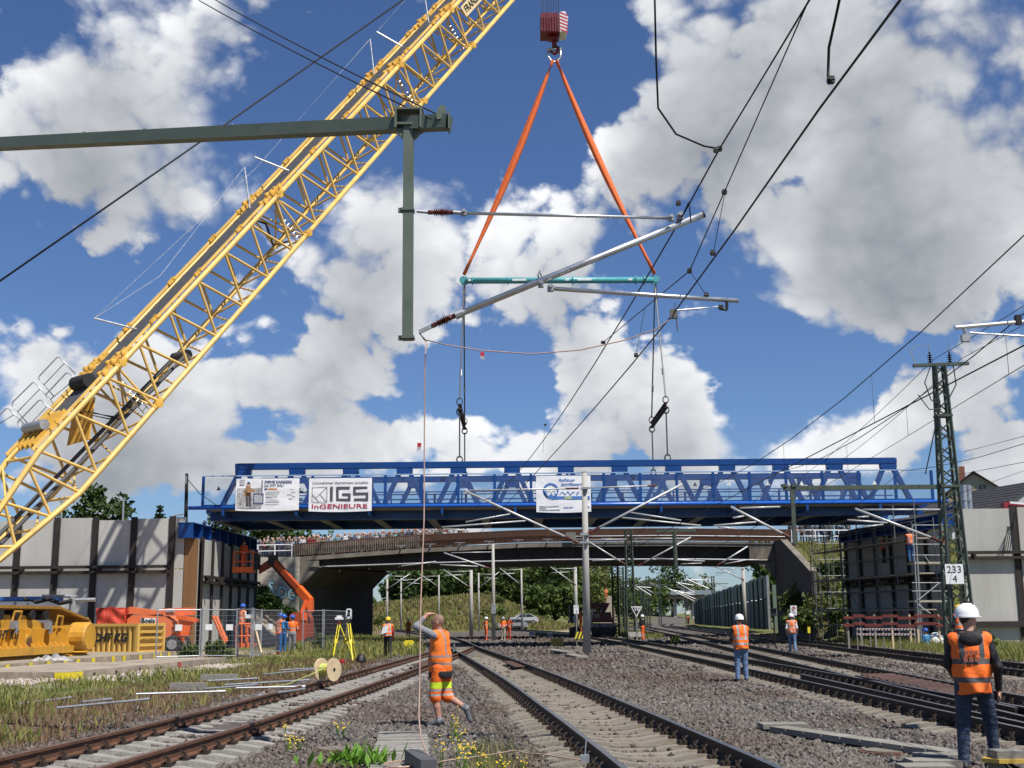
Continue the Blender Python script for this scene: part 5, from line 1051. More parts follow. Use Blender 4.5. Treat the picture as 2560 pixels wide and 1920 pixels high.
for (px,py,w,lbl) in ((548,1695,.95,'weathered timber sleeper stub in the grass near the loose pipes'),(470,1718,.8,'dark old plank half sunk in the grass')):
    c=G(px,py,.16); t=MB().box(c+(0,0,.02),(w,.2,.16)).box(c+(0,0,.101),(w*.9,.12,.004)).build('plank',m_wood,label=lbl,cat='plank',loc=c)
# ---------------------------------------------------------------- cable duct slabs, manholes, block, stool
def wk(y): return -1.22-.085*(y-13.4)
t=thing('slab_path','grey weathered cover slabs laid between the siding and the curving track','slab path',(wk(15),15,0)); y=11.6; i=0
while y<18.4:
    L_=random.choice((.24,.3,.36)); MB().box((wk(y+L_/2)+random.uniform(-.015,.015),y+L_/2,-.01+random.uniform(-.012,.012)),(.70,L_-.018,.07)).build('cover_slab',m_wood,t); y+=L_
def manhole(label,px,py,r):
    c=G(px,py,-.06); t=thing('manhole_cover',label,'manhole',c); MB().lathe(c+(0,0,-.04),[(r+.05,0),(r+.05,.055),(r,.06),(r,.0)],26).build('rim',m_rust,t); MB().lathe(c+(0,0,-.02),[(r-.01,0),(r-.01,.05),(.01,.052)],26).build('lid',m_concd,t)
manhole('round concrete lid with rusty rim beside the slab path',845,1875,.27); manhole('round grey lid beside the bent cable duct',2215,1880,.29)
t=thing('cable_duct','flat concrete cable duct covers bending toward the standing man','cable duct',G(2200,1860)); pts=[G(1945,1822),G(2400,1888)]; d=pts[1]-pts[0]; L_=np.linalg.norm(d); d=unit(d); rr=np.array((d[1],-d[0],0)); n_=9
for i in range(n_): MB().box(pts[0]+d*L_*(i+.5)/n_+(0,0,.0),(.30,L_/n_-.02,.08),(rr,d,(0,0,1))).build('cover_slab',m_slabc,t)
for i in range(3): MB().box(G(2330-20*i,1893+14*i)+(.1,0,.0),(.55,.36,.08)).build('cover_slab',m_slabc,t)
MB().box(G(1945,1815)+(.1,.1,0),(.7,.45,.07)).build('cover_slab',m_slabc,t)
for k,(px,py) in enumerate(((1400,1627),(1440,1639))):
    pass
t=thing('concrete_cover','pale concrete cover strips beside the tall concrete pole','cover slab',G(1405,1630)); MB().beam(G(1375,1625)+(0,0,.02),G(1432,1634)+(0,0,.02),.5,.08).build('slab',m_slabc,t); MB().beam(G(1425,1638)+(0,0,.02),G(1458,1645)+(0,0,.02),.5,.08).build('slab',m_slabc,t)
c=G(1050,1898,.05); t=thing('dark_block','dark grey square timber block lying across the slab path','block',c); MB().beam(G(1030,1888,.12),G(1072,1916,.12),.17,.13).build('block',mat('block_dark',(.075,.075,.08),.7,var=.2,sc=4),t); MB().box(G(1030,1888,.12)+(-.02,.03,0),(.03,.16,.12)).build('end_face',m_grey,t)
sx=P(2512,1880,12.9); t=thing('cable_stand','small stand with weathered wooden top and yellow rim','stand',(sx[0],sx[1],0)); sx[2]=0
MB().box(sx+(.02,0,.235),(.30,.26,.09)).build('wood_block',m_wood,t); b=MB(); hx=[(-.25,-.02),(-.13,-.17),(.2,-.17),(.32,.0),(.2,.17),(-.13,.17)]; b.prism([sx+(x,y,.165) for x,y in hx],(0,0,.04)); b.build('yellow_rim',mat('rim_yellow',(.55,.36,.06),.6,var=.15,sc=5),t)
MB().prism([sx+(-.14,-.1,-.1),sx+(-.02,-.1,-.1),sx+(-.05,-.1,.17),sx+(-.15,-.1,.17)],(0,.2,0)).build('leg',m_concd,t)
for k in range(9): a=k*.7; MB().path([sx+(.05*math.cos(a),.05*math.sin(a),.15),sx+(.12*math.cos(a)+.05,.1*math.sin(a),.08),sx+(.15*math.cos(a)+.08,.13*math.sin(a),-.03)],.012,4).build('cable_end',m_rubber,t)
# yellow boxes / markers trackside
for (px,py,d,w,h,lbl,mt) in ((1022,1598,66,.5,.5,'yellow box on the ballast below the distant left worker',m_ypaint),(1393,1601,74,.75,.5,'yellow-brown track motor box near the bridge shadow',mat('box_ochre',(.33,.24,.04),.6))):
    c=gz(px,py,d); t=MB().box(c+(0,0,h/2),(w,.4,h)).prism([c+(-w/2,-.2,h),c+(w/2,-.2,h),c+(w*.35,-.2,h+.08),c+(-w*.35,-.2,h+.08)],(0,.4,0)).build('trackside_box',mt,label=lbl,cat='box',loc=c)
# ---------------------------------------------------------------- hanging catenary support in the foreground
DC=15.5
hs=thing('catenary_support','green portal beam with hanging post and long tubular catenary arm','catenary support',P(1019,850,DC))
p0=P(1123,306,15.25); p1=P(-140,367,19.6); MB().beam(p0,p1,.17,.185).build('beam',m_green,hs)
MB().beam(P(1022,318,DC),P(1019,850,DC),.135,.135,(0,1,0)).build('hanging_post',m_green,hs)
bd=unit(p1-p0)
b=MB(); b.box(P(1022,318,DC)+(0,0,.02),(.34,.2,.03)); 
for k in(-1,1): b.box(P(1022,300,DC-.03)+(k*.17,0,0),(.03,.26,.30)); b.prism([P(1022,320,DC-.05)+(k*.07,0,0),P(1022,320,DC-.05)+(k*.2,0,0),P(1022,345,DC-.05)+(k*.07,0,0)],(0,.1,0))
b.box(P(1022,282,DC)+(0,0,.02),(.40,.24,.03)); b.build('clamp_plate',m_green,hs)
b=MB(); b.prism([P(1092,298,15.2),P(1120,293,15.2),P(1112,264,15.2),P(1100,262,15.2),P(1090,282,15.2)],(0,.12,0)); b.box(p0,(.02,.22,.24)); b.build('end_bracket',m_green,hs)
for (x,y) in ((210,338),(362,330),(578,319)):
    dd=15.4+(1010-x)/1010*3.6; c=P(x,y,dd); MB().path([c+bd*math.cos(a)*.05+np.array((0,0,math.sin(a)*.06)) for a in np.linspace(-.3,math.pi+.3,9)],.008,5).build('eye_bolt',m_galvd,hs)
for yy in (526,845): b=MB(); b.box(P(1020,yy,DC),(.17,.17,.035)); b.box(P(1006,yy,DC)+(-.03,0,0),(.05,.05,.06)); b.build('post_band',m_green,hs)
def insulator(a,c,parent,r=.055):
    a=V3(a);c=V3(c); d=c-a; L=np.linalg.norm(d); u=d/L
    g=MB().tube(a,c,r*.42,n=8); g.tube(a,a+d*.2,r*.55,n=10); g.tube(c-d*.2,c,r*.55,n=10)
    for i in range(8): q=a+d*(.22+.075*i); rr=r*(1.35 if i==4 else 1.0); g.lathe(q,[(rr*.3,0),(rr,.012),(rr*.3,.03)],12,u)
    g.build('insulator',m_ins,parent,smooth=False)
def clampb(c,s,parent): b=MB().box(c,(s,s,s)); b.tube(V3(c)+(0,-s,s*.3),V3(c)+(0,s,s*.3),s*.35,n=6); b.build('clamp',m_galvd,parent)
t0=P(1042,528,DC); t1=P(1070,531,DC); t2=P(1133,531,DC); t3=P(1160,533,DC); t4=P(1672,545,DC)
MB().tube(t0,t1,.022).build('joint',m_galvd,hs); insulator(t1,t2,hs); MB().tube(t2,t3,.028).build('joint',m_galvd,hs); MB().tube(t3,t4,.021,n=10).build('top_tube',m_tube,hs,smooth=True)
clampb(P(1160,533,DC),.07,hs); clampb(P(1678,546,DC),.07,hs); clampb(P(1700,543,DC),.09,hs)
d0=P(1048,830,DC); d1=P(1080,815,DC); d2=P(1138,789,DC); d3=P(1757,537,DC)
MB().beam(d0,d1,.04,.05).build('joint',m_galvd,hs); insulator(d1,d2,hs,.06); MB().tube(d2,d2+(d3-d2)*.03,.058,n=10).build('sleeve',m_galv,hs); MB().tube(d2,d3,.044,n=14).build('main_tube',m_tube,hs,smooth=True); MB().tube(d3,d3+unit(d3-d2)*.02,.047,n=12).build('end_cap',m_black,hs)
r0=P(1352,712,DC); r1=P(1376,721,DC); r2=P(1846,752,DC); clampb(r0,.07,hs); clampb(r1,.08,hs); MB().tube(r1,r2,.029,n=10).build('registration_tube',m_tube,hs,smooth=True)
q=P(1350,690,DC); MB().path([q+(0,.05,.06),q+(.03,.06,0),q+(0,.04,-.08),q+(-.03,-.06,0),q+(0,-.05,.06)],.012,5).build('stirrup',m_galvd,hs)
e0=P(1817,754,DC); MB().tube(e0,P(1817,775,DC),.02).tube(P(1817,775,DC),P(1800,772,DC),.018).box(P(1802,768,DC),(.06,.06,.05)).build('drop_bracket',m_wire,hs); MB().path([P(1800,766,DC),P(1750,771,DC),P(1692,776,DC)],.012,6).build('steady_arm',m_tube,hs)
MB().box(P(1684,785,DC),(.09,.07,.12)).tube(P(1690,790,DC),P(1694,828,DC),.008).tube(P(1688,757,DC),P(1686,775,DC),.006).build('earthing_clamp',mat('clamp_brass',(.16,.14,.11),.5,.4),hs)
CX,CZ=P(1684,787,DC)[0],5.57
# ---------------------------------------------------------------- overhead wires
def wire(label,pts,r=.011,name='overhead_wire',grp=None,mt=None):
    pts=[V3(p) for p in pts]; mid=pts[len(pts)//2]; return MB().path(pts,r,5).build(name,mt or m_wire,None,smooth=True,label=label,cat='wire',group=grp,loc=mid)
def span(a,c,sag,n=12): a=V3(a);c=V3(c); return [a+(c-a)*t-np.array((0,0,sag*4*t*(1-t))) for t in np.linspace(0,1,n)]
cw=[(2.95,1.,5.6),(2.45,9,5.58),(CX,15.5,CZ),(1.2,27,5.56),(-.4,44,5.55),(-1.6,57,5.55),(-5.9,96,5.5),(-9.6,126,5.5)]
wire('contact wire running through the steady arm of the foreground catenary arm',[tuple(q) for q in curve(cw,3)],.0105)
mS=P(1703,546,DC); mw=[P(2060,-60,9.9),P(1799,372,14.2),mS]+span(mS,(-1.5,57,7.05),.75)[1:]+span((-1.5,57,7.05),(-6,96,7.0),.6)[1:]
wire('messenger wire clamped to the top of the foreground catenary arm',mw,.011)
wire('thin stitch wire branching below the messenger at the foreground arm',[P(2022,0,10.7),P(1811,480,14.3),P(1724,677,DC),P(1508,856,24)],.008)
def drop(label,a,c,g='catenary droppers'): t=wire(label,[a,c],.005,'dropper',g); return t
drop('short hanger from the stitch wire down to the registration tube',P(1724,677,DC),P(1766,738,DC)); drop('thin dropper hanging above the arm end between stitch and contact wire',P(1813,478,14.3),P(1783,632,14.0)); drop('thin dropper hanging over the pale sagging earth cable',P(1612,770,18.5),P(1590,888,18.7)); drop('thin dropper hanging above the second truss panel beyond the arm',P(1363,1062,41),P(1357,1132,41))
wire('black jumper cable looping up from the messenger beside the orange sling',[P(1636,-30,12.7),P(1640,150,13.1),P(1645,270,13.5),P(1690,335,13.9),P(1760,365,14.1),P(1799,372,14.2)],.013)
wire('black jumper loop hanging from the top onto the contact wire',[P(2105,-30,9.0),P(2072,120,9.6),P(2070,190,9.7),P(2078,200,9.6)],.013)
for (x,y,d) in ((1799,372,14.2),(1790,375,14.1),(2077,200,9.65),(1782,632,14.0),(1811,480,14.3),(1724,677,DC),(1508,856,24),(1590,888,18.7),(1766,738,DC),(1363,1062,41),(1696,508,15.3)): MB().box(P(x,y,d),(.05 if d<20 else .09,.05,.06)).tube(P(x,y,d)-(.03,0,.0),P(x,y,d)+(.03,0,.0),.03,n=6).build('wire_clamp',m_wire,hs)
MB().path([P(1706,540,15.4),P(1722,505,15.2),P(1724,520,15.2),P(1727,555,15.4)],.009,5).build('jumper',m_wire,hs)
wire('thick dark line crossing the sky and the crane boom diagonally',[P(1060,-40,26),P(1007,0,25.5),P(500,355,22.5),P(-60,744,20)],.019)
wire('upper of two parallel dark lines ending at the green beam end',span(P(505,-20,24),P(1088,283,15.25),.06),.012,grp='twin lines to the beam'); wire('lower of two parallel dark lines ending at the green beam end',span(P(470,-15,24),P(1078,297,15.2),.06),.012,grp='twin lines to the beam')
# tracks on the right
def catenary(nm,T,off,ys_,zc=5.6,zm=7.25,dl=True):
    c=[(interp(T,y)+off*(1 if i%2 else -.6),y,zc) for i,y in enumerate(ys_)]; wire('contact wire above the '+nm,c,.013,grp=None)
    m_=[]
    for (a,b_) in zip(c,c[1:]): m_+=span((a[0],a[1],zm),(b_[0],b_[1],zm),1.0,9)[0 if not m_ else 1:]
    wire('messenger wire above the '+nm,m_,.011)
    for (a,b_) in zip(c,c[1:]):
        n=int((b_[1]-a[1])/7)
        for i in range(1,n):
            t=i/n; x=a[0]+(b_[0]-a[0])*t; y=a[1]+(b_[1]-a[1])*t; z=zm-1.0*4*t*(1-t)
            if y<75: wire('thin dropper above the '+nm,[(x,y,z),(x,y,zc)],.005,'dropper','droppers above the '+nm)
catenary('dark track with polished railheads',TR1,.3,(3,17,57.5,88,125,170)); catenary('branch track by the turnout',TR2,.3,(6,48,90,135,190)); catenary('outermost track',TR3,.3,(8,48,92,135,190))
for k,x in enumerate((17.1,18.2)): wire(('first' if k==0 else 'second')+' feeder line over the lattice mast crossarm',span((x-1.2,3,12.3),(x,48,11.8),.5)+span((x,48,11.8),(x+4,112,11.5),1.)[1:],.013)
wire('low dark line from the lattice mast toward the house roofs',span((18.0,48,8.0),(27,20,9.8),.2),.011); wire('lower dark line from the lattice mast crossing before the house gable',span((17.2,48,7.0),(26,22,8.0),.2),.011)
# part of the next arm, its mast outside the frame
t=thing('catenary_support','pale tubular arm with steady arm at the right edge above the wires','catenary support',P(2600,800,17)); MB().tube(P(2388,819,17),P(2700,792,17),.03,n=10).build('registration_tube',m_tubew,t); MB().tube(P(2412,822,17),P(2416,848,17),.03).box(P(2414,846,17),(.12,.08,.1)).build('drop_bracket',m_galvd,t); MB().path([P(2425,832,17),P(2520,838,17),P(2700,850,17)],.015,6).build('steady_arm',m_tubew,t); MB().box(P(2545,800,17),(.08,.08,.14)).build('clamp',m_wire,t); MB().tube(P(2700,780,17),(P(2760,900,17)[0],17,-.2),.16,n=12).build('mast',m_pole,t)
# ---------------------------------------------------------------- masts
def pole(label,px,ytop,ybot,d,w0,w1,grp='concrete catenary poles',zb=None):
    b_=P(px,ybot,d); t_=P(px,ytop,d); z0=terr(b_[0],d)-.2; t=thing('concrete_pole',label,'pole',(b_[0],d,z0+.2),group=grp); r0=w0*d/FPX/2; r1=w1*d/FPX/2; lean=0
    dx=(P(px-(ybot-ytop)*.016,ytop,d)[0]-b_[0]) if d<70 else 0
    MB().tube((b_[0],d,z0),(b_[0]+dx,d,t_[2]),r0,r1,18).build('shaft',m_pole,t,smooth=True); MB().lathe((b_[0]+dx,d,t_[2]),[(r1*1.02,-.02),(r1*.98,.03)],16).build('cap',m_concd,t)
    return t,b_[0]
def seg(t,d,x0,y0,x1,y1,r,mt=None,ins=0,nm='tube'):
    a=P(x0,y0,d);c=P(x1,y1,d); MB().tube(a,c,r,n=8).build(nm,mt or m_tubew,t,smooth=True)
    if ins: u=c+(a-c)*.12; MB().tube(c,u,r*1.25,n=8).build('insulator',m_ins,t)
t,_=pole('tall thick concrete pole standing before the shipyard banner',1468,1181,1640,57.5,20,13)
for z_,w in ((1221,.36),(1336,.4),(1356,.4)): MB().box(P(1461,z_,57.4),(w,.36,.1)).build('bracket',m_galvd,t)
z_=P(1466,1598,57.4); MB().lathe(z_+(0,.1,-.02),[(.2,0),(.2,.04)],16).build('band',m_grey,t)
D5=57.4
for a in ((1160,1226,1446,1357,.055,1),(1706,1210,1469,1334,.055,1)): seg(t,D5,*a[:4],a[4],None,1,'main_tube')
for a in ((1171,1226,1447,1221,.035),(1463,1220,1640,1214,.035)): seg(t,D5,*a,None,1,'top_tube')
for a in ((1104,1318,1314,1302,.038),(1164,1305,1275,1285,.034),(1555,1294,1752,1314,.038),(1575,1281,1703,1301,.034)): seg(t,D5,*a,None,0,'registration_tube')
for a in ((1112,1322,1172,1327,.03),(1697,1322,1745,1320,.03)): seg(t,D5,*a,None,0,'steady_arm')
t,_=pole('slim concrete pole with grey box standing by the three orange workers',1234,1359,1596,95,10.5,6.5); px_box(MB(),1228,1240,1512,1534,94.8,.4).build('switch_box',m_galvd,t)
for a in ((1110,1382,1226,1422,.06),): seg(t,94.6,*a,None,1,'main_tube')
seg(t,94.6,1128,1382,1228,1380,.035,None,0,'top_tube'); seg(t,94.6,1003,1415,1090,1404,.05,None,0,'registration_tube'); seg(t,94.6,1100,1412,1195,1416,.05,None,0,'registration_tube')
for (px,yt,yb,d,w0,w1,lb) in ((1178,1425,1583,122,10,8,'thick concrete pole under the old bridge behind the walking worker'),(1197,1432,1562,170,4.6,4,'thin far concrete pole beside the thick one under the bridge'),(1097,1437,1540,178,4.4,3.6,'thin far concrete pole above the walking worker'),(1305,1421,1570,150,5.2,4.2,'concrete pole standing in front of the silver cars'),(1441,1418,1575,130,9,7.5,'concrete pole behind the white number plate by the rail crane'),(967,1437,1562,150,6,5,'concrete pole right of the dark bridge abutment'),(1002,1445,1562,172,4.4,3.6,'thin concrete pole on the grass slope near the abutment'),(1862,1418,1532,114,10,9,'concrete pole standing before the noise barrier')):
    t,x_=pole(lb,px,yt,yb,d,w0,w1)
    k=1 if px in (1862,1441,1305,1178,1097) else -1
    # arm: diagonal tube, top tube, registration tube reaching over the track
    L=62*120/d; a0=(px-k*2,yt+ (yb-yt)*.28); up=(px-k*L*1.15,yt-4+(0 if d>140 else 0)); sc=max(.045,.05)
    seg(t,d-.2,up[0],up[1]+2,a0[0],a0[1],.05,None,1,'main_tube'); seg(t,d-.2,px-k*L*.9,yt+4,px-k*2,yt+3,.035,None,0,'top_tube'); seg(t,d-.2,px-k*L*1.1,yt+14,px-k*L*.35,yt+12,.04,None,0,'registration_tube')
def lattice(label,px,ytop,ybot,d,w0,w1,grp='green lattice masts',zt=None,nbay=None,x=None):
    b_=P(px,ybot,d); zt=P(px,ytop,d)[2]; x=b_[0]; z0=float(terr(x,d))-.1; t=thing('lattice_mast',label,'mast',(x,d,z0),group=grp)
    nb=nbay or max(6,int((zt-z0)/((w0+w1)*.55)))
    def cor(s,i): w=(w0+(w1-w0)*s)/2; return np.array((x+(-w,w,w,-w)[i],d+(-w,-w,w,w)[i]*.8,z0+(zt-z0)*s))
    for i in range(4): MB().beam(cor(0,i),cor(1,i),.10 if w0>.5 else .09,.10 if w0>.5 else .09,(1,1,0)).build('corner_angle',m_greenm,t)
    for k in range(nb):
        s0,s1=k/nb,(k+1)/nb; sm2=(s0+s1)/2
        for i in range(4):
            j=(i+1)%4; MB().beam(cor(s0,i),cor(sm2,j),.06,.012 if i%2 else .02,(0,1,.2)).build('lacing',m_greenm,t); MB().beam(cor(sm2,j),cor(s1,i),.06,.02,(0,1,.2)).build('lacing',m_greenm,t)
    return t,x,zt
t,x_,zt=lattice('tall green lattice mast carrying the 233 kilometre sign',2403,915,1630,48,.95,.36,nbay=13); mastR=t
MB().beam((x_-1.05,48,zt+.03),(x_+1.2,48,zt+.10),.16,.12).build('crossarm',m_greenm,t)
for k,xx in enumerate((-.35,.45)):
    g=MB().tube((x_+xx,48,zt+.1),(x_+xx,48,zt+.6),.035,n=8)
    for i in range(4): g.lathe((x_+xx,48,zt+.16+.09*i),[(.04,0),(.11,.02),(.04,.05)],10)
    g.build('post_insulator',m_wire,t); MB().tube((x_+xx,48,zt+.6),(x_+xx+.02,48,zt+1.0),.018,n=5).build('spike',m_galvd,t)
MB().path([(x_-.35,48,zt+.85),(x_-.9,48,zt+.85),(x_-1.1,48,zt+.6),(x_-.95,48,zt+.1)],.02,5).build('jumper',m_galvd,t)
for pts in (((-.4,zt-.0),(-.7,zt-.7),(-.5,zt-1.4),(-.1,zt-1.7)),((-.35,zt-.4),(-.15,zt-1.5),(-.55,zt-3.0),(-.95,zt-4.4)),((.5,zt),(.55,zt-.8),(.2,zt-1.4)),((-1.0,zt-1.2),(-.6,zt-1.8),(-.1,zt-1.8))): MB().path([(x_+a,47.8,z) for a,z in pts],.025,5).build('feeder_cable',m_wire,t)
zb_=P(2340,1217,48)[2]; MB().beam((P(1958,1217,48)[0],48,zb_),(x_-.2,48,zb_),.16,.17).build('portal_beam',m_greenm,t)
xh=P(1984,1300,48)[0]; MB().beam((xh,48,zb_),(xh,48,P(1990,1362,48)[2]),.15,.15,(0,1,0)).build('hanging_post',m_greenm,t)
for xx in (P(1960,1212,48)[0],P(1984,1212,48)[0]): MB().box((xx,48,zb_+.1),(.2,.25,.12)).build('clamp',m_greenm,t)
MB().box((x_,48,zb_),(.75,.6,.08)).build('collar',m_greenm,t); MB().box((x_,48,P(2380,1040,48)[2]),(.62,.5,.1)).build('collar',m_greenm,t)
for a in ((1827,1267,1974,1343,.05,1),(2138,1272,2352,1353,.05,1)): seg(t,47.8,*a[:5],None,1,'main_tube')
for a in ((1850,1270,1950,1267,.035),(2158,1274,2350,1274,.035)): seg(t,47.8,*a,None,0,'top_tube')
for a in ((1784,1314,1890,1305,.036),(1832,1295,1860,1290,.034),(2119,1300,2218,1307,.036),(2144,1293,2172,1291,.03)): seg(t,47.8,*a,None,0,'registration_tube')
for a in ((1795,1318,1842,1322,.03),(2158,1318,2208,1311,.03)): seg(t,47.8,*a,None,0,'steady_arm')
# kilometre sign
ks_=P(2386,1435,47.4); sg=thing('kilometre_sign','white kilometre sign reading 233 over 4 fixed to the lattice mast','sign',ks_); MB().box(ks_,(.70,.03,.76)).build('plate',m_white,sg); text('number','233',.38,ks_+(0,-.02,.16),EX,EZ,m_black,sg,wid=.55); text('number','4',.38,ks_+(0,-.02,-.19),EX,EZ,m_black,sg)
MB().box(ks_+(0,.06,.25),(.5,.08,.05)).box(ks_+(0,.06,-.25),(.5,.08,.05)).build('holder',m_galvd,sg)
# masts under and behind the old bridge
tl,_,_=lattice('slim green lattice mast in front of the old bridge by the triangle sign',1578,1326,1595,93.5,.66,.45)
for a in ((1465,1350,1563,1411,.055,1),(1727,1343,1595,1415,.055,1)): seg(tl,93.2,*a[:5],None,1,'main_tube')
for a in ((1468,1349,1566,1348,.04),(1590,1346,1720,1346,.04)): seg(tl,93.2,*a,None,0,'top_tube')
for a in ((1640,1396,1762,1403,.05),(1700,1410,1755,1408,.035),(1480,1402,1545,1398,.045)): seg(tl,93.2,*a,None,0,'registration_tube')
lattice('dark lattice mast beside the rail crane under the bridge',1541,1414,1592,108,.5,.5); lattice('second dark lattice mast right behind the rail crane',1556,1418,1590,116,.45,.45)
t=thing('hanging_post','green hanging post in front of the rusty bridge railing','mast',P(1687,1415,92)); MB().tube(P(1686,1328,92),P(1689,1415,92),.16,n=8).build('post',m_greenm,t); seg(t,91.8,1869,1366,1795,1413,.06,None,1,'main_tube'); seg(t,91.8,1812,1410,1870,1389+10,.04); MB().beam(P(1640,1328,92),P(1740,1326,92),.2,.2).build('beam',m_greenm,t)
for (px,yt,yb,d,lb) in ((1622,1440,1560,190,'far grey lattice mast left of the small signal'),(1651,1446,1556,240,'far grey lattice mast near the overbridge piers'),(1786,1440,1552,210,'far grey lattice mast behind the noise barrier'),(1608,1455,1575,150,'thin green lattice mast behind the worker in orange trousers'),(1718,1452,1545,260,'thin far mast by the bend of the branch track')):
    t,x_,zt=lattice(lb,px,yt,yb,d,.5,.4,nbay=9); MB().beam((x_-2.2,d,zt-1.4),(x_+2.6,d,zt-1.3),.12,.12).build('crossarm',m_greenm,t); seg(t,d,px+3,yt+16,px+32,yt+30,.06,m_galvd); seg(t,d,px-26,yt+12,px-3,yt+26,.06,m_galvd)
for k,(x0,y0,x1,y1,d) in enumerate(((1715,1447,1772,1472,118),(1697,1480,1738,1497,170),(1690,1455,1735,1480,165),(1672,1472,1735,1502,190),(1590,1465,1628,1489,140))):
    a=P(x0,y0,d);c=P(x1,y1,d); t=thing('far_cantilever','bright tubular cantilever seen small under the old bridge','cantilever',c,group='far catenary arms under the bridge'); MB().tube(a,c,.055,n=7).build('main_tube',m_tubew,t); MB().tube(a+(.3,0,-.1),c+(0,0,.9),.04,n=6).build('top_tube',m_tubew,t)
# ---------------------------------------------------------------- earth cable, pennants
ec=thing('earthing_cable','copper-coloured earth cable hanging from the arm down to the slabs and rail','cable',P(1070,1900,13.6))
MB().path(span(P(1066,852,DC),P(1672,800,DC),.0,2) if False else [P(1066,850,DC),P(1110,861,DC),P(1200,876,DC),P(1330,885,DC),P(1450,875,DC),P(1560,851,DC),P(1640,823,DC),P(1672,800,DC),P(1682,788,DC)],.008,6).build('sagging_lead',m_cable,ec,smooth=True)
MB().path([P(1066,850,DC),P(1062,920,DC),P(1061,1100,DC),P(1060,1300,15.2),P(1052,1500,14.9),P(1049,1700,14.6),P(1047,1790,14.4),P(1052,1845,14.2),P(1068,1885,13.9),P(1072,1900,13.7)],.0085,6).build('hanging_lead',m_cable,ec,smooth=True)
MB().path([G(x,y,.03) for x,y in ((1068,1912),(1110,1902),(1165,1895),(1230,1886),(1285,1876),(1320,1884),(1360,1886),(1400,1893),(1455,1900))],.009,6).build('ground_lead',m_cable,ec,smooth=True)
c=G(1005,1915,.04); MB().path([c+np.array((math.cos(a)*.2,math.sin(a)*.28,.02)) for a in np.linspace(0,2*math.pi,20)],.012,5).build('coil',m_cable,ec)
c=G(1462,1895,.1); MB().box(c,(.10,.08,.07)).tube(c,c+(.02,0,.2),.008).build('rail_clamp',m_galv,ec); MB().path([P(1048,832,DC),P(1058,845,DC),P(1066,853,DC)],.012,5).build('lead_end',m_wire,ec)
for (x,y,s) in ((1201,880,1),(1053,1107,-1)):
    d=DC if s>0 else 15.4; a=P(x,y,d); f_=MB(); f_.prism([a,a+(.05*s,0,0),a+(.05*s,.0,-.06),a+(0,0,-.05)],(0,.004,0),0); f_.prism([a+(0,0,-.05),a+(.05*s,0,-.06),a+(.06*s,.01,-.10),a+(.0,.01,-.09)],(0,.004,0),1); f_.build('pennant',[mat('pennant_red',(.5,.02,.03),.6),m_white],ec)
# ---------------------------------------------------------------- signals and signs
t=thing('speed_sign','white triangle sign with number 10 pointing down before the slim lattice mast','sign',P(1592,1592,92)); 
tri=[P(1577,1516,92),P(1606,1516,92),P(1591.5,1543,92)]; cen=sum(tri)/3
MB().prism(tri,(0,.03,0)).build('plate',m_white,t); MB().prism([cen+(q-cen)*.74+np.array((0,-.012,0)) for q in tri],(0,.01,0)).build('field',m_black,t); text('number','10',.42,cen+(0,-.03,.06),EX,EZ,m_white,t,bold=.01,wid=.36)
MB().tube(P(1592,1538,92.1),(P(1592,1592,92.1)[0],92.1,-.1),.045,n=7).build('post',m_galvd,t)
t=thing('track_number_sign','white rectangular sign with 17 over 2 beside the rail crane','sign',P(1440,1560,92)); sp0=P(1440.5,1523.5,92); MB().box(sp0,(.37,.03,.64)).build('plate',m_white,t); text('number','17',.26,sp0+(0,-.02,.16),EX,EZ,m_black,t); text('number','2',.28,sp0+(.02,-.02,-.15),EX,EZ,m_black,t); MB().tube(sp0+(0,.04,.2),(sp0[0],92.04,-.1),.04).build('post',m_galvd,t)
t=thing('warning_sign','white sign with red prohibition ring beside the small black signal box','sign',P(1985,1585,66)); c=P(1984,1526,66); MB().box(c,(.33,.02,.51)).build('plate',m_white,t); 
b=MB(); b.path([c+np.array((math.cos(a)*.10,-.018,.1+math.sin(a)*.10)) for a in np.linspace(0,2*math.pi,17)],.014,5); b.beam(c+(-.07,-.018,.03),c+(.07,-.018,.17),.02,.01,(0,1,0)); b.build('ring',mat('stripe_red',(.5,.03,.04),.5),t); MB().sphere(c+(0,-.012,.1),.05,8,sq=(1,.15,1)).build('pictogram',m_black,t)
for z in (-.09,-.14,-.19): MB().box(c+(0,-.013,z),(.2,.004,.02)).build('text_line',m_pgrey,t)
MB().tube(c+(0,.02,.1),(c[0],66.02,-.05),.03).build('post',m_galvd,t)
t=thing('signal_box','small black signal screen on a post before the concrete wing wall','signal',P(1934,1590,68)); c=P(1934,1530,68); MB().box(c,(.28,.2,.42)).box(c+(0,-.14,.18),(.3,.12,.03)).build('screen',m_black,t); MB().tube(c,(c[0],68.05,-.05),.04).build('post',m_black,t)
t=thing('marker_post','short yellow marker post in the grass beyond the outermost track','marker',P(2022,1590,62)); c=P(2022,1575,62); MB().box(c,(.13,.1,.30)).build('reflector',m_ypaint,t); MB().tube(c,(c[0],62,-.05),.03).build('post',m_black,t)
for (x,y,d,lbl) in ((1450,1588,72,'black and yellow striped board beside the tall thick pole'),(1687,1598,80,'black and yellow striped board between the branching right tracks')):
    c=P(x,y,d); t=thing('striped_board',lbl,'sign',(c[0],d,0)); pl_=MB().box(c,(.6,.05,.45)).build('board',m_black,t)
    for k in(-1,0,1): MB().prism([c+(k*.2-.12,-.03,-.2),c+(k*.2-.02,-.03,-.2),c+(k*.2+.13,-.03,.2),c+(k*.2+.03,-.03,.2)],(0,.004,0)).build('stripe',m_ypaint,pl_)
    for k in(-1,1): MB().tube(c+(k*.2,.04,-.1),(c[0]+k*.2,d+.04,-.1),.04).build('leg',m_concd,t)
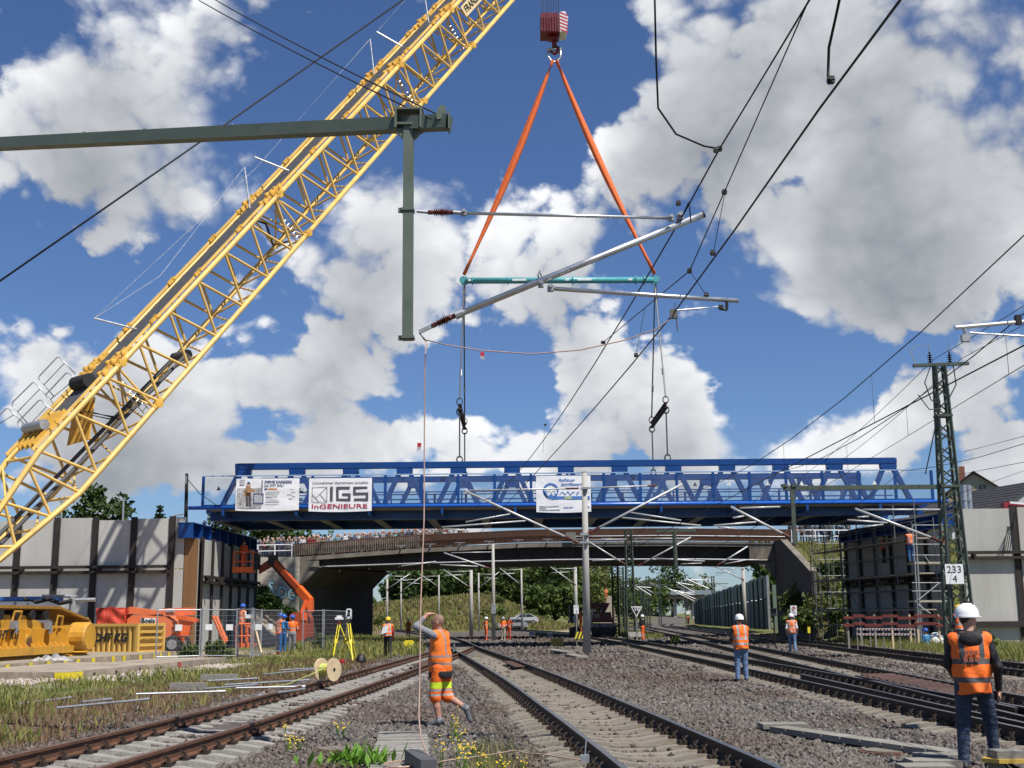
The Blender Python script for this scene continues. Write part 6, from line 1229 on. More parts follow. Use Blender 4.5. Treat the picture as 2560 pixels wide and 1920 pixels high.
t=thing('small_signal','far slim signal post with black head left of the noise barrier','signal',P(1720,1545,230)); MB().tube(P(1720,1500,230),P(1720,1545,230),.12).build('post',m_galvd,t); MB().box(P(1716,1508,229.8),(.9,.4,1.4)).build('head',m_black,t); MB().box(P(1720,1532,229.8),(.7,.1,.6)).build('plate',m_white,t)
t=thing('concrete_plinth','low concrete plinth below the triangle speed sign','plinth',P(1590,1590,94)); px_box(MB(),1571,1610,1580,1592,93,1.2).build('block',m_conc,t)
# ---------------------------------------------------------------- trees and shrubs
def leaves(ctrs,radius,per,leaf,flat=.8):
    n=len(ctrs)*per; c=np.repeat(ctrs,per,0); r=np.repeat(radius,per)
    d=RNG.normal(0,1,(n,3)); d/=np.linalg.norm(d,axis=1,keepdims=True); p=c+d*(r*RNG.random(n)**.45)[:,None]*np.array((1,1,flat))
    a=RNG.normal(0,1,(n,3)); a/=np.linalg.norm(a,axis=1,keepdims=True); b=np.cross(a,RNG.normal(0,1,(n,3))); b/=np.linalg.norm(b,axis=1,keepdims=True)
    s=leaf*RNG.uniform(.6,1.35,n)[:,None]
    V_=np.stack([p-a*s-b*s*.5,p+a*s*.2-b*s*.55,p+a*s,p+a*s*.1+b*s*.55],1).reshape(-1,3); F_=np.arange(n*4).reshape(-1,4); return V_,F_
def tree(label,x,y,h,rx,mt,nc=46,per=42,leaf=.3,name='broadleaf_tree',cat='tree',group='trees',base=None,trunk=.3,zc=.6,rzf=.42):
    z0=float(terr(x,y))-.1 if base is None else base; t=thing(name,label,cat,(x,y,z0),group=group); rz=h*rzf; c0=np.array((x,y,z0+h*zc))
    d=RNG.normal(0,1,(nc,3)); d/=np.linalg.norm(d,axis=1,keepdims=True); rr=RNG.random(nc)**.4; ctr=c0+d*rr[:,None]*np.array((rx*.82,rx*.82,rz*.85)); ctr[:,2]+=RNG.normal(0,.05*h,nc)
    V_,F_=leaves(ctr,RNG.uniform(.16,.34,nc)*rx*1.1+.15,per,leaf); np_mesh('crown',V_,F_,mt,t)
    b=MB(); b.path([(x,y,z0),(x+.04*h*random.uniform(-1,1),y,z0+h*.35),(x,y,z0+h*.75)],[trunk,trunk*.7,trunk*.2],8)
    for k in range(7): q=ctr[random.randrange(nc)]; b.path([(x,y,z0+h*random.uniform(.25,.5)),tuple((q+np.array((x,y,z0+h*.5)))/2),tuple(q)],[trunk*.4,trunk*.25,trunk*.08],5)
    b.build('trunk',m_bark,t); return t
def conifer(label,x,y,h,r,base=None,n=18,group='conifers'):
    z0=float(terr(x,y))-.1 if base is None else base; t=thing('conifer',label,'tree',(x,y,z0),group=group); C_=[];R_=[]
    for i in range(n):
        s=i/n; rad=r*(1-s)**.85*(.8+.3*(i%2)); 
        for k in range(max(3,int(9*(1-s)))): a=k*2.4+i; C_.append((x+math.cos(a)*rad*.6,y+math.sin(a)*rad*.6,z0+h*(.12+.86*s)-rad*.12)); R_.append(rad*.42+.12)
    V_,F_=leaves(np.array(C_),np.array(R_),26,.17 if h<14 else .22,.45); np_mesh('crown',V_,F_,m_needle,t); MB().path([(x,y,z0),(x,y,z0+h*.96)],[.22,.03],7).build('trunk',m_bark,t); return t
def ground_x(px,d): return P(px,1540,d)[0]
# behind the left wall
for (px,d,zt,rx,mt,lb) in ((205,120,14.2,3.6,m_leafd,'dark broadleaf tree rising over the panel wall behind the boom foot'),(262,118,13.4,3.0,m_leafd,'dark green tree over the panel wall near the conifer'),(310,124,10.8,2.4,m_leafd,'low bushy tree between the dark tree and the conifer'),(155,126,12.0,3.,m_leafd,'tree half hidden behind the boom chord'),(575,132,13.5,4.2,m_leafd,'dark tree seen through the left glass panes of the truss'),(690,136,18.0,4.2,m_leafd,'tree top showing under the truss top chord above a banner'),(640,140,15.,3.6,m_leafm,'green tree behind the spectators on the ramp'),(760,142,12.5,4.5,m_leafd,'wide dark tree behind the crowd on the bridge')):
    x=ground_x(px,d); tree(lb,x,d,zt-float(terr(x,d)),rx,mt,44,40,.32,group='trees beyond the left wall',zc=.66)
x=ground_x(388,116); conifer('small dark conifer above the left panel wall',x,116,13.0-float(terr(x,116)),2.1)
# beyond the old bridge
for (px,d,zt,rx,mt,lb) in ((1005,215,9.5,4.,m_leafd,'dark tree at the left end of the row under the bridge'),(1060,222,10.5,4.5,m_leafd,'dark broad tree above the grass slope behind the thin pole'),(1110,226,10.,4.5,m_leafd,'mid-dark tree above the walking worker'),(1165,230,11.5,5.,m_leafd,'dark tree behind the thick pole under the bridge'),(1215,232,11.5,5.,m_leafd,'dark tree behind the slim pole with grey box'),(1270,228,12.2,5.2,m_leafm,'rounded green tree behind the silver cars'),(1325,224,12.8,5.5,m_leafm,'large green tree right of the silver cars'),(1385,222,12.8,5.4,m_leafd,'large dark green tree left of the number plate'),(1430,232,13,5,m_leafm,'green tree behind the tall thick pole'),(1478,235,11.8,4.6,m_leafp,'pale green tree beside the ramp with the lone worker'),(1515,240,10.5,4.2,m_leafp,'pale bushy tree right of the ramp'),(1420,205,7.,3.2,m_leafm,'low bush on the hill left of the rail crane'),(1350,203,6.5,3.,m_leafm,'scrubby bush on the grassy hill'),(1600,260,9,4.5,m_leafm,'green tree behind the slim lattice mast'),(1560,235,8.,4,m_leafm,'green scrub behind the dark lattice masts'),(1680,330,15,6,m_leafd,'dark rounded tree above the far overbridge'),(1640,320,11,5,m_leafm,'far tree left of the overbridge'),(1745,380,13,6,m_leafm,'far tree near the end of the noise barrier'),(1938,150,10.5,3.2,m_leafm,'leafy tree showing beside the concrete wing wall'),(1960,142,8.,2.4,m_leafm,'bush low beside the concrete wing wall')):
    x=ground_x(px,d); tree(lb,x,d,zt-float(terr(x,d))+.8,rx*1.1,mt,52,44,.42,group='trees beyond the old bridge',zc=.56,rzf=.5)
for (px,d,zt,lb) in ((1055,238,13.,'pointed conifer left of the hanging cable'),(1020,240,12.,'far conifer at the abutment edge'),(1125,242,13.5,'conifer spire behind the dark trees'),(1190,244,12.8,'far conifer between the poles')): x=ground_x(px,d); conifer(lb,x,d,zt-float(terr(x,d)),2.6)
def shrub(label,x,y,h,r,mt,base,group,nc=16,per=60,leaf=.16):
    t=thing('shrub',label,'shrub',(x,y,base),group=group); d=RNG.normal(0,1,(nc,3)); d/=np.linalg.norm(d,axis=1,keepdims=True); ctr=np.array((x,y,base+h*.45))+d*RNG.random((nc,1))**.5*np.array((r*.8,r*.8,h*.42)); V_,F_=leaves(ctr,RNG.uniform(.2,.4,nc)*r+.1,per,leaf); np_mesh('foliage',V_,F_,mt,t)
    b=MB()
    for k in range(4): q=ctr[k]; b.path([(x,y,base-.1),tuple(q)],[.05,.015],5)
    b.build('stem',m_bark,t)
for i,(px,py,d,h,r,mt) in enumerate(((1995,1500,90,2.2,1.6,m_leafm),(2020,1470,91,2.0,1.5,m_leafm),(2045,1440,92,1.8,1.4,m_leafd),(2070,1455,90,2.,1.5,m_leafp),(2095,1420,92,1.8,1.5,m_leafd),(2060,1500,87,2.2,1.7,m_leafp),(2120,1480,88,2.,1.7,m_leafp),(2150,1450,90,1.8,1.6,m_leafm),(2105,1525,85,1.6,1.5,m_leafm),(1990,1545,86,1.6,1.3,m_leafm),(2180,1500,88,2,1.6,m_leafm),(2030,1540,86,1.5,1.3,m_leafp))):
    q=P(px,py,d); shrub('leafy shrub on the slope between the wing wall and the scaffold',q[0],d,h,r,mt,q[2]-h*.55,'shrubs on the right slope')
for i,(px,py,d,h,r) in enumerate(((640,1496,88,1.5,1.1),(660,1507,88,1.4,1.0),(680,1519,88.5,1.3,1.),(700,1529,89,1.2,.95),(722,1540,90,1.1,.9),(646,1480,90,1.3,1.),(736,1548,90,1.,.8))):
    q=P(px,py,d); shrub('dark shrub on the sand slope below the graffiti',q[0],d,h,r,m_leafd,q[2]-h*.5,'shrubs below the graffiti')
for (x,y,h,r) in ((19.5,52,.9,.7),(21.5,46,1.1,.9),(23.5,50,.9,.7),(-9.3,60.5,.9,.8),(-13.3,50.6,.6,.5),(-12.2,51.2,.7,.6)): shrub('low weedy bush growing at the edge of the work site',x,y,h,r,m_leafm,float(terr(x,y)),'weedy bushes',10,50,.1)
for k in range(16):
    x,y=RNG.uniform(-26,6),RNG.uniform(182,206); shrub('low scrub bush on the grassy hill behind the far tracks',x,y,RNG.uniform(.9,1.8),RNG.uniform(.8,1.6),m_leafm if k%2 else m_leafp,float(terr(x,y)),'scrub on the hill',9,40,.2)
# plants in the foreground
c=G(895,1912,0)
t=thing('dandelion_clump','bright green broad-leaved weed clump beside the slab path','plant',c); V_=[];F_=[]
for k in range(120):
    a=RNG.uniform(0,6.28); o=c+np.array((RNG.normal(0,.22),RNG.normal(0,.16),0)); L=RNG.uniform(.14,.34); e=RNG.uniform(.5,1.25); d=np.array((math.cos(a)*math.cos(e),math.sin(a)*math.cos(e),math.sin(e))); s_=np.array((-math.sin(a),math.cos(a),0))*RNG.uniform(.018,.034); n0=len(V_)
    V_+=[o,o+d*L*.5+s_,o+d*L+np.array((0,0,-.03)),o+d*L*.5-s_]; F_.append((n0,n0+1,n0+2,n0+3))
np_mesh('leaf_rosette',np.array(V_),np.array(F_),m_fresh,t,kind='stuff'); MB().tube(c+(0,0,-.03),c+(0,0,.06),.03,.015,6).build('crown_root',m_bark,t)
def flower(x,y,h):
    z=float(terr(x,y)); t=thing('ragwort','thin yellow-flowering weed growing by the slab path','plant',(x,y,z),group='yellow flowering weeds'); b=MB(); f_=MB()
    for k in range(5):
        a=RNG.uniform(0,6.28); top=np.array((x+math.cos(a)*h*.35*RNG.random(),y+math.sin(a)*h*.35*RNG.random(),z+h*RNG.uniform(.55,1))); b.path([(x,y,z-.02),((x+top[0])/2,(y+top[1])/2,z+h*.4),tuple(top)],[.006,.004,.003],4)
        for j in range(2): q=top+np.array((RNG.normal(0,.02),RNG.normal(0,.02),RNG.normal(0,.02))); f_.lathe(q,[(.003,0),(.012,.003),(.008,.007)],6,(0,-.5,1))
    b.build('stem',m_fresh,t); f_.build('flower_heads',m_yellowf,t,kind='stuff')
for k in range(9): flower(RNG.normal(-.78,.14),RNG.uniform(13.6,18.2),RNG.uniform(.2,.5))
for k in range(6): flower(RNG.normal(-3.1,.4),RNG.uniform(16,20),RNG.uniform(.12,.25))
for k in range(4): flower(RNG.normal(-.15,.25),RNG.uniform(12.6,14.2),RNG.uniform(.15,.3))
# ---------------------------------------------------------------- scaffold on the right abutment
sc=thing('scaffold','dark tube scaffold with platforms wrapped along the right abutment','scaffold',(XR0-2.5,73,0))
def sx(y): return XR0-.35-1.65*(y-66.6)/13.9-.45
for y in (66.8,69.5,72.2,74.9,77.6,80.3,83.):
    for o_ in (-.15,-1.15): MB().tube((sx(y)+o_,y,0),(sx(y)+o_,y,7.9 if o_<-1 and y<76 else 6.9),.035,n=6).build('standard',m_scaf,sc)
for z in (1.0,2.0,3.0,3.9,4.9,5.9,6.7):
    for o_ in (-.15,-1.15): MB().tube((sx(66.8)+o_,66.8,z),(sx(83)+o_,83,z),.03,n=6).build('ledger',m_scaf,sc)
for z in (1.9,3.85,5.75): MB().beam((sx(66.8)-.65,66.8,z),(sx(83)-.65,83,z),.95,.06).build('platform',m_plank,sc)
for z0,z1,y0,y1 in ((0,1.9,66.8,69.5),(1.9,3.8,69.5,72.2),(0,1.9,72.2,74.9),(1.9,3.8,74.9,77.6),(3.8,5.7,80.3,83.),(0,1.9,80.3,83.)): MB().tube((sx(y0)-1.18,y0,z0),(sx(y1)-1.18,y1,z1),.03,n=6).build('diagonal',m_scaf,sc)
for y in (84.2,85.5):
    for o_ in (-.3,.7,1.7): MB().tube((sx(83)+o_,y,0),(sx(83)+o_,y,7.3),.035,n=6).build('standard',m_scaf,sc)
for z in (1,2.1,3.2,4.3,5.4,6.5): MB().tube((sx(83)-.4,84.2,z),(sx(83)+1.9,84.2,z),.03,n=6).build('ledger',m_scaf,sc)
DS=63.8
tw=thing('scaffold_tower','galvanised scaffold tower with timber platforms beside the lattice mast','scaffold',P(2330,1590,DS))
for (x0,x1) in ((2281,2296),(2289,2300),(2366,2378)):
    for dy in (0,1.3): a=P(x0,1312,DS+dy); c=P(x1,1560,DS+dy); c[2]=0 if x0!=2281 else 0; MB().tube((a[0],DS+dy,a[2]),(c[0],DS+dy,0),.035,n=7).build('standard',m_galvd,tw)
for y_ in (1313,1340,1361,1388,1457,1478): 
    if y_ in (1340,): continue
    MB().tube(P(2280,y_,DS),P(2372,y_,DS),.032,n=6).build('rail',m_scaf,tw)
for y_ in (1407,1503): a=P(2288,y_,DS);c=P(2374,y_,DS); MB().beam(a+(0,.65,0),c+(0,.65,0),1.3,.10).build('platform',m_plank,tw)
for (x0,y0,x1,y1) in ((2296,1500,2349,1457),(2296,1512,2326,1534),(2310,1387,2322,1405)): MB().tube(P(x0,y0,DS-.05),P(x1,y1,DS-.05),.03,n=6).build('diagonal',m_galvd,tw)
t=thing('board_barrier','dark red board barrier with timber posts before the scaffold','barrier',P(2240,1585,61))
for i,(x0,x1,dy) in enumerate(((2108,2135,4),(2133,2162,0),(2162,2206,4),(2205,2245,0),(2243,2290,5),(2285,2345,0),(2340,2374,5))):
    for y_ in (1540,1559): MB().beam(P(x0,y_+dy,61),P(x1,y_+dy,61),.05,.14).build('board',m_board,t)
for x in (2118,2150,2185,2228,2273,2292,2345): a=P(x,1536,61.1); MB().box((a[0],61.1,a[2]/2),(.09,.07,a[2])).build('post',m_ply if x in(2228,2273,2292,2345) else m_wood,t)
t=thing('tape_barrier','low striped red and white plank barrier in the grass before the scaffold','barrier',P(2215,1592,59)); 
for y_ in (1573,1586):
    bb=MB().beam(P(2142,y_,59),P(2287,y_,59),.03,.10).build('plank',mat('plank_faded_white',(.42,.40,.38),.7),t)
    for k in range(18): x=2146+k*8; MB().prism([P(x,y_-2,58.97),P(x+4,y_-2,58.97),P(x+2,y_+2,58.97),P(x-2,y_+2,58.97)],(0,.004,0)).build('stripe',m_board,bb)
for x in (2142,2175,2208,2248,2287): a=P(x,1571,59); MB().box((a[0],59.03,a[2]/2),(.05,.05,a[2])).build('post',m_wood,t)
# tarpaulin bundle, blue-clad crouching helper added with the people; white sacks
for (x,y,lb) in ((2338,1580,'white sack heap leaning at the foot of the scaffold tower'),): 
    c=P(x,y,61.5); b=MB(); v=[]
    b.lathe((c[0],61.5,.1),[(.55,0),(.5,.2),(.32,.5),(.1,.66)],12); b.lathe((c[0]+.4,61.4,.1),[(.35,0),(.34,.2),(.2,.4)],10); b.build('sack_heap',m_plastic,label=lb,cat='sacks',smooth=True,loc=(c[0],61.5,0))
# ---------------------------------------------------------------- houses, pipes, excavator behind the right wall
def house(label,px,d,zeave,zridge,wd,ln,rz,wallc,roofc,chim=None):
    x=P(px,1500,d)[0]; z0=5.5; t=thing('house',label,'house',(x,d,z0),rz,local=True,group='houses behind the right wall'); he=zeave-z0; hr=zridge-z0
    MB().prism([(-wd/2,-ln/2,0),(wd/2,-ln/2,0),(wd/2,-ln/2,he),(0,-ln/2,hr-.15),(-wd/2,-ln/2,he)],(0,ln,0)).build('wall',mat('house_wall_'+wallc[0],wallc[1],.9,var=.08,sc=1,bump=.1),t)
    for s in(-1,1):
        n=np.array((hr-he,0,wd/2)); rf=MB().prism([(0,-ln/2-.4,hr),(s*(wd/2+.5),-ln/2-.4,he-.5*(hr-he)/(wd/2)),(s*(wd/2+.5),ln/2+.4,he-.5*(hr-he)/(wd/2)),(0,ln/2+.4,hr)],(0,0,.14)).build('roof',roofc,t)
        if s<0:
            for k in range(9): u=(k+.5)/9; MB().box((s*(wd/2+.4)*u,0,hr-(hr-he)*(wd/2+.4)/(wd/2)*u+.15),(.05,ln+.8,.04)).build('tile_course',roofc,rf)
        if chim and s>0: MB().box((chim[0],chim[1],hr+.1),(.7,.7,1.7)).build('chimney',mat('chimney_brick',(.28,.11,.06),.9,var=.3,sc=5),rf)
    for (wx,wz) in ((-.9,he+.2),(.9,he+.2)): w=MB().box((wx,-ln/2-.02,wz),(.7,.06,1.)).build('window',m_dglass,t); MB().box((wx,-ln/2-.05,wz),(.05,.04,1.)).build('frame',m_white,w)
m_roofb=mat('roof_brown',(.075,.05,.04),.85,var=.2,sc=4,stretch=(1,1,6)); m_roofg=mat('roof_slate',(.045,.043,.045),.8,var=.25,sc=4)
zz=lambda py,d:P(2450,py,d)[2]
house('beige gabled house with brick chimney behind the right panel wall',2458,150,zz(1236,150),zz(1190,150),6.2,9,-.35,('beige',(.36,.31,.24)),m_roofb,(-1.3,-2.6)); house('grey gabled house with dark slate roof near the red excavator',2530,125,zz(1282,125),zz(1219,125),8.,10,.25,('grey',(.42,.42,.42)),m_roofg); house('low tiled house seen small through the truss end panes',2395,175,zz(1280,175),zz(1248,175),9,9,.9,('cream',(.48,.46,.42)),m_roofg); house('house whose tiled roof shows below the truss end behind the scaffold',2352,110,zz(1325,110),zz(1290,110),6,9,.5,('grey2',(.45,.45,.45)),m_roofb)
t=thing('flue_pipe','pair of shiny vertical pipes before the beige house','pipe',P(2418,1290,72))
for (x,w) in ((2408,.28),(2421,.22)): MB().tube(P(x,1213,72),(P(x,1213,72)[0],72,6.8),w/1.6,n=12).build('pipe',m_galv,t); MB().tube(P(x,1250,72)-(0,0,.05),P(x,1250,72)+(0,0,.05),w/1.3,n=12).build('collar',m_galvd,t)
t=thing('excavator_arm','dark red excavator arm reaching over the right panel wall','excavator',P(2530,1290,72)); b=MB(); b.prism([P(2508,1256,72),P(2530,1253,72),P(2600,1262,72),P(2600,1275,72),P(2540,1270,72),P(2522,1284,72),P(2512,1275,72)],(0,.45,0)); b.build('boom',mat('excavator_red',(.25,.02,.03),.45),t); MB().beam(P(2525,1256,71.9),P(2600,1263,71.9),.03,.12).build('stripe',m_white,t); px_box(MB(),2590,2660,1262,1320,72,2.).build('cab',mat('excavator_red',(.25,.02,.03),.45),t)
t=thing('wooden_pole','dark wooden line pole rising left of the truss end','pole',P(466,1312,74)); MB().tube((P(466,1310,74)[0],74,5.5),P(467,1184,74),.13,.10,10).build('shaft',m_steelp,t); MB().path([P(467,1196,74),P(500,1235,80),P(540,1262,90)],.03,4).build('stay_wire',m_wire,t); MB().box(P(465,1200,73.9),(.1,.1,.5)).build('fitting',m_galvd,t)
t=thing('street_lamp','thin curved street lamp behind the top of the left wall','lamp',P(430,1300,100)); MB().path([P(428,1310,100),P(429,1296,100),P(436,1289,100),P(458,1286,100)],.05,6).build('bent_post',m_galvd,t); MB().box(P(457,1286,100),(.5,.2,.1)).build('lantern',m_galvd,t)
for (px,yt,d,lb) in ((309,1247,108,'thin grey post behind the dark trees over the left wall'),(155,1250,108,'thin grey post seen through the boom foot')): t=thing('line_post',lb,'pole',P(px,1310,d)); MB().tube((P(px,1310,d)[0],d,5.5),P(px,yt,d),.09,n=8).build('shaft',m_galvd,t); MB().beam(P(px-8,yt+4,d),P(px+8,yt+4,d),.08,.08).build('crossarm',m_galvd,t)
# ---------------------------------------------------------------- noise barrier, overbridge
nb_=thing('noise_barrier','green panelled noise barrier curving along the branch track','noise barrier',(25,125,.3))
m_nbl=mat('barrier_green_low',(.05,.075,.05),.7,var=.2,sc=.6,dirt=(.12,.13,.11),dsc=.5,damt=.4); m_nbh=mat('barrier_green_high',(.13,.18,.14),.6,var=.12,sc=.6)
yb=np.arange(119.,236,3.6)
for i,(ya,yc) in enumerate(zip(yb,yb[1:])):
    a=np.array((interp(TR3,ya)+4.9,ya,.35)); c=np.array((interp(TR3,yc)+4.9,yc,.35)); hh=5.1-.012*(ya-119)+(.1 if i%2 else 0)
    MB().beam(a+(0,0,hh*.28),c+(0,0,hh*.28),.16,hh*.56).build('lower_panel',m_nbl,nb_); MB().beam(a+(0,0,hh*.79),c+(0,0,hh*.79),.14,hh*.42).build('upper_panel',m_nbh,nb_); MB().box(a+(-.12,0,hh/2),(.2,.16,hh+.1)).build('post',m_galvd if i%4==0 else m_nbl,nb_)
MB().box((interp(TR3,119)+5.5,119.3,2.4),(.5,.4,4.4)).build('end_column',m_nbh,nb_)
fb=thing('overbridge','distant dark road overbridge on pale piers beyond the tracks','bridge',P(1690,1540,320)); px_box(MB(),1560,1790,1488,1499,320,8).build('girder',m_gird,fb); px_box(MB(),1560,1790,1475,1488,319.8,.2).build('parapet',mat('far_parapet',(.20,.24,.27),.8),fb)
for x in (1652,1660,1688,1735): px_box(MB(),x-3,x+3,1498,1560,322,1.5).build('pier',m_conc,fb)
v=[]; rmp=MB(); rmp.prism([P(1500,1560,170),P(1519,1490,200),P(1530,1490,200),P(1545,1560,170)],(0,0,-4)); rmp.build('ramp',mat('ramp_soil',(.17,.14,.10),.95,var=.25,sc=2),None,kind='structure')
# ---------------------------------------------------------------- rail crane
DR=103.; rc=thing('rail_crane','dark maroon rail crane wagon standing in the shadow behind the tall pole','rail vehicle',P(1490,1592,DR)); m_mar=mat('maroon',(.085,.012,.016),.5,var=.25,sc=2); m_panel=mat('wagon_grey',(.14,.15,.16),.6,var=.15)
px_box(MB(),1426,1542,1568,1579,DR,2.8).build('underframe',m_black,rc)
for x in (1481,1502,1521): px_box(MB(),x,x+17,1558,1568,DR-.05,2.8).build('side_panel',m_panel,rc)
b=MB(); b.prism([P(1479,1556,DR),P(1483,1531,DR),P(1527,1530,DR),P(1532,1556,DR)],(0,2.4,0)); b.build('cab',m_mar,rc)
for (x0,x1) in ((1485,1499),(1514,1522)): px_box(MB(),x0,x1,1535,1546,DR-.03,.05).build('window',m_dglass,rc)
b=MB(); b.prism([P(1474,1508,DR+.6),P(1524,1507,DR+.6),P(1521,1516,DR+.6),P(1512,1532,DR+.6),P(1502,1532,DR+.6),P(1506,1519,DR+.6),P(1474,1520,DR+.6)],(0,.8,0)); b.build('crane_arm',m_mar,rc); px_box(MB(),1474,1490,1525,1529,DR+.3,.4).build('light_bar',m_plastic,rc)
px_box(MB(),1425,1432,1512,1556,DR+.2,1.8).build('end_rack',m_black,rc); px_box(MB(),1433,1440,1540,1556,DR+.2,1.).build('tank',m_galvd,rc); px_box(MB(),1532,1552,1562,1566,DR+.4,.3).build('coupler',m_black,rc)
for x in (1437,1452,1492,1508,1527): MB().lathe(P(x,1580,DR-.05),[(.3,0),(.46,.03),(.46,.12),(.2,.16)],16,(0,1,0)).build('wheel',m_black,rc)
px_box(MB(),1532,1535,1548,1560,DR,.3).build('buffer',m_black,rc)
# dark tarpaulin-covered material on the far track
b=MB(); 
for k in range(7):
    a=P(1330+15*k,1585+k*1.1,104); b.prism([a+(-.25,-.5,-.1),a+(.25,-.5,-.1),a+(.2,-.5,.15+.05*(k%2)),a+(-.2,-.5,.2)],(0,2.2,0),0 if k not in(0,3) else 1)
b.build('tarp_bundles',[mat('tarp_dark',(.045,.05,.06),.5,var=.3),mat('tarp_sheen',(.35,.36,.37),.4)],label='row of dark sheeted bundles lying on the ballast near the rail crane',cat='bundles',loc=P(1380,1590,104))
# ---------------------------------------------------------------- parked cars
def car(label,px,py,d,paint):
    q=P(px,py,d); z0=float(terr(q[0],d)); t=thing('parked_car',label,'car',(q[0],d,z0),.12,local=True,group='silver cars by the hill')
    pr_=[(-2.15,.35),(-2.2,.75),(-2.05,.98),(-1.25,1.08),(-.55,1.52),(1.0,1.55),(1.75,1.1),(2.12,.95),(2.18,.4)]
    MB().prism([(x,-.85,z) for x,z in pr_],(0,1.7,0)).build('body',paint,t)
    MB().prism([(-1.1,-.87,1.08),(-.5,-.87,1.46),(.2,-.87,1.48),(.2,-.87,1.06)],(0,1.74,0)).build('window',m_dglass,t); MB().prism([(.28,-.87,1.06),(.28,-.87,1.48),(.95,-.87,1.48),(1.5,-.87,1.1)],(0,1.74,0)).build('window',m_dglass,t)
    for x in (-1.35,1.35):
        for y in (-.88,.66): w=MB().lathe((x,y,.33),[(.2,0),(.33,.02),(.33,.2),(.2,.22)],16,(0,1,0)).build('wheel',m_rubber,t); MB().lathe((x,y-.01,.33),[(.19,0),(.05,.02)],12,(0,1,0)).build('rim',m_galv,w)
    for x,mt in ((-2.17,m_plastic),(2.13,mat('tail_red',(.4,.02,.02),.4))): MB().box((x,-.65,.78),(.08,.3,.16)).build('lamp',mt,t)
    MB().box((-.9,-.95,1.1),(.2,.14,.12)).build('mirror',paint,t); MB().box((0,-.86,.5),(2.3,.03,.12)).build('sill',m_black,t)
car('silver car half hidden by the orange workers at the hill',1281,1573,178,m_carpaint); car('pale silver estate car right behind the other car',1309,1572,186,mat('car_pale',(.58,.59,.60),.3,.3,var=.04))
# ---------------------------------------------------------------- people: one continuous surface per body
def surfnets(Vv,org,h):
    s=Vv<0; nx,ny,nz=Vv.shape; c=np.zeros((nx-1,ny-1,nz-1),int)
    for i in(0,1):
        for j in(0,1):
            for k in(0,1): c+=s[i:nx-1+i,j:ny-1+j,k:nz-1+k]
    act=(c>0)&(c<8); idx=-np.ones(act.shape,int); ijk=np.argwhere(act); idx[act]=np.arange(len(ijk))
    acc=np.zeros((len(ijk),3)); cnt=np.zeros(len(ijk)); I,J,K=ijk.T
    for ax in range(3):
        o1,o2=[q for q in range(3) if q!=ax]
        for a in(0,1):
            for b in(0,1):
                d0=np.zeros(3,int); d0[o1]=a; d0[o2]=b; d1=d0.copy(); d1[ax]=1
                v0=Vv[I+d0[0],J+d0[1],K+d0[2]]; v1=Vv[I+d1[0],J+d1[1],K+d1[2]]; m_=(v0<0)!=(v1<0); t=np.where(m_,v0/np.where(m_,v0-v1,1),0)
                p=ijk+d0[None].astype(float); p=p.astype(float); p[:,ax]+=t; acc[m_]+=p[m_]; cnt+=m_
    V_=org+h*acc/np.maximum(cnt,1)[:,None]; F_=[]
    for ax in range(3):
        o1,o2=(ax+1)%3,(ax+2)%3
        sl0=[slice(None)]*3; sl1=[slice(None)]*3; sl0[ax]=slice(0,-1); sl1[ax]=slice(1,None)
        e=s[tuple(sl0)]!=s[tuple(sl1)]; q=np.argwhere(e); q=q[(q[:,o1]>0)&(q[:,o2]>0)&(q[:,o1]<Vv.shape[o1]-1)&(q[:,o2]<Vv.shape[o2]-1)]
        def at_(a,b): z=q.copy(); z[:,o1]-=a; z[:,o2]-=b; return idx[z[:,0],z[:,1],z[:,2]]
        f=np.stack([at_(1,1),at_(0,1),at_(0,0),at_(1,0)],1); flip=~s[q[:,0],q[:,1],q[:,2]]; f[flip]=f[flip][:,::-1]; F_.append(f)
    return V_,np.concatenate(F_)
def sdf(pts,prims):
    d=None; best=None; bi=None
    for (kind,a,b,ra,rb,mi,k) in prims:
        if kind=='cap':
            a=np.array(a,float);b=np.array(b,float); ab=b-a; L2=max(1e-9,ab@ab); t=np.clip(((pts-a)@ab)/L2,0,1); q=pts-a-t[:,None]*ab; di=np.sqrt((q*q).sum(1))-(ra+(rb-ra)*t)
        else:
            q=(pts-np.array(a,float))/np.array(b,float); k0=np.sqrt((q*q).sum(1)); k1=np.sqrt(((q/np.array(b,float))**2).sum(1)); di=k0*(k0-1)/np.maximum(k1,1e-6)
        if d is None: d=di; best=di.copy(); bi=np.full(len(pts),mi)
        else:
            hh=np.clip(.5+.5*(d-di)/k,0,1); d=d*(1-hh)+di*hh-k*hh*(1-hh); c=di<best; best=np.where(c,di,best); bi=np.where(c,mi,bi)
    return d,bi
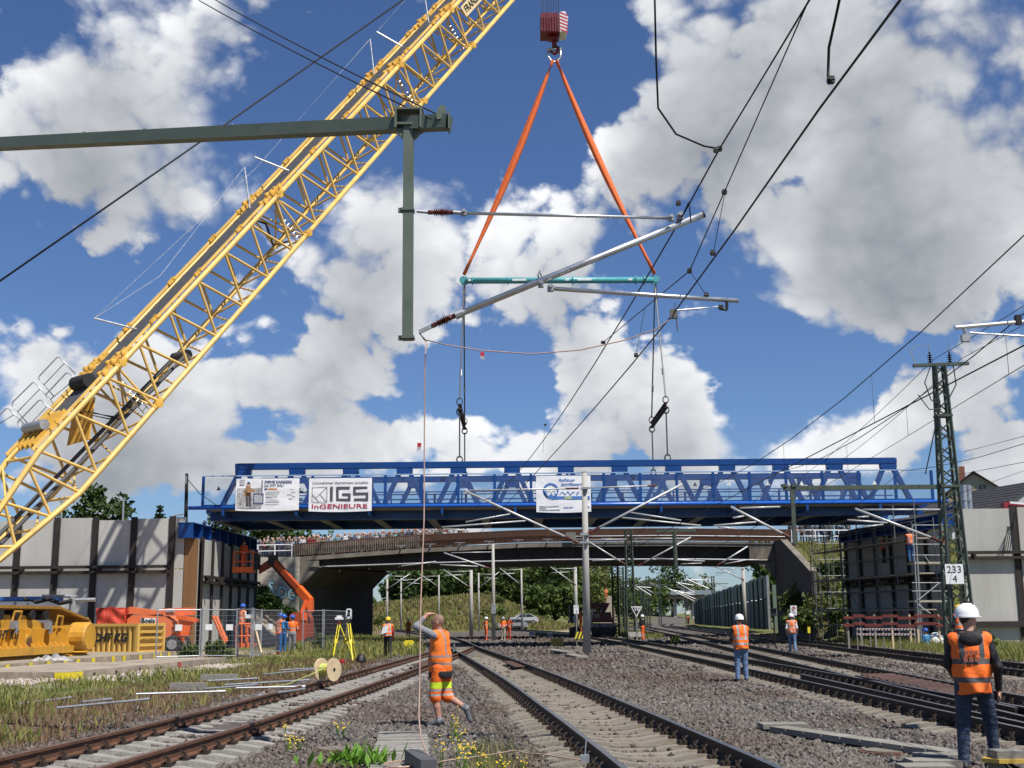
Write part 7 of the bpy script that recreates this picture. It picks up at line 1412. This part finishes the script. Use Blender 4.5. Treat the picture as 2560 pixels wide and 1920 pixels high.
def mesh_sdf(name,prims,h,mats,parent,clip=None,pad=.05):
    lo=np.full(3,1e9);hi=-lo
    for (kind,a,b,ra,rb,mi,k) in prims:
        if kind=='cap': P_=np.array([a,b]); r=max(ra,rb); lo=np.minimum(lo,P_.min(0)-r); hi=np.maximum(hi,P_.max(0)+r)
        else: lo=np.minimum(lo,np.array(a)-b); hi=np.maximum(hi,np.array(a)+b)
    lo=lo-pad; hi=hi+pad; n=np.ceil((hi-lo)/h).astype(int)+1
    g=np.stack(np.meshgrid(*[lo[i]+h*np.arange(n[i]) for i in range(3)],indexing='ij'),-1).reshape(-1,3)
    # evaluate each primitive only near itself
    D=np.full(len(g),9.); d,_=sdf(g,prims); 
    if clip is not None: d=clip(g,d)
    V_,F_=surfnets(d.reshape(n),lo,h); o=np_mesh(name,V_,F_,mats[0],parent,smooth=True)
    if len(mats)>1:
        for q in mats[1:]: o.data.materials.append(q)
        cen=V_[F_].mean(1); _,bi=sdf(cen,prims); 
        if len(bi)==len(o.data.polygons): o.data.polygons.foreach_set('material_index',bi.astype(np.int32))
    return o
def clothmat(name,col,bands=(),braces=False,bw=.055,stripe=(.36,.36,.37),var=.12,patches=(),stretch=None):
    if name in MATS: return MATS[name]
    M=mat(name,col,.75,var=var,sc=7,bump=.9 if stretch else .6,bsc=11,stretch=stretch); t=M.node_tree; n=t.nodes; l=t.links.new; B=n['Principled BSDF']; src=B.inputs['Base Color'].links[0].from_socket
    tc=n.new('ShaderNodeTexCoord'); sp=n.new('ShaderNodeSeparateXYZ'); l(tc.outputs['Object'],sp.inputs[0])
    def m_(op,a,b=0.,c=0.):
        q=n.new('ShaderNodeMath'); q.operation=op
        for i,x in enumerate((a,b,c)):
            if isinstance(x,(int,float)): q.inputs[i].default_value=x
            else: l(x,q.inputs[i])
        return q.outputs[0]
    acc=None
    for z in bands:
        e=m_('COMPARE',sp.outputs[2],z,bw/2); acc=e if acc is None else m_('MAXIMUM',acc,e)
    if braces:
        e=m_('MULTIPLY',m_('COMPARE',m_('ABSOLUTE',sp.outputs[0]),.105,bw/2),m_('GREATER_THAN',sp.outputs[2],max(bands) if bands else 1.1)); acc=e if acc is None else m_('MAXIMUM',acc,e)
    c=src
    for (z0,z1,pc) in patches:
        x=n.new('ShaderNodeMix'); x.data_type='RGBA'; l(m_('MULTIPLY',m_('GREATER_THAN',sp.outputs[2],z0),m_('LESS_THAN',sp.outputs[2],z1)),x.inputs['Factor']); l(c,x.inputs['A']); x.inputs['B'].default_value=(*pc,1); c=x.outputs['Result']
    if acc is not None:
        x=n.new('ShaderNodeMix'); x.data_type='RGBA'; l(acc,x.inputs['Factor']); l(c,x.inputs['A']); x.inputs['B'].default_value=(*stripe,1); c=x.outputs['Result']
    l(c,B.inputs['Base Color']); return M
k_skin=mat('skin',(.48,.27,.19),.55,var=.1,sc=9); k_skin2=mat('skin_tan',(.40,.20,.135),.55,var=.1,sc=9); k_hair=mat('hair_dark',(.025,.018,.014),.7,var=.3,sc=20); k_stub=mat('hair_stubble',(.22,.125,.09),.7,var=.2,sc=30)
OR=(.88,.17,.018)
k_vest=clothmat('vest_orange',OR,(1.02,1.16),True); k_vest2=clothmat('vest_orange_wide',OR,(1.045,1.19),True,.05,(.10,.095,.095)); k_ojack=clothmat('jacket_orange',OR,(1.03,1.18),False); k_otrs=clothmat('trousers_orange',(.80,.12,.015),(.28,.42),False,.05); k_odark=clothmat('suit_orange_red',(.55,.075,.018),(1.05,.4),False)
k_black=clothmat('cloth_black',(.012,.012,.013)); k_grey=clothmat('cloth_grey',(.20,.205,.22)); k_jean=clothmat('denim_dark',(.024,.038,.072),var=.55,stretch=(1,1,2.4)); k_jeanl=clothmat('denim_light',(.11,.18,.30),var=.35,stretch=(1,1,2.4)); k_blue=clothmat('cloth_blue',(.02,.10,.26)); k_bluej=clothmat('cloth_blue_light',(.04,.20,.38)); k_red=clothmat('cloth_red',(.38,.02,.025)); k_white=clothmat('cloth_white',(.72,.72,.72)); k_beige=clothmat('cloth_beige',(.42,.36,.27)); k_navy=clothmat('cloth_navy',(.012,.015,.03)); k_green=clothmat('cloth_green',(.03,.20,.13))
k_shoe=mat('shoe_dark',(.03,.028,.026),.7,var=.3); k_shoeg=mat('shoe_grey',(.09,.10,.105),.7,var=.3,sc=12); k_boot=mat('boot_orange',(.5,.12,.03),.7)
h_white=mat('helmet_white',(.80,.80,.80),.3,var=.03); h_yel=mat('helmet_yellow',(.80,.52,.02),.3,var=.05); h_blue=mat('helmet_blue',(.02,.09,.38),.3,var=.05)
J0=dict(pel=(0,0,.95),bel=(0,.01,1.11),che=(0,0,1.29),nk=(0,-.01,1.48),hd=(0,.03,1.655),shL=(-.18,0,1.42),shR=(.18,0,1.42),elL=(-.235,-.03,1.14),elR=(.235,-.03,1.14),wrL=(-.22,.06,.91),wrR=(.22,.06,.91),hiL=(-.095,0,.92),hiR=(.095,0,.92),knL=(-.105,.02,.50),knR=(.105,.02,.50),anL=(-.11,-.02,.09),anR=(.11,-.02,.09),toL=(-.13,.16,.035),toR=(.13,.16,.035))
def rotz(v,a): return np.array((v[0]*math.cos(a)-v[1]*math.sin(a),v[0]*math.sin(a)+v[1]*math.cos(a),v[2]))
def prims_for(J,fine,m,headturn=0.,loose=1.,shorts=False,bulk=1.,tilt=(0,0)):
    SK,TO,TR,SH,HA,SO=0,1,2,3,4,5; k=.03; p=[]
    A=lambda kind,a,b,ra,rb,mi,kk=k:p.append((kind,a,b,ra,rb,mi,kk))
    ch,be,pe=J['che'],J['bel'],J['pel']
    A('ell',ch,np.array((.17,.118,.20))*bulk,0,0,TO); A('ell',be,np.array((.158,.122,.20))*bulk,0,0,TO); A('ell',pe,np.array((.165,.125,.15))*bulk,0,0,TR)
    A('cap',J['shL'],J['shR'],.072,.072,TO)
    A('cap',V3(J['nk'])-(0,0,.05),V3(J['hd'])-(0,.01,.08),.06,.055,SK,.02)
    H=V3(J['hd']); R_=lambda v:H+rotz(np.array(v,float),headturn)
    A('ell',H,(.079,.097,.118),0,0,SK,.02); A('ell',R_((0,.035,-.065)),(.058,.065,.06),0,0,SK,.02); A('cap',R_((0,.085,.015)),R_((0,.112,-.02)),.012,.016,SK,.012)
    for s in(-1,1):
        A('ell',R_((s*.08,-.005,-.01)),(.014,.024,.034),0,0,SK,.008)
        if fine: A('ell',R_((s*.032,.088,.012)),(.013,.009,.008),0,0,HA,.004)
    if fine: A('ell',R_((0,.094,-.062)),(.024,.01,.007),0,0,HA,.004)
    A('ell',R_((0,-.018,.022)),(.084,.094,.103),0,0,HA,.012)
    for s in('L','R'):
        A('cap',J['sh'+s],J['el'+s],.058*loose,.048*loose,TO); slv=J.get('slv'+s,1.)
        e,w=V3(J['el'+s]),V3(J['wr'+s])
        if slv>=1: A('cap',e,w,.048*loose,.036,TO)
        else:
            if slv>0: A('cap',e,e+(w-e)*slv,.048*loose,.044,TO)
            A('cap',e+(w-e)*max(0,slv-.05),w,.041,.031,SK,.012)
        d=unit(J.get('hand'+s,unit(w-e)*.9+np.array((0,.25,-.1)))); sd=unit(np.cross(d,J.get('palm'+s,(0,1,0.2)))); pn=np.cross(sd,d)
        A('cap',w,w+d*.035,.031,.03,SK,.015)
        for o_ in (-.022,0,.022): A('cap',w+d*.03+sd*o_*.6,w+d*.095+sd*o_,.019,.018,SK,.012)
        if fine:
            cl=J.get('curl'+s,.5)
            for i,(o_,L) in enumerate(((-.033,.062),(-.011,.074),(.011,.07),(.033,.055))):
                b0=w+d*.095+sd*o_; b1=b0+unit(d+pn*cl*.5)*L*.55; b2=b1+unit(d*(1-cl*.6)+pn*cl)*L*.5; A('cap',b0,b1,.0105,.0098,SK,.005); A('cap',b1,b2,.0098,.0085,SK,.005)
            th=-1 if s=='L' else 1
            b0=w+d*.03+sd*.028*(-1 if s=='R' else 1); b1=b0+unit(d*.7+sd*.8*(-1 if s=='R' else 1)+pn*.3)*.045; A('cap',b0,b1,.014,.012,SK,.008); A('cap',b1,b1+unit(d+pn*.4)*.03,.012,.01,SK,.006)
        else: A('cap',w+d*.09,w+d*.15+pn*.02,.022,.014,SK,.015)
        A('cap',J['hi'+s],J['kn'+s],.096*loose*(1.1 if shorts else 1),.072*loose*(1.18 if shorts else 1),TR); kn,an=V3(J['kn'+s]),V3(J['an'+s])
        if shorts: A('cap',kn,kn+(an-kn)*.12,.086,.09,TR); A('cap',kn+(an-kn)*.05,kn+(an-kn)*.45,.052,.058,SK,.01); A('cap',kn+(an-kn)*.45,an,.056,.038,SK,.012); A('cap',kn+(an-kn)*.86,an,.045,.05,SO,.01)
        else: A('cap',kn,an+(kn-an)*.05,.07*loose,.058*loose,TR)
        to=V3(J['to'+s]); fd=unit(to-an); A('cap',an,an+(0,0,0),.05,.05,SH,.015); A('cap',an+V3((0,0,-.035)) if not shorts else an,to,.046,.042,SH,.02); A('cap',an-fd*.05*np.array((1,1,0))+V3((0,0,-.04)) if not shorts else an-fd*.04,an,.04,.045,SH,.02)
    return p
def person(label,x,y,z,yaw,mats,J=None,hgt=1.76,vest=None,hem=.86,helmet=None,res=.022,fine=False,headturn=0.,loose=1.,shorts=False,bulk=1.,group=None,ears=False,hood=False,hemband=None):
    j=dict(J0); j.update(J or {}); t=thing('person',label,'person',(x,y,z),yaw,group=group,local=True); t.scale=(hgt/1.775,)*3
    mats=list(mats)+[k_hair]*(5-len(mats)); mats=mats[:5]+([mats[5]] if len(mats)>5 else [mats[3]])
    pr_=prims_for(j,fine,mats,headturn,loose,shorts,bulk); mesh_sdf('body',pr_,res,mats,t)
    if vest is not None:
        ch,be,pe=j['che'],j['bel'],j['pel']; vp=[('ell',ch,np.array((.20,.148,.24))*bulk,0,0,0,.03),('ell',be,np.array((.195,.155,.24))*bulk,0,0,0,.03),('cap',be,(pe[0],pe[1],hem-.05),.165*bulk,.185*bulk,0,.05),('cap',V3(j['shL'])*(.88,1,1),V3(j['shR'])*(.88,1,1),.092,.092,0,.03)]
        nk=V3(j['nk'])
        def clip(g,d):
            wob=.016*np.sin(g[:,0]*13+1)+.01*np.sin(g[:,1]*17+1)
            fl=np.clip((1.38-g[:,2])/.4,0,1); wr_=(.011*np.sin(g[:,0]*30+g[:,1]*14+g[:,2]*8+1.5*np.sin(g[:,2]*7))+.006*np.sin(g[:,0]*17-g[:,2]*23+g[:,1]*19))*fl
            d=np.maximum(d+wr_,hem+wob-g[:,2]); dn=np.sqrt(((g[:,:2]-nk[:2])**2).sum(1))-.078; d=np.maximum(d,np.where(g[:,2]>1.36,-dn,-9))
            return d
        vo=mesh_sdf('vest',vp,min(res,.018) if fine else res,[vest],t,clip)
        if hemband is not None: mesh_sdf('hem_band',[('cap',(pe[0],pe[1],hem-.02),(pe[0],pe[1],hem-.08),.186*bulk,.18*bulk,0,.03)],res,[hemband],t,lambda g,d:np.maximum(np.maximum(d,hem-.085-g[:,2]+.02*np.sin(g[:,0]*20)),g[:,2]-hem-.01))
    if hood: mesh_sdf('hood',[('ell',(0,-.115,1.425),(.125,.055,.095),0,0,0,.04),('cap',(-.10,-.02,1.475),(-.06,.05,1.45),.045,.04,0,.03),('cap',(.10,-.02,1.475),(.06,.05,1.45),.045,.04,0,.03),('cap',(-.10,-.02,1.475),(.10,-.02,1.475),.05,.05,0,.04)],.014,[hood],t)
    if helmet is not None:
        H=V3(j['hd']); b=MB(); n=22
        prof=[(.124,.008),(.127,.014),(.122,.03),(.120,.06),(.113,.095),(.094,.13),(.06,.156),(.02,.166)]
        b.lathe((0,0,0),[(.10,.012)]+prof,n); 
        b.v=[tuple(H+rotz(np.array((vx,vy*1.17-.005,vz)),headturn)) for vx,vy,vz in b.v]
        fr_=MB(); fr_.prism([(-.085,.10,.014),(.085,.10,.014),(.05,.165,.004),(-.05,.165,.004)],(0,0,.012)); fr_.box((0,0,.155),(.03,.13,.03)); fr_.box((-.05,0,.14),(.014,.14,.022)); fr_.box((.05,0,.14),(.014,.14,.022)); fr_.v=[tuple(H+rotz(np.array(q),headturn)) for q in fr_.v]
        b.f+= [tuple(i+len(b.v) for i in f) for f in fr_.f]; b.mi+=fr_.mi; b.v+=fr_.v
        b.build('helmet',helmet,t,smooth=True)
        if ears:
            for s in(-1,1): MB().lathe(H+rotz(np.array((s*.088,0,-.005)),headturn),[(.045,-.02),(.05,0),(.045,.02)],10,tuple(rotz(np.array((1.,0,0)),headturn))).build('ear_muff',h_yel,t)
    return t
def gp(px,d): return P(px,1560,d)[0]
# walker with his hand on his bald head
xw=G(1098,1806,0)
k_short=clothmat('shorts_orange',(.86,.15,.015),(.50,.575),False,.035,(.38,.36,.34),patches=((.60,.70,(.62,.80,.03)),))
person('bald worker in orange vest and shorts walking with a hand on his head',xw[0]+.02,xw[1],-.07,rad(72),[k_skin2,k_grey,k_short,k_shoeg,k_stub,k_grey],
 dict(hd=(.0,.05,1.64),shL=(-.185,.03,1.43),elL=(-.215,.34,1.575),wrL=(-.085,.20,1.765),handL=(.55,-.75,.12),palmL=(0,0,-1),curlL=.75,slvL=.62,slvR=.62,elR=(.25,-.02,1.15),wrR=(.22,.16,.95),hiL=(-.09,.0,.92),knL=(-.095,.06,.50),anL=(-.095,-.02,.09),toL=(-.11,.16,.04),hiR=(.09,-.02,.92),knR=(.10,-.06,.48),anR=(.10,-.40,.285),toR=(.10,-.47,.10),che=(0,.01,1.29)),hgt=1.80,vest=clothmat('vest_walker',(.90,.19,.018),(.985,1.10),True,.042,(.30,.20,.17)),hem=.86,res=.012,fine=True,headturn=.15,loose=1.12,shorts=True,bulk=1.06,hemband=k_black)
# man in hoodie and vest at the right
x2=P(2425,1900,14.15)
k_vestR=clothmat('vest_orange_right',(.90,.16,.015),(.985,1.185),True,.058,(.085,.08,.08))
m2=person('man in white helmet, black hoodie, orange vest and jeans seen from behind',x2[0]+.10,14.15,-.08,rad(-14),[k_skin,k_black,k_jean,k_shoe,k_hair],
 dict(hiL=(-.10,0,.93),knL=(-.13,.04,.50),anL=(-.16,-.02,.09),toL=(-.20,.14,.035),hiR=(.10,.02,.93),knR=(.17,.16,.53),anR=(.19,.20,.22),toR=(.22,.38,.17),elR=(.27,-.04,1.13),wrR=(.275,.07,.88),handR=(.06,.3,-.95),palmR=(-1,0,0),curlR=.6,elL=(-.25,.05,1.15),wrL=(-.17,.24,1.02)),hgt=1.80,vest=k_vestR,hem=.84,helmet=h_white,res=.012,fine=True,headturn=rad(-52),loose=1.05,bulk=1.06,hood=k_black)
for i,(dx,w) in enumerate(((-.06,.05),(-.01,.05),(.04,.05))): MB().box((dx,-.172,1.28),(.034,.006,.05)).build('printed_letter',mat('print_dim',(.30,.10,.06),.7),m2)
for i in range(3): MB().box((-.075+.06*i,-.176,1.36-.14*0-.15),(.045,.006,.055)).build('printed_letter',mat('print_dim',(.30,.10,.06),.7),m2)
# workers on the tracks
AD=dict(elL=(-.25,.03,1.16),wrL=(-.16,.22,1.06),elR=(.25,.03,1.16),wrR=(.16,.22,1.06))
HB=dict(elL=(-.26,-.12,1.17),wrL=(-.08,-.17,1.0),elR=(.26,-.12,1.17),wrR=(.08,-.17,1.0))
WA=dict(knL=(-.10,.10,.52),anL=(-.10,.16,.10),toL=(-.11,.33,.06),knR=(.10,-.06,.49),anR=(.10,-.26,.13),toR=(.11,-.1,.04))
person('man in white helmet, orange vest and pale jeans standing on the ballast',6.08,33.3,-.08,rad(8),[k_skin,k_black,k_jeanl,k_shoe,k_hair],dict(AD,anL=(-.13,-.02,.09),toL=(-.2,.14,.035),anR=(.12,-.02,.09)),hgt=1.74,vest=k_vest,hem=.88,helmet=h_white,res=.016,bulk=1.12,loose=1.08)
person('man in white helmet with ear muffs, white shirt and orange vest walking away',12.9,57.5,-.07,rad(-8),[k_skin,k_white,k_jeanl,k_shoeg,k_hair],dict(WA,slvL=.2,slvR=.2),hgt=1.78,vest=k_vest,hem=.92,helmet=h_white,res=.02,ears=True)
person('worker in yellow helmet, red jacket and orange vest holding white papers',gp(970,56),56,float(terr(gp(970,56),56)),rad(5),[k_skin,k_red,k_black,k_shoe,k_hair],dict(WA,wrL=(-.27,.12,.98)),hgt=1.80,vest=k_vest,hem=.96,helmet=h_yel,res=.02)
q=np.array((gp(962,55.8),55.8,.0)); t=thing('paper_sheet','white sheet held by the worker in the red jacket','paper',(q[0],55.75,.95+float(terr(q[0],55.8)))); MB().prism([(q[0]-.16,55.78,.98),(q[0]+.12,55.78,1.06),(q[0]+.18,55.78,1.38),(q[0]-.08,55.78,1.32)],(0,.012,0)).build('sheet',m_plastic,t)
person('distant worker in full orange suit and white helmet left of the curving track',gp(1021,110),110,-.1,rad(25),[k_skin,k_ojack,k_otrs,k_shoe,k_hair],AD,helmet=h_white,res=.026)
person('worker in orange suit and white helmet with hands behind his back beside the slim pole',gp(1215,97),97,-.05,rad(-70),[k_skin,k_ojack,k_otrs,k_boot,k_hair],HB,helmet=h_white,res=.026)
person('worker in orange jacket and beige trousers in front of the silver cars',gp(1258,98),98,-.05,rad(170),[k_skin,k_ojack,k_beige,k_beige,k_hair],AD,helmet=mat('helmet_grey',(.35,.4,.45),.4),res=.026,bulk=1.1)
person('worker in red-orange suit standing close behind the beige trousers',gp(1272,100),100,-.05,rad(150),[k_skin2,k_odark,k_odark,k_odark,k_hair],HB,res=.026,hgt=1.84)
person('worker in black top and orange trousers beside the triangle sign',gp(1607,92),92,-.05,rad(60),[k_skin,k_black,k_otrs,k_boot,k_hair],AD,helmet=h_white,res=.026,hgt=1.82)
# left group
person('worker in blue jacket and helmet, orange vest, blue trousers and orange boots',gp(699,57),57,float(terr(gp(699,57),57)),rad(-50),[k_skin,k_bluej,k_blue,k_boot,k_hair],dict(wrR=(.10,.28,1.0),elR=(.24,.06,1.15)),hgt=1.84,vest=k_vest,hem=.9,helmet=h_blue,res=.02)
person('second blue helmet worker half hidden beside the blue jacket worker',gp(709,58.4),58.4,float(terr(gp(709,58),58)),rad(-30),[k_skin,k_blue,k_blue,k_shoe,k_hair],AD,hgt=1.82,helmet=h_blue,res=.024)
person('worker in orange short-sleeved jacket and grey trousers with blue helmet',gp(731,59.5),59.5,float(terr(gp(731,59),59)),rad(0),[k_skin,k_ojack,k_grey,k_shoe,k_hair],dict(AD,slvL=.3,slvR=.3),hgt=1.80,helmet=h_blue,res=.022,bulk=1.08,loose=1.1)
zf=P(606,1608,56)[2]; person('worker in blue helmet and orange vest inside the orange work cage',gp(605,56.1),56.1,zf,rad(-40),[k_skin,k_white,k_navy,k_shoe,k_hair],dict(AD,wrR=(.2,.4,1.15)),hgt=1.72,vest=k_vest,helmet=h_blue,res=.024)
person('worker in orange suit standing in the raised lift basket',bk[0]-.05,bk[1],bk[2],rad(-25),[k_skin,k_odark,k_odark,k_shoe,k_hair],AD,hgt=1.8,res=.024)
person('worker in white helmet leaning over the left bearing beam',gp(500,70.5),70.5,5.55,rad(-60),[k_skin,k_ojack,k_otrs,k_shoe,k_hair],dict(wrR=(.3,.45,1.2),elR=(.27,.2,1.3)),helmet=h_white,res=.026); person('orange-clad worker behind the far end of the left bearing beam',gp(572,81),81,5.2,rad(-90),[k_skin,k_ojack,k_otrs,k_shoe,k_hair],AD,res=.03)
# right abutment
zp=P(2300,1405,DS)[2]; person('worker in white helmet and orange vest standing on the scaffold tower',gp(2290,DS+.6),DS+.6,zp,rad(5),[k_skin,k_black,k_blue,k_shoe,k_hair],AD,hgt=1.76,vest=k_vest,hem=.95,helmet=h_white,res=.022)
person('worker with green sleeve and white helmet reaching out from behind the lattice mast',gp(2374,DS+1),DS+1,zp,rad(85),[k_skin,k_green,k_navy,k_shoe,k_hair],dict(elL=(-.26,.22,1.33),wrL=(-.24,.45,1.22),elR=(.24,.2,1.3),wrR=(.2,.42,1.2)),hgt=1.8,vest=k_vest,helmet=h_white,res=.024)
q=P(2209,1385,74.5); person('worker in orange vest and dark clothes bent over the shaded bearing beam',q[0],74.5,q[2]-.55,rad(-90),[k_skin,k_black,k_black,k_shoe,k_hair],dict(AD,hd=(0,.12,1.62)),hgt=1.7,vest=k_vest,res=.026)
person('worker in yellow helmet, dark sleeves and orange vest behind the hoodie man',gp(2400,42),42,.12,rad(20),[k_skin,k_navy,k_navy,k_shoe,k_hair],AD,hgt=1.8,vest=k_vest,helmet=h_yel,res=.018)
person('worker in light blue overalls and blue helmet low behind the board barrier',gp(2313,60.2),60.2,-.75,rad(30),[k_skin,k_bluej,k_bluej,k_shoe,k_hair],AD,hgt=1.7,helmet=h_blue,res=.026)
for (px,py,d,lb) in ((2238,1340,76,'orange worker seen between truss and right bearing beam'),(2258,1338,78,'second orange worker under the truss end at the right abutment')): q=P(px,py,d); person(lb,q[0],d,q[2]-1.75,rad(160),[k_skin,k_odark,k_navy,k_shoe,k_hair],AD,res=.03)
person('lone orange worker standing at the top of the far ramp',gp(1517,203),203,P(1517,1497,203)[2],rad(180),[k_skin,k_ojack,k_otrs,k_shoe,k_hair],AD,res=.035); person('tiny orange worker far away beside the branch track bend',gp(1721,228),228,.1,rad(0),[k_skin,k_ojack,k_otrs,k_shoe,k_hair],AD,res=.04)
person('worker in red-orange suit next to the number plate at the rail crane',gp(1452,101),101,.45,rad(100),[k_skin2,k_odark,k_odark,k_shoe,k_hair],AD,helmet=mat('helmet_black',(.02,.02,.02),.4),res=.026)
# ---------------------------------------------------------------- spectators
PAL=[(.02,.02,.025),(.035,.04,.06),(.35,.34,.33),(.22,.025,.025),(.04,.06,.11),(.14,.12,.10),(.45,.45,.46),(.05,.06,.04),(.18,.13,.09),(.12,.26,.25),(.06,.06,.065),(.10,.09,.085)]
PM=[mat('spectator_cloth_%d'%i,c,.8,var=.1) for i,c in enumerate(PAL)]; HM=[k_hair,mat('hair_grey',(.30,.29,.28),.7),mat('hair_blond',(.35,.24,.12),.7),mat('hair_brown',(.08,.045,.025),.7),mat('cap_white',(.6,.6,.6),.7)]
proto=[]
for i,jj in enumerate((dict(AD),dict(),dict(elR=(.24,.16,1.36),wrR=(.08,.20,1.6),elL=(-.24,.05,1.2),wrL=(-.1,.2,1.2)))):
    tmp=thing('tmp','tmp tmp tmp tmp','person',local=True); j=dict(J0); j.update(jj); o=mesh_sdf('person',prims_for(j,False,None,0,1.1,False,1.08),.036,[k_skin,PM[0],PM[1],k_shoe,k_hair,k_shoe],tmp); me=o.data; bpy.data.objects.remove(o); bpy.data.objects.remove(tmp); proto.append(me)
def spectator(x,y,z,yaw,label,group,dark=False):
    o=link('person',random.choice(proto),None,(x,y,z),None,label,'person',group); o.rotation_euler[2]=yaw; s=random.uniform(.90,1.06); o.scale=(s,s,s)
    for k,mm in ((1,random.choice(PM if not dark else PM[:2]+PM[3:5]+PM[10:11])),(2,random.choice(PM[:2]+PM[4:6])),(4,random.choice(HM))): o.material_slots[k].link='OBJECT'; o.material_slots[k].material=mm
    for k,mm in ((0,k_skin),(3,k_shoe),(5,k_shoe)): pass
for r_,(yy,n,xa,xb) in enumerate(((OY+.75,44,-20.8,-4.6),(OY+1.45,40,-20.5,-4.2),(OY+2.2,34,-20.,-3.6))):
    for i in range(n):
        x=xa+(xb-xa)*(i+.5)/n+random.uniform(-.12,.12); spectator(x,yy+random.uniform(-.15,.15),float(zdeck(x))-.16+.05*r_,math.pi+random.uniform(-.7,.7),'spectator in the dense crowd behind the rusty bridge railing' if x>-17.6 else 'spectator leaning at the white ramp railing','crowd on the old bridge' if x>-17.6 else 'crowd at the white ramp railing')
for i in range(12): x=22.6+i*.42+random.uniform(-.1,.1); spectator(x,OY+.8+random.uniform(0,.8),float(zdeck(x)),math.pi+random.uniform(-.5,.5),'onlooker behind the white railing above the scaffold side','onlookers at the right railing',True)
t=thing('grey_tarpaulin','grey tarpaulin hung behind the right white railing','tarpaulin',P(2160,1362,OY+.6)); b=MB(); v=[]
for j in range(6):
    for i in range(18): u=i/17; w=j/5; q=P(2118+70*u-(6 if j>3 else 0)*(1-u),1333+32*w,OY+.5); v.append(q+np.array((0,.08*math.sin(i*1.9+j)+.05*math.sin(i*3.1),0)))
b.add(v,[(j*18+i,j*18+i+1,(j+1)*18+i+1,(j+1)*18+i) for j in range(5) for i in range(17)]).build('sheet',mat('tarp_grey',(.40,.40,.41),.7,var=.1),t,smooth=True); MB().box(P(2150,1338,OY+.4),(1.4,.02,.2)).build('red_print',mat('print_red_faded',(.4,.12,.12),.7),t)
t=thing('delivery_van','pale lilac van roof showing behind the ramp spectators','van',P(600,1385,104)); px_box(MB(),583,636,1347,1385,104,3).build('box_body',mat('van_lilac',(.50,.49,.60),.5,var=.04),t); px_box(MB(),590,600,1366,1380,103.9,.1).build('red_print',mat('print_red_faded',(.4,.12,.12),.7),t); px_box(MB(),625,634,1352,1355,103.9,.1).build('stripe',m_white,t)
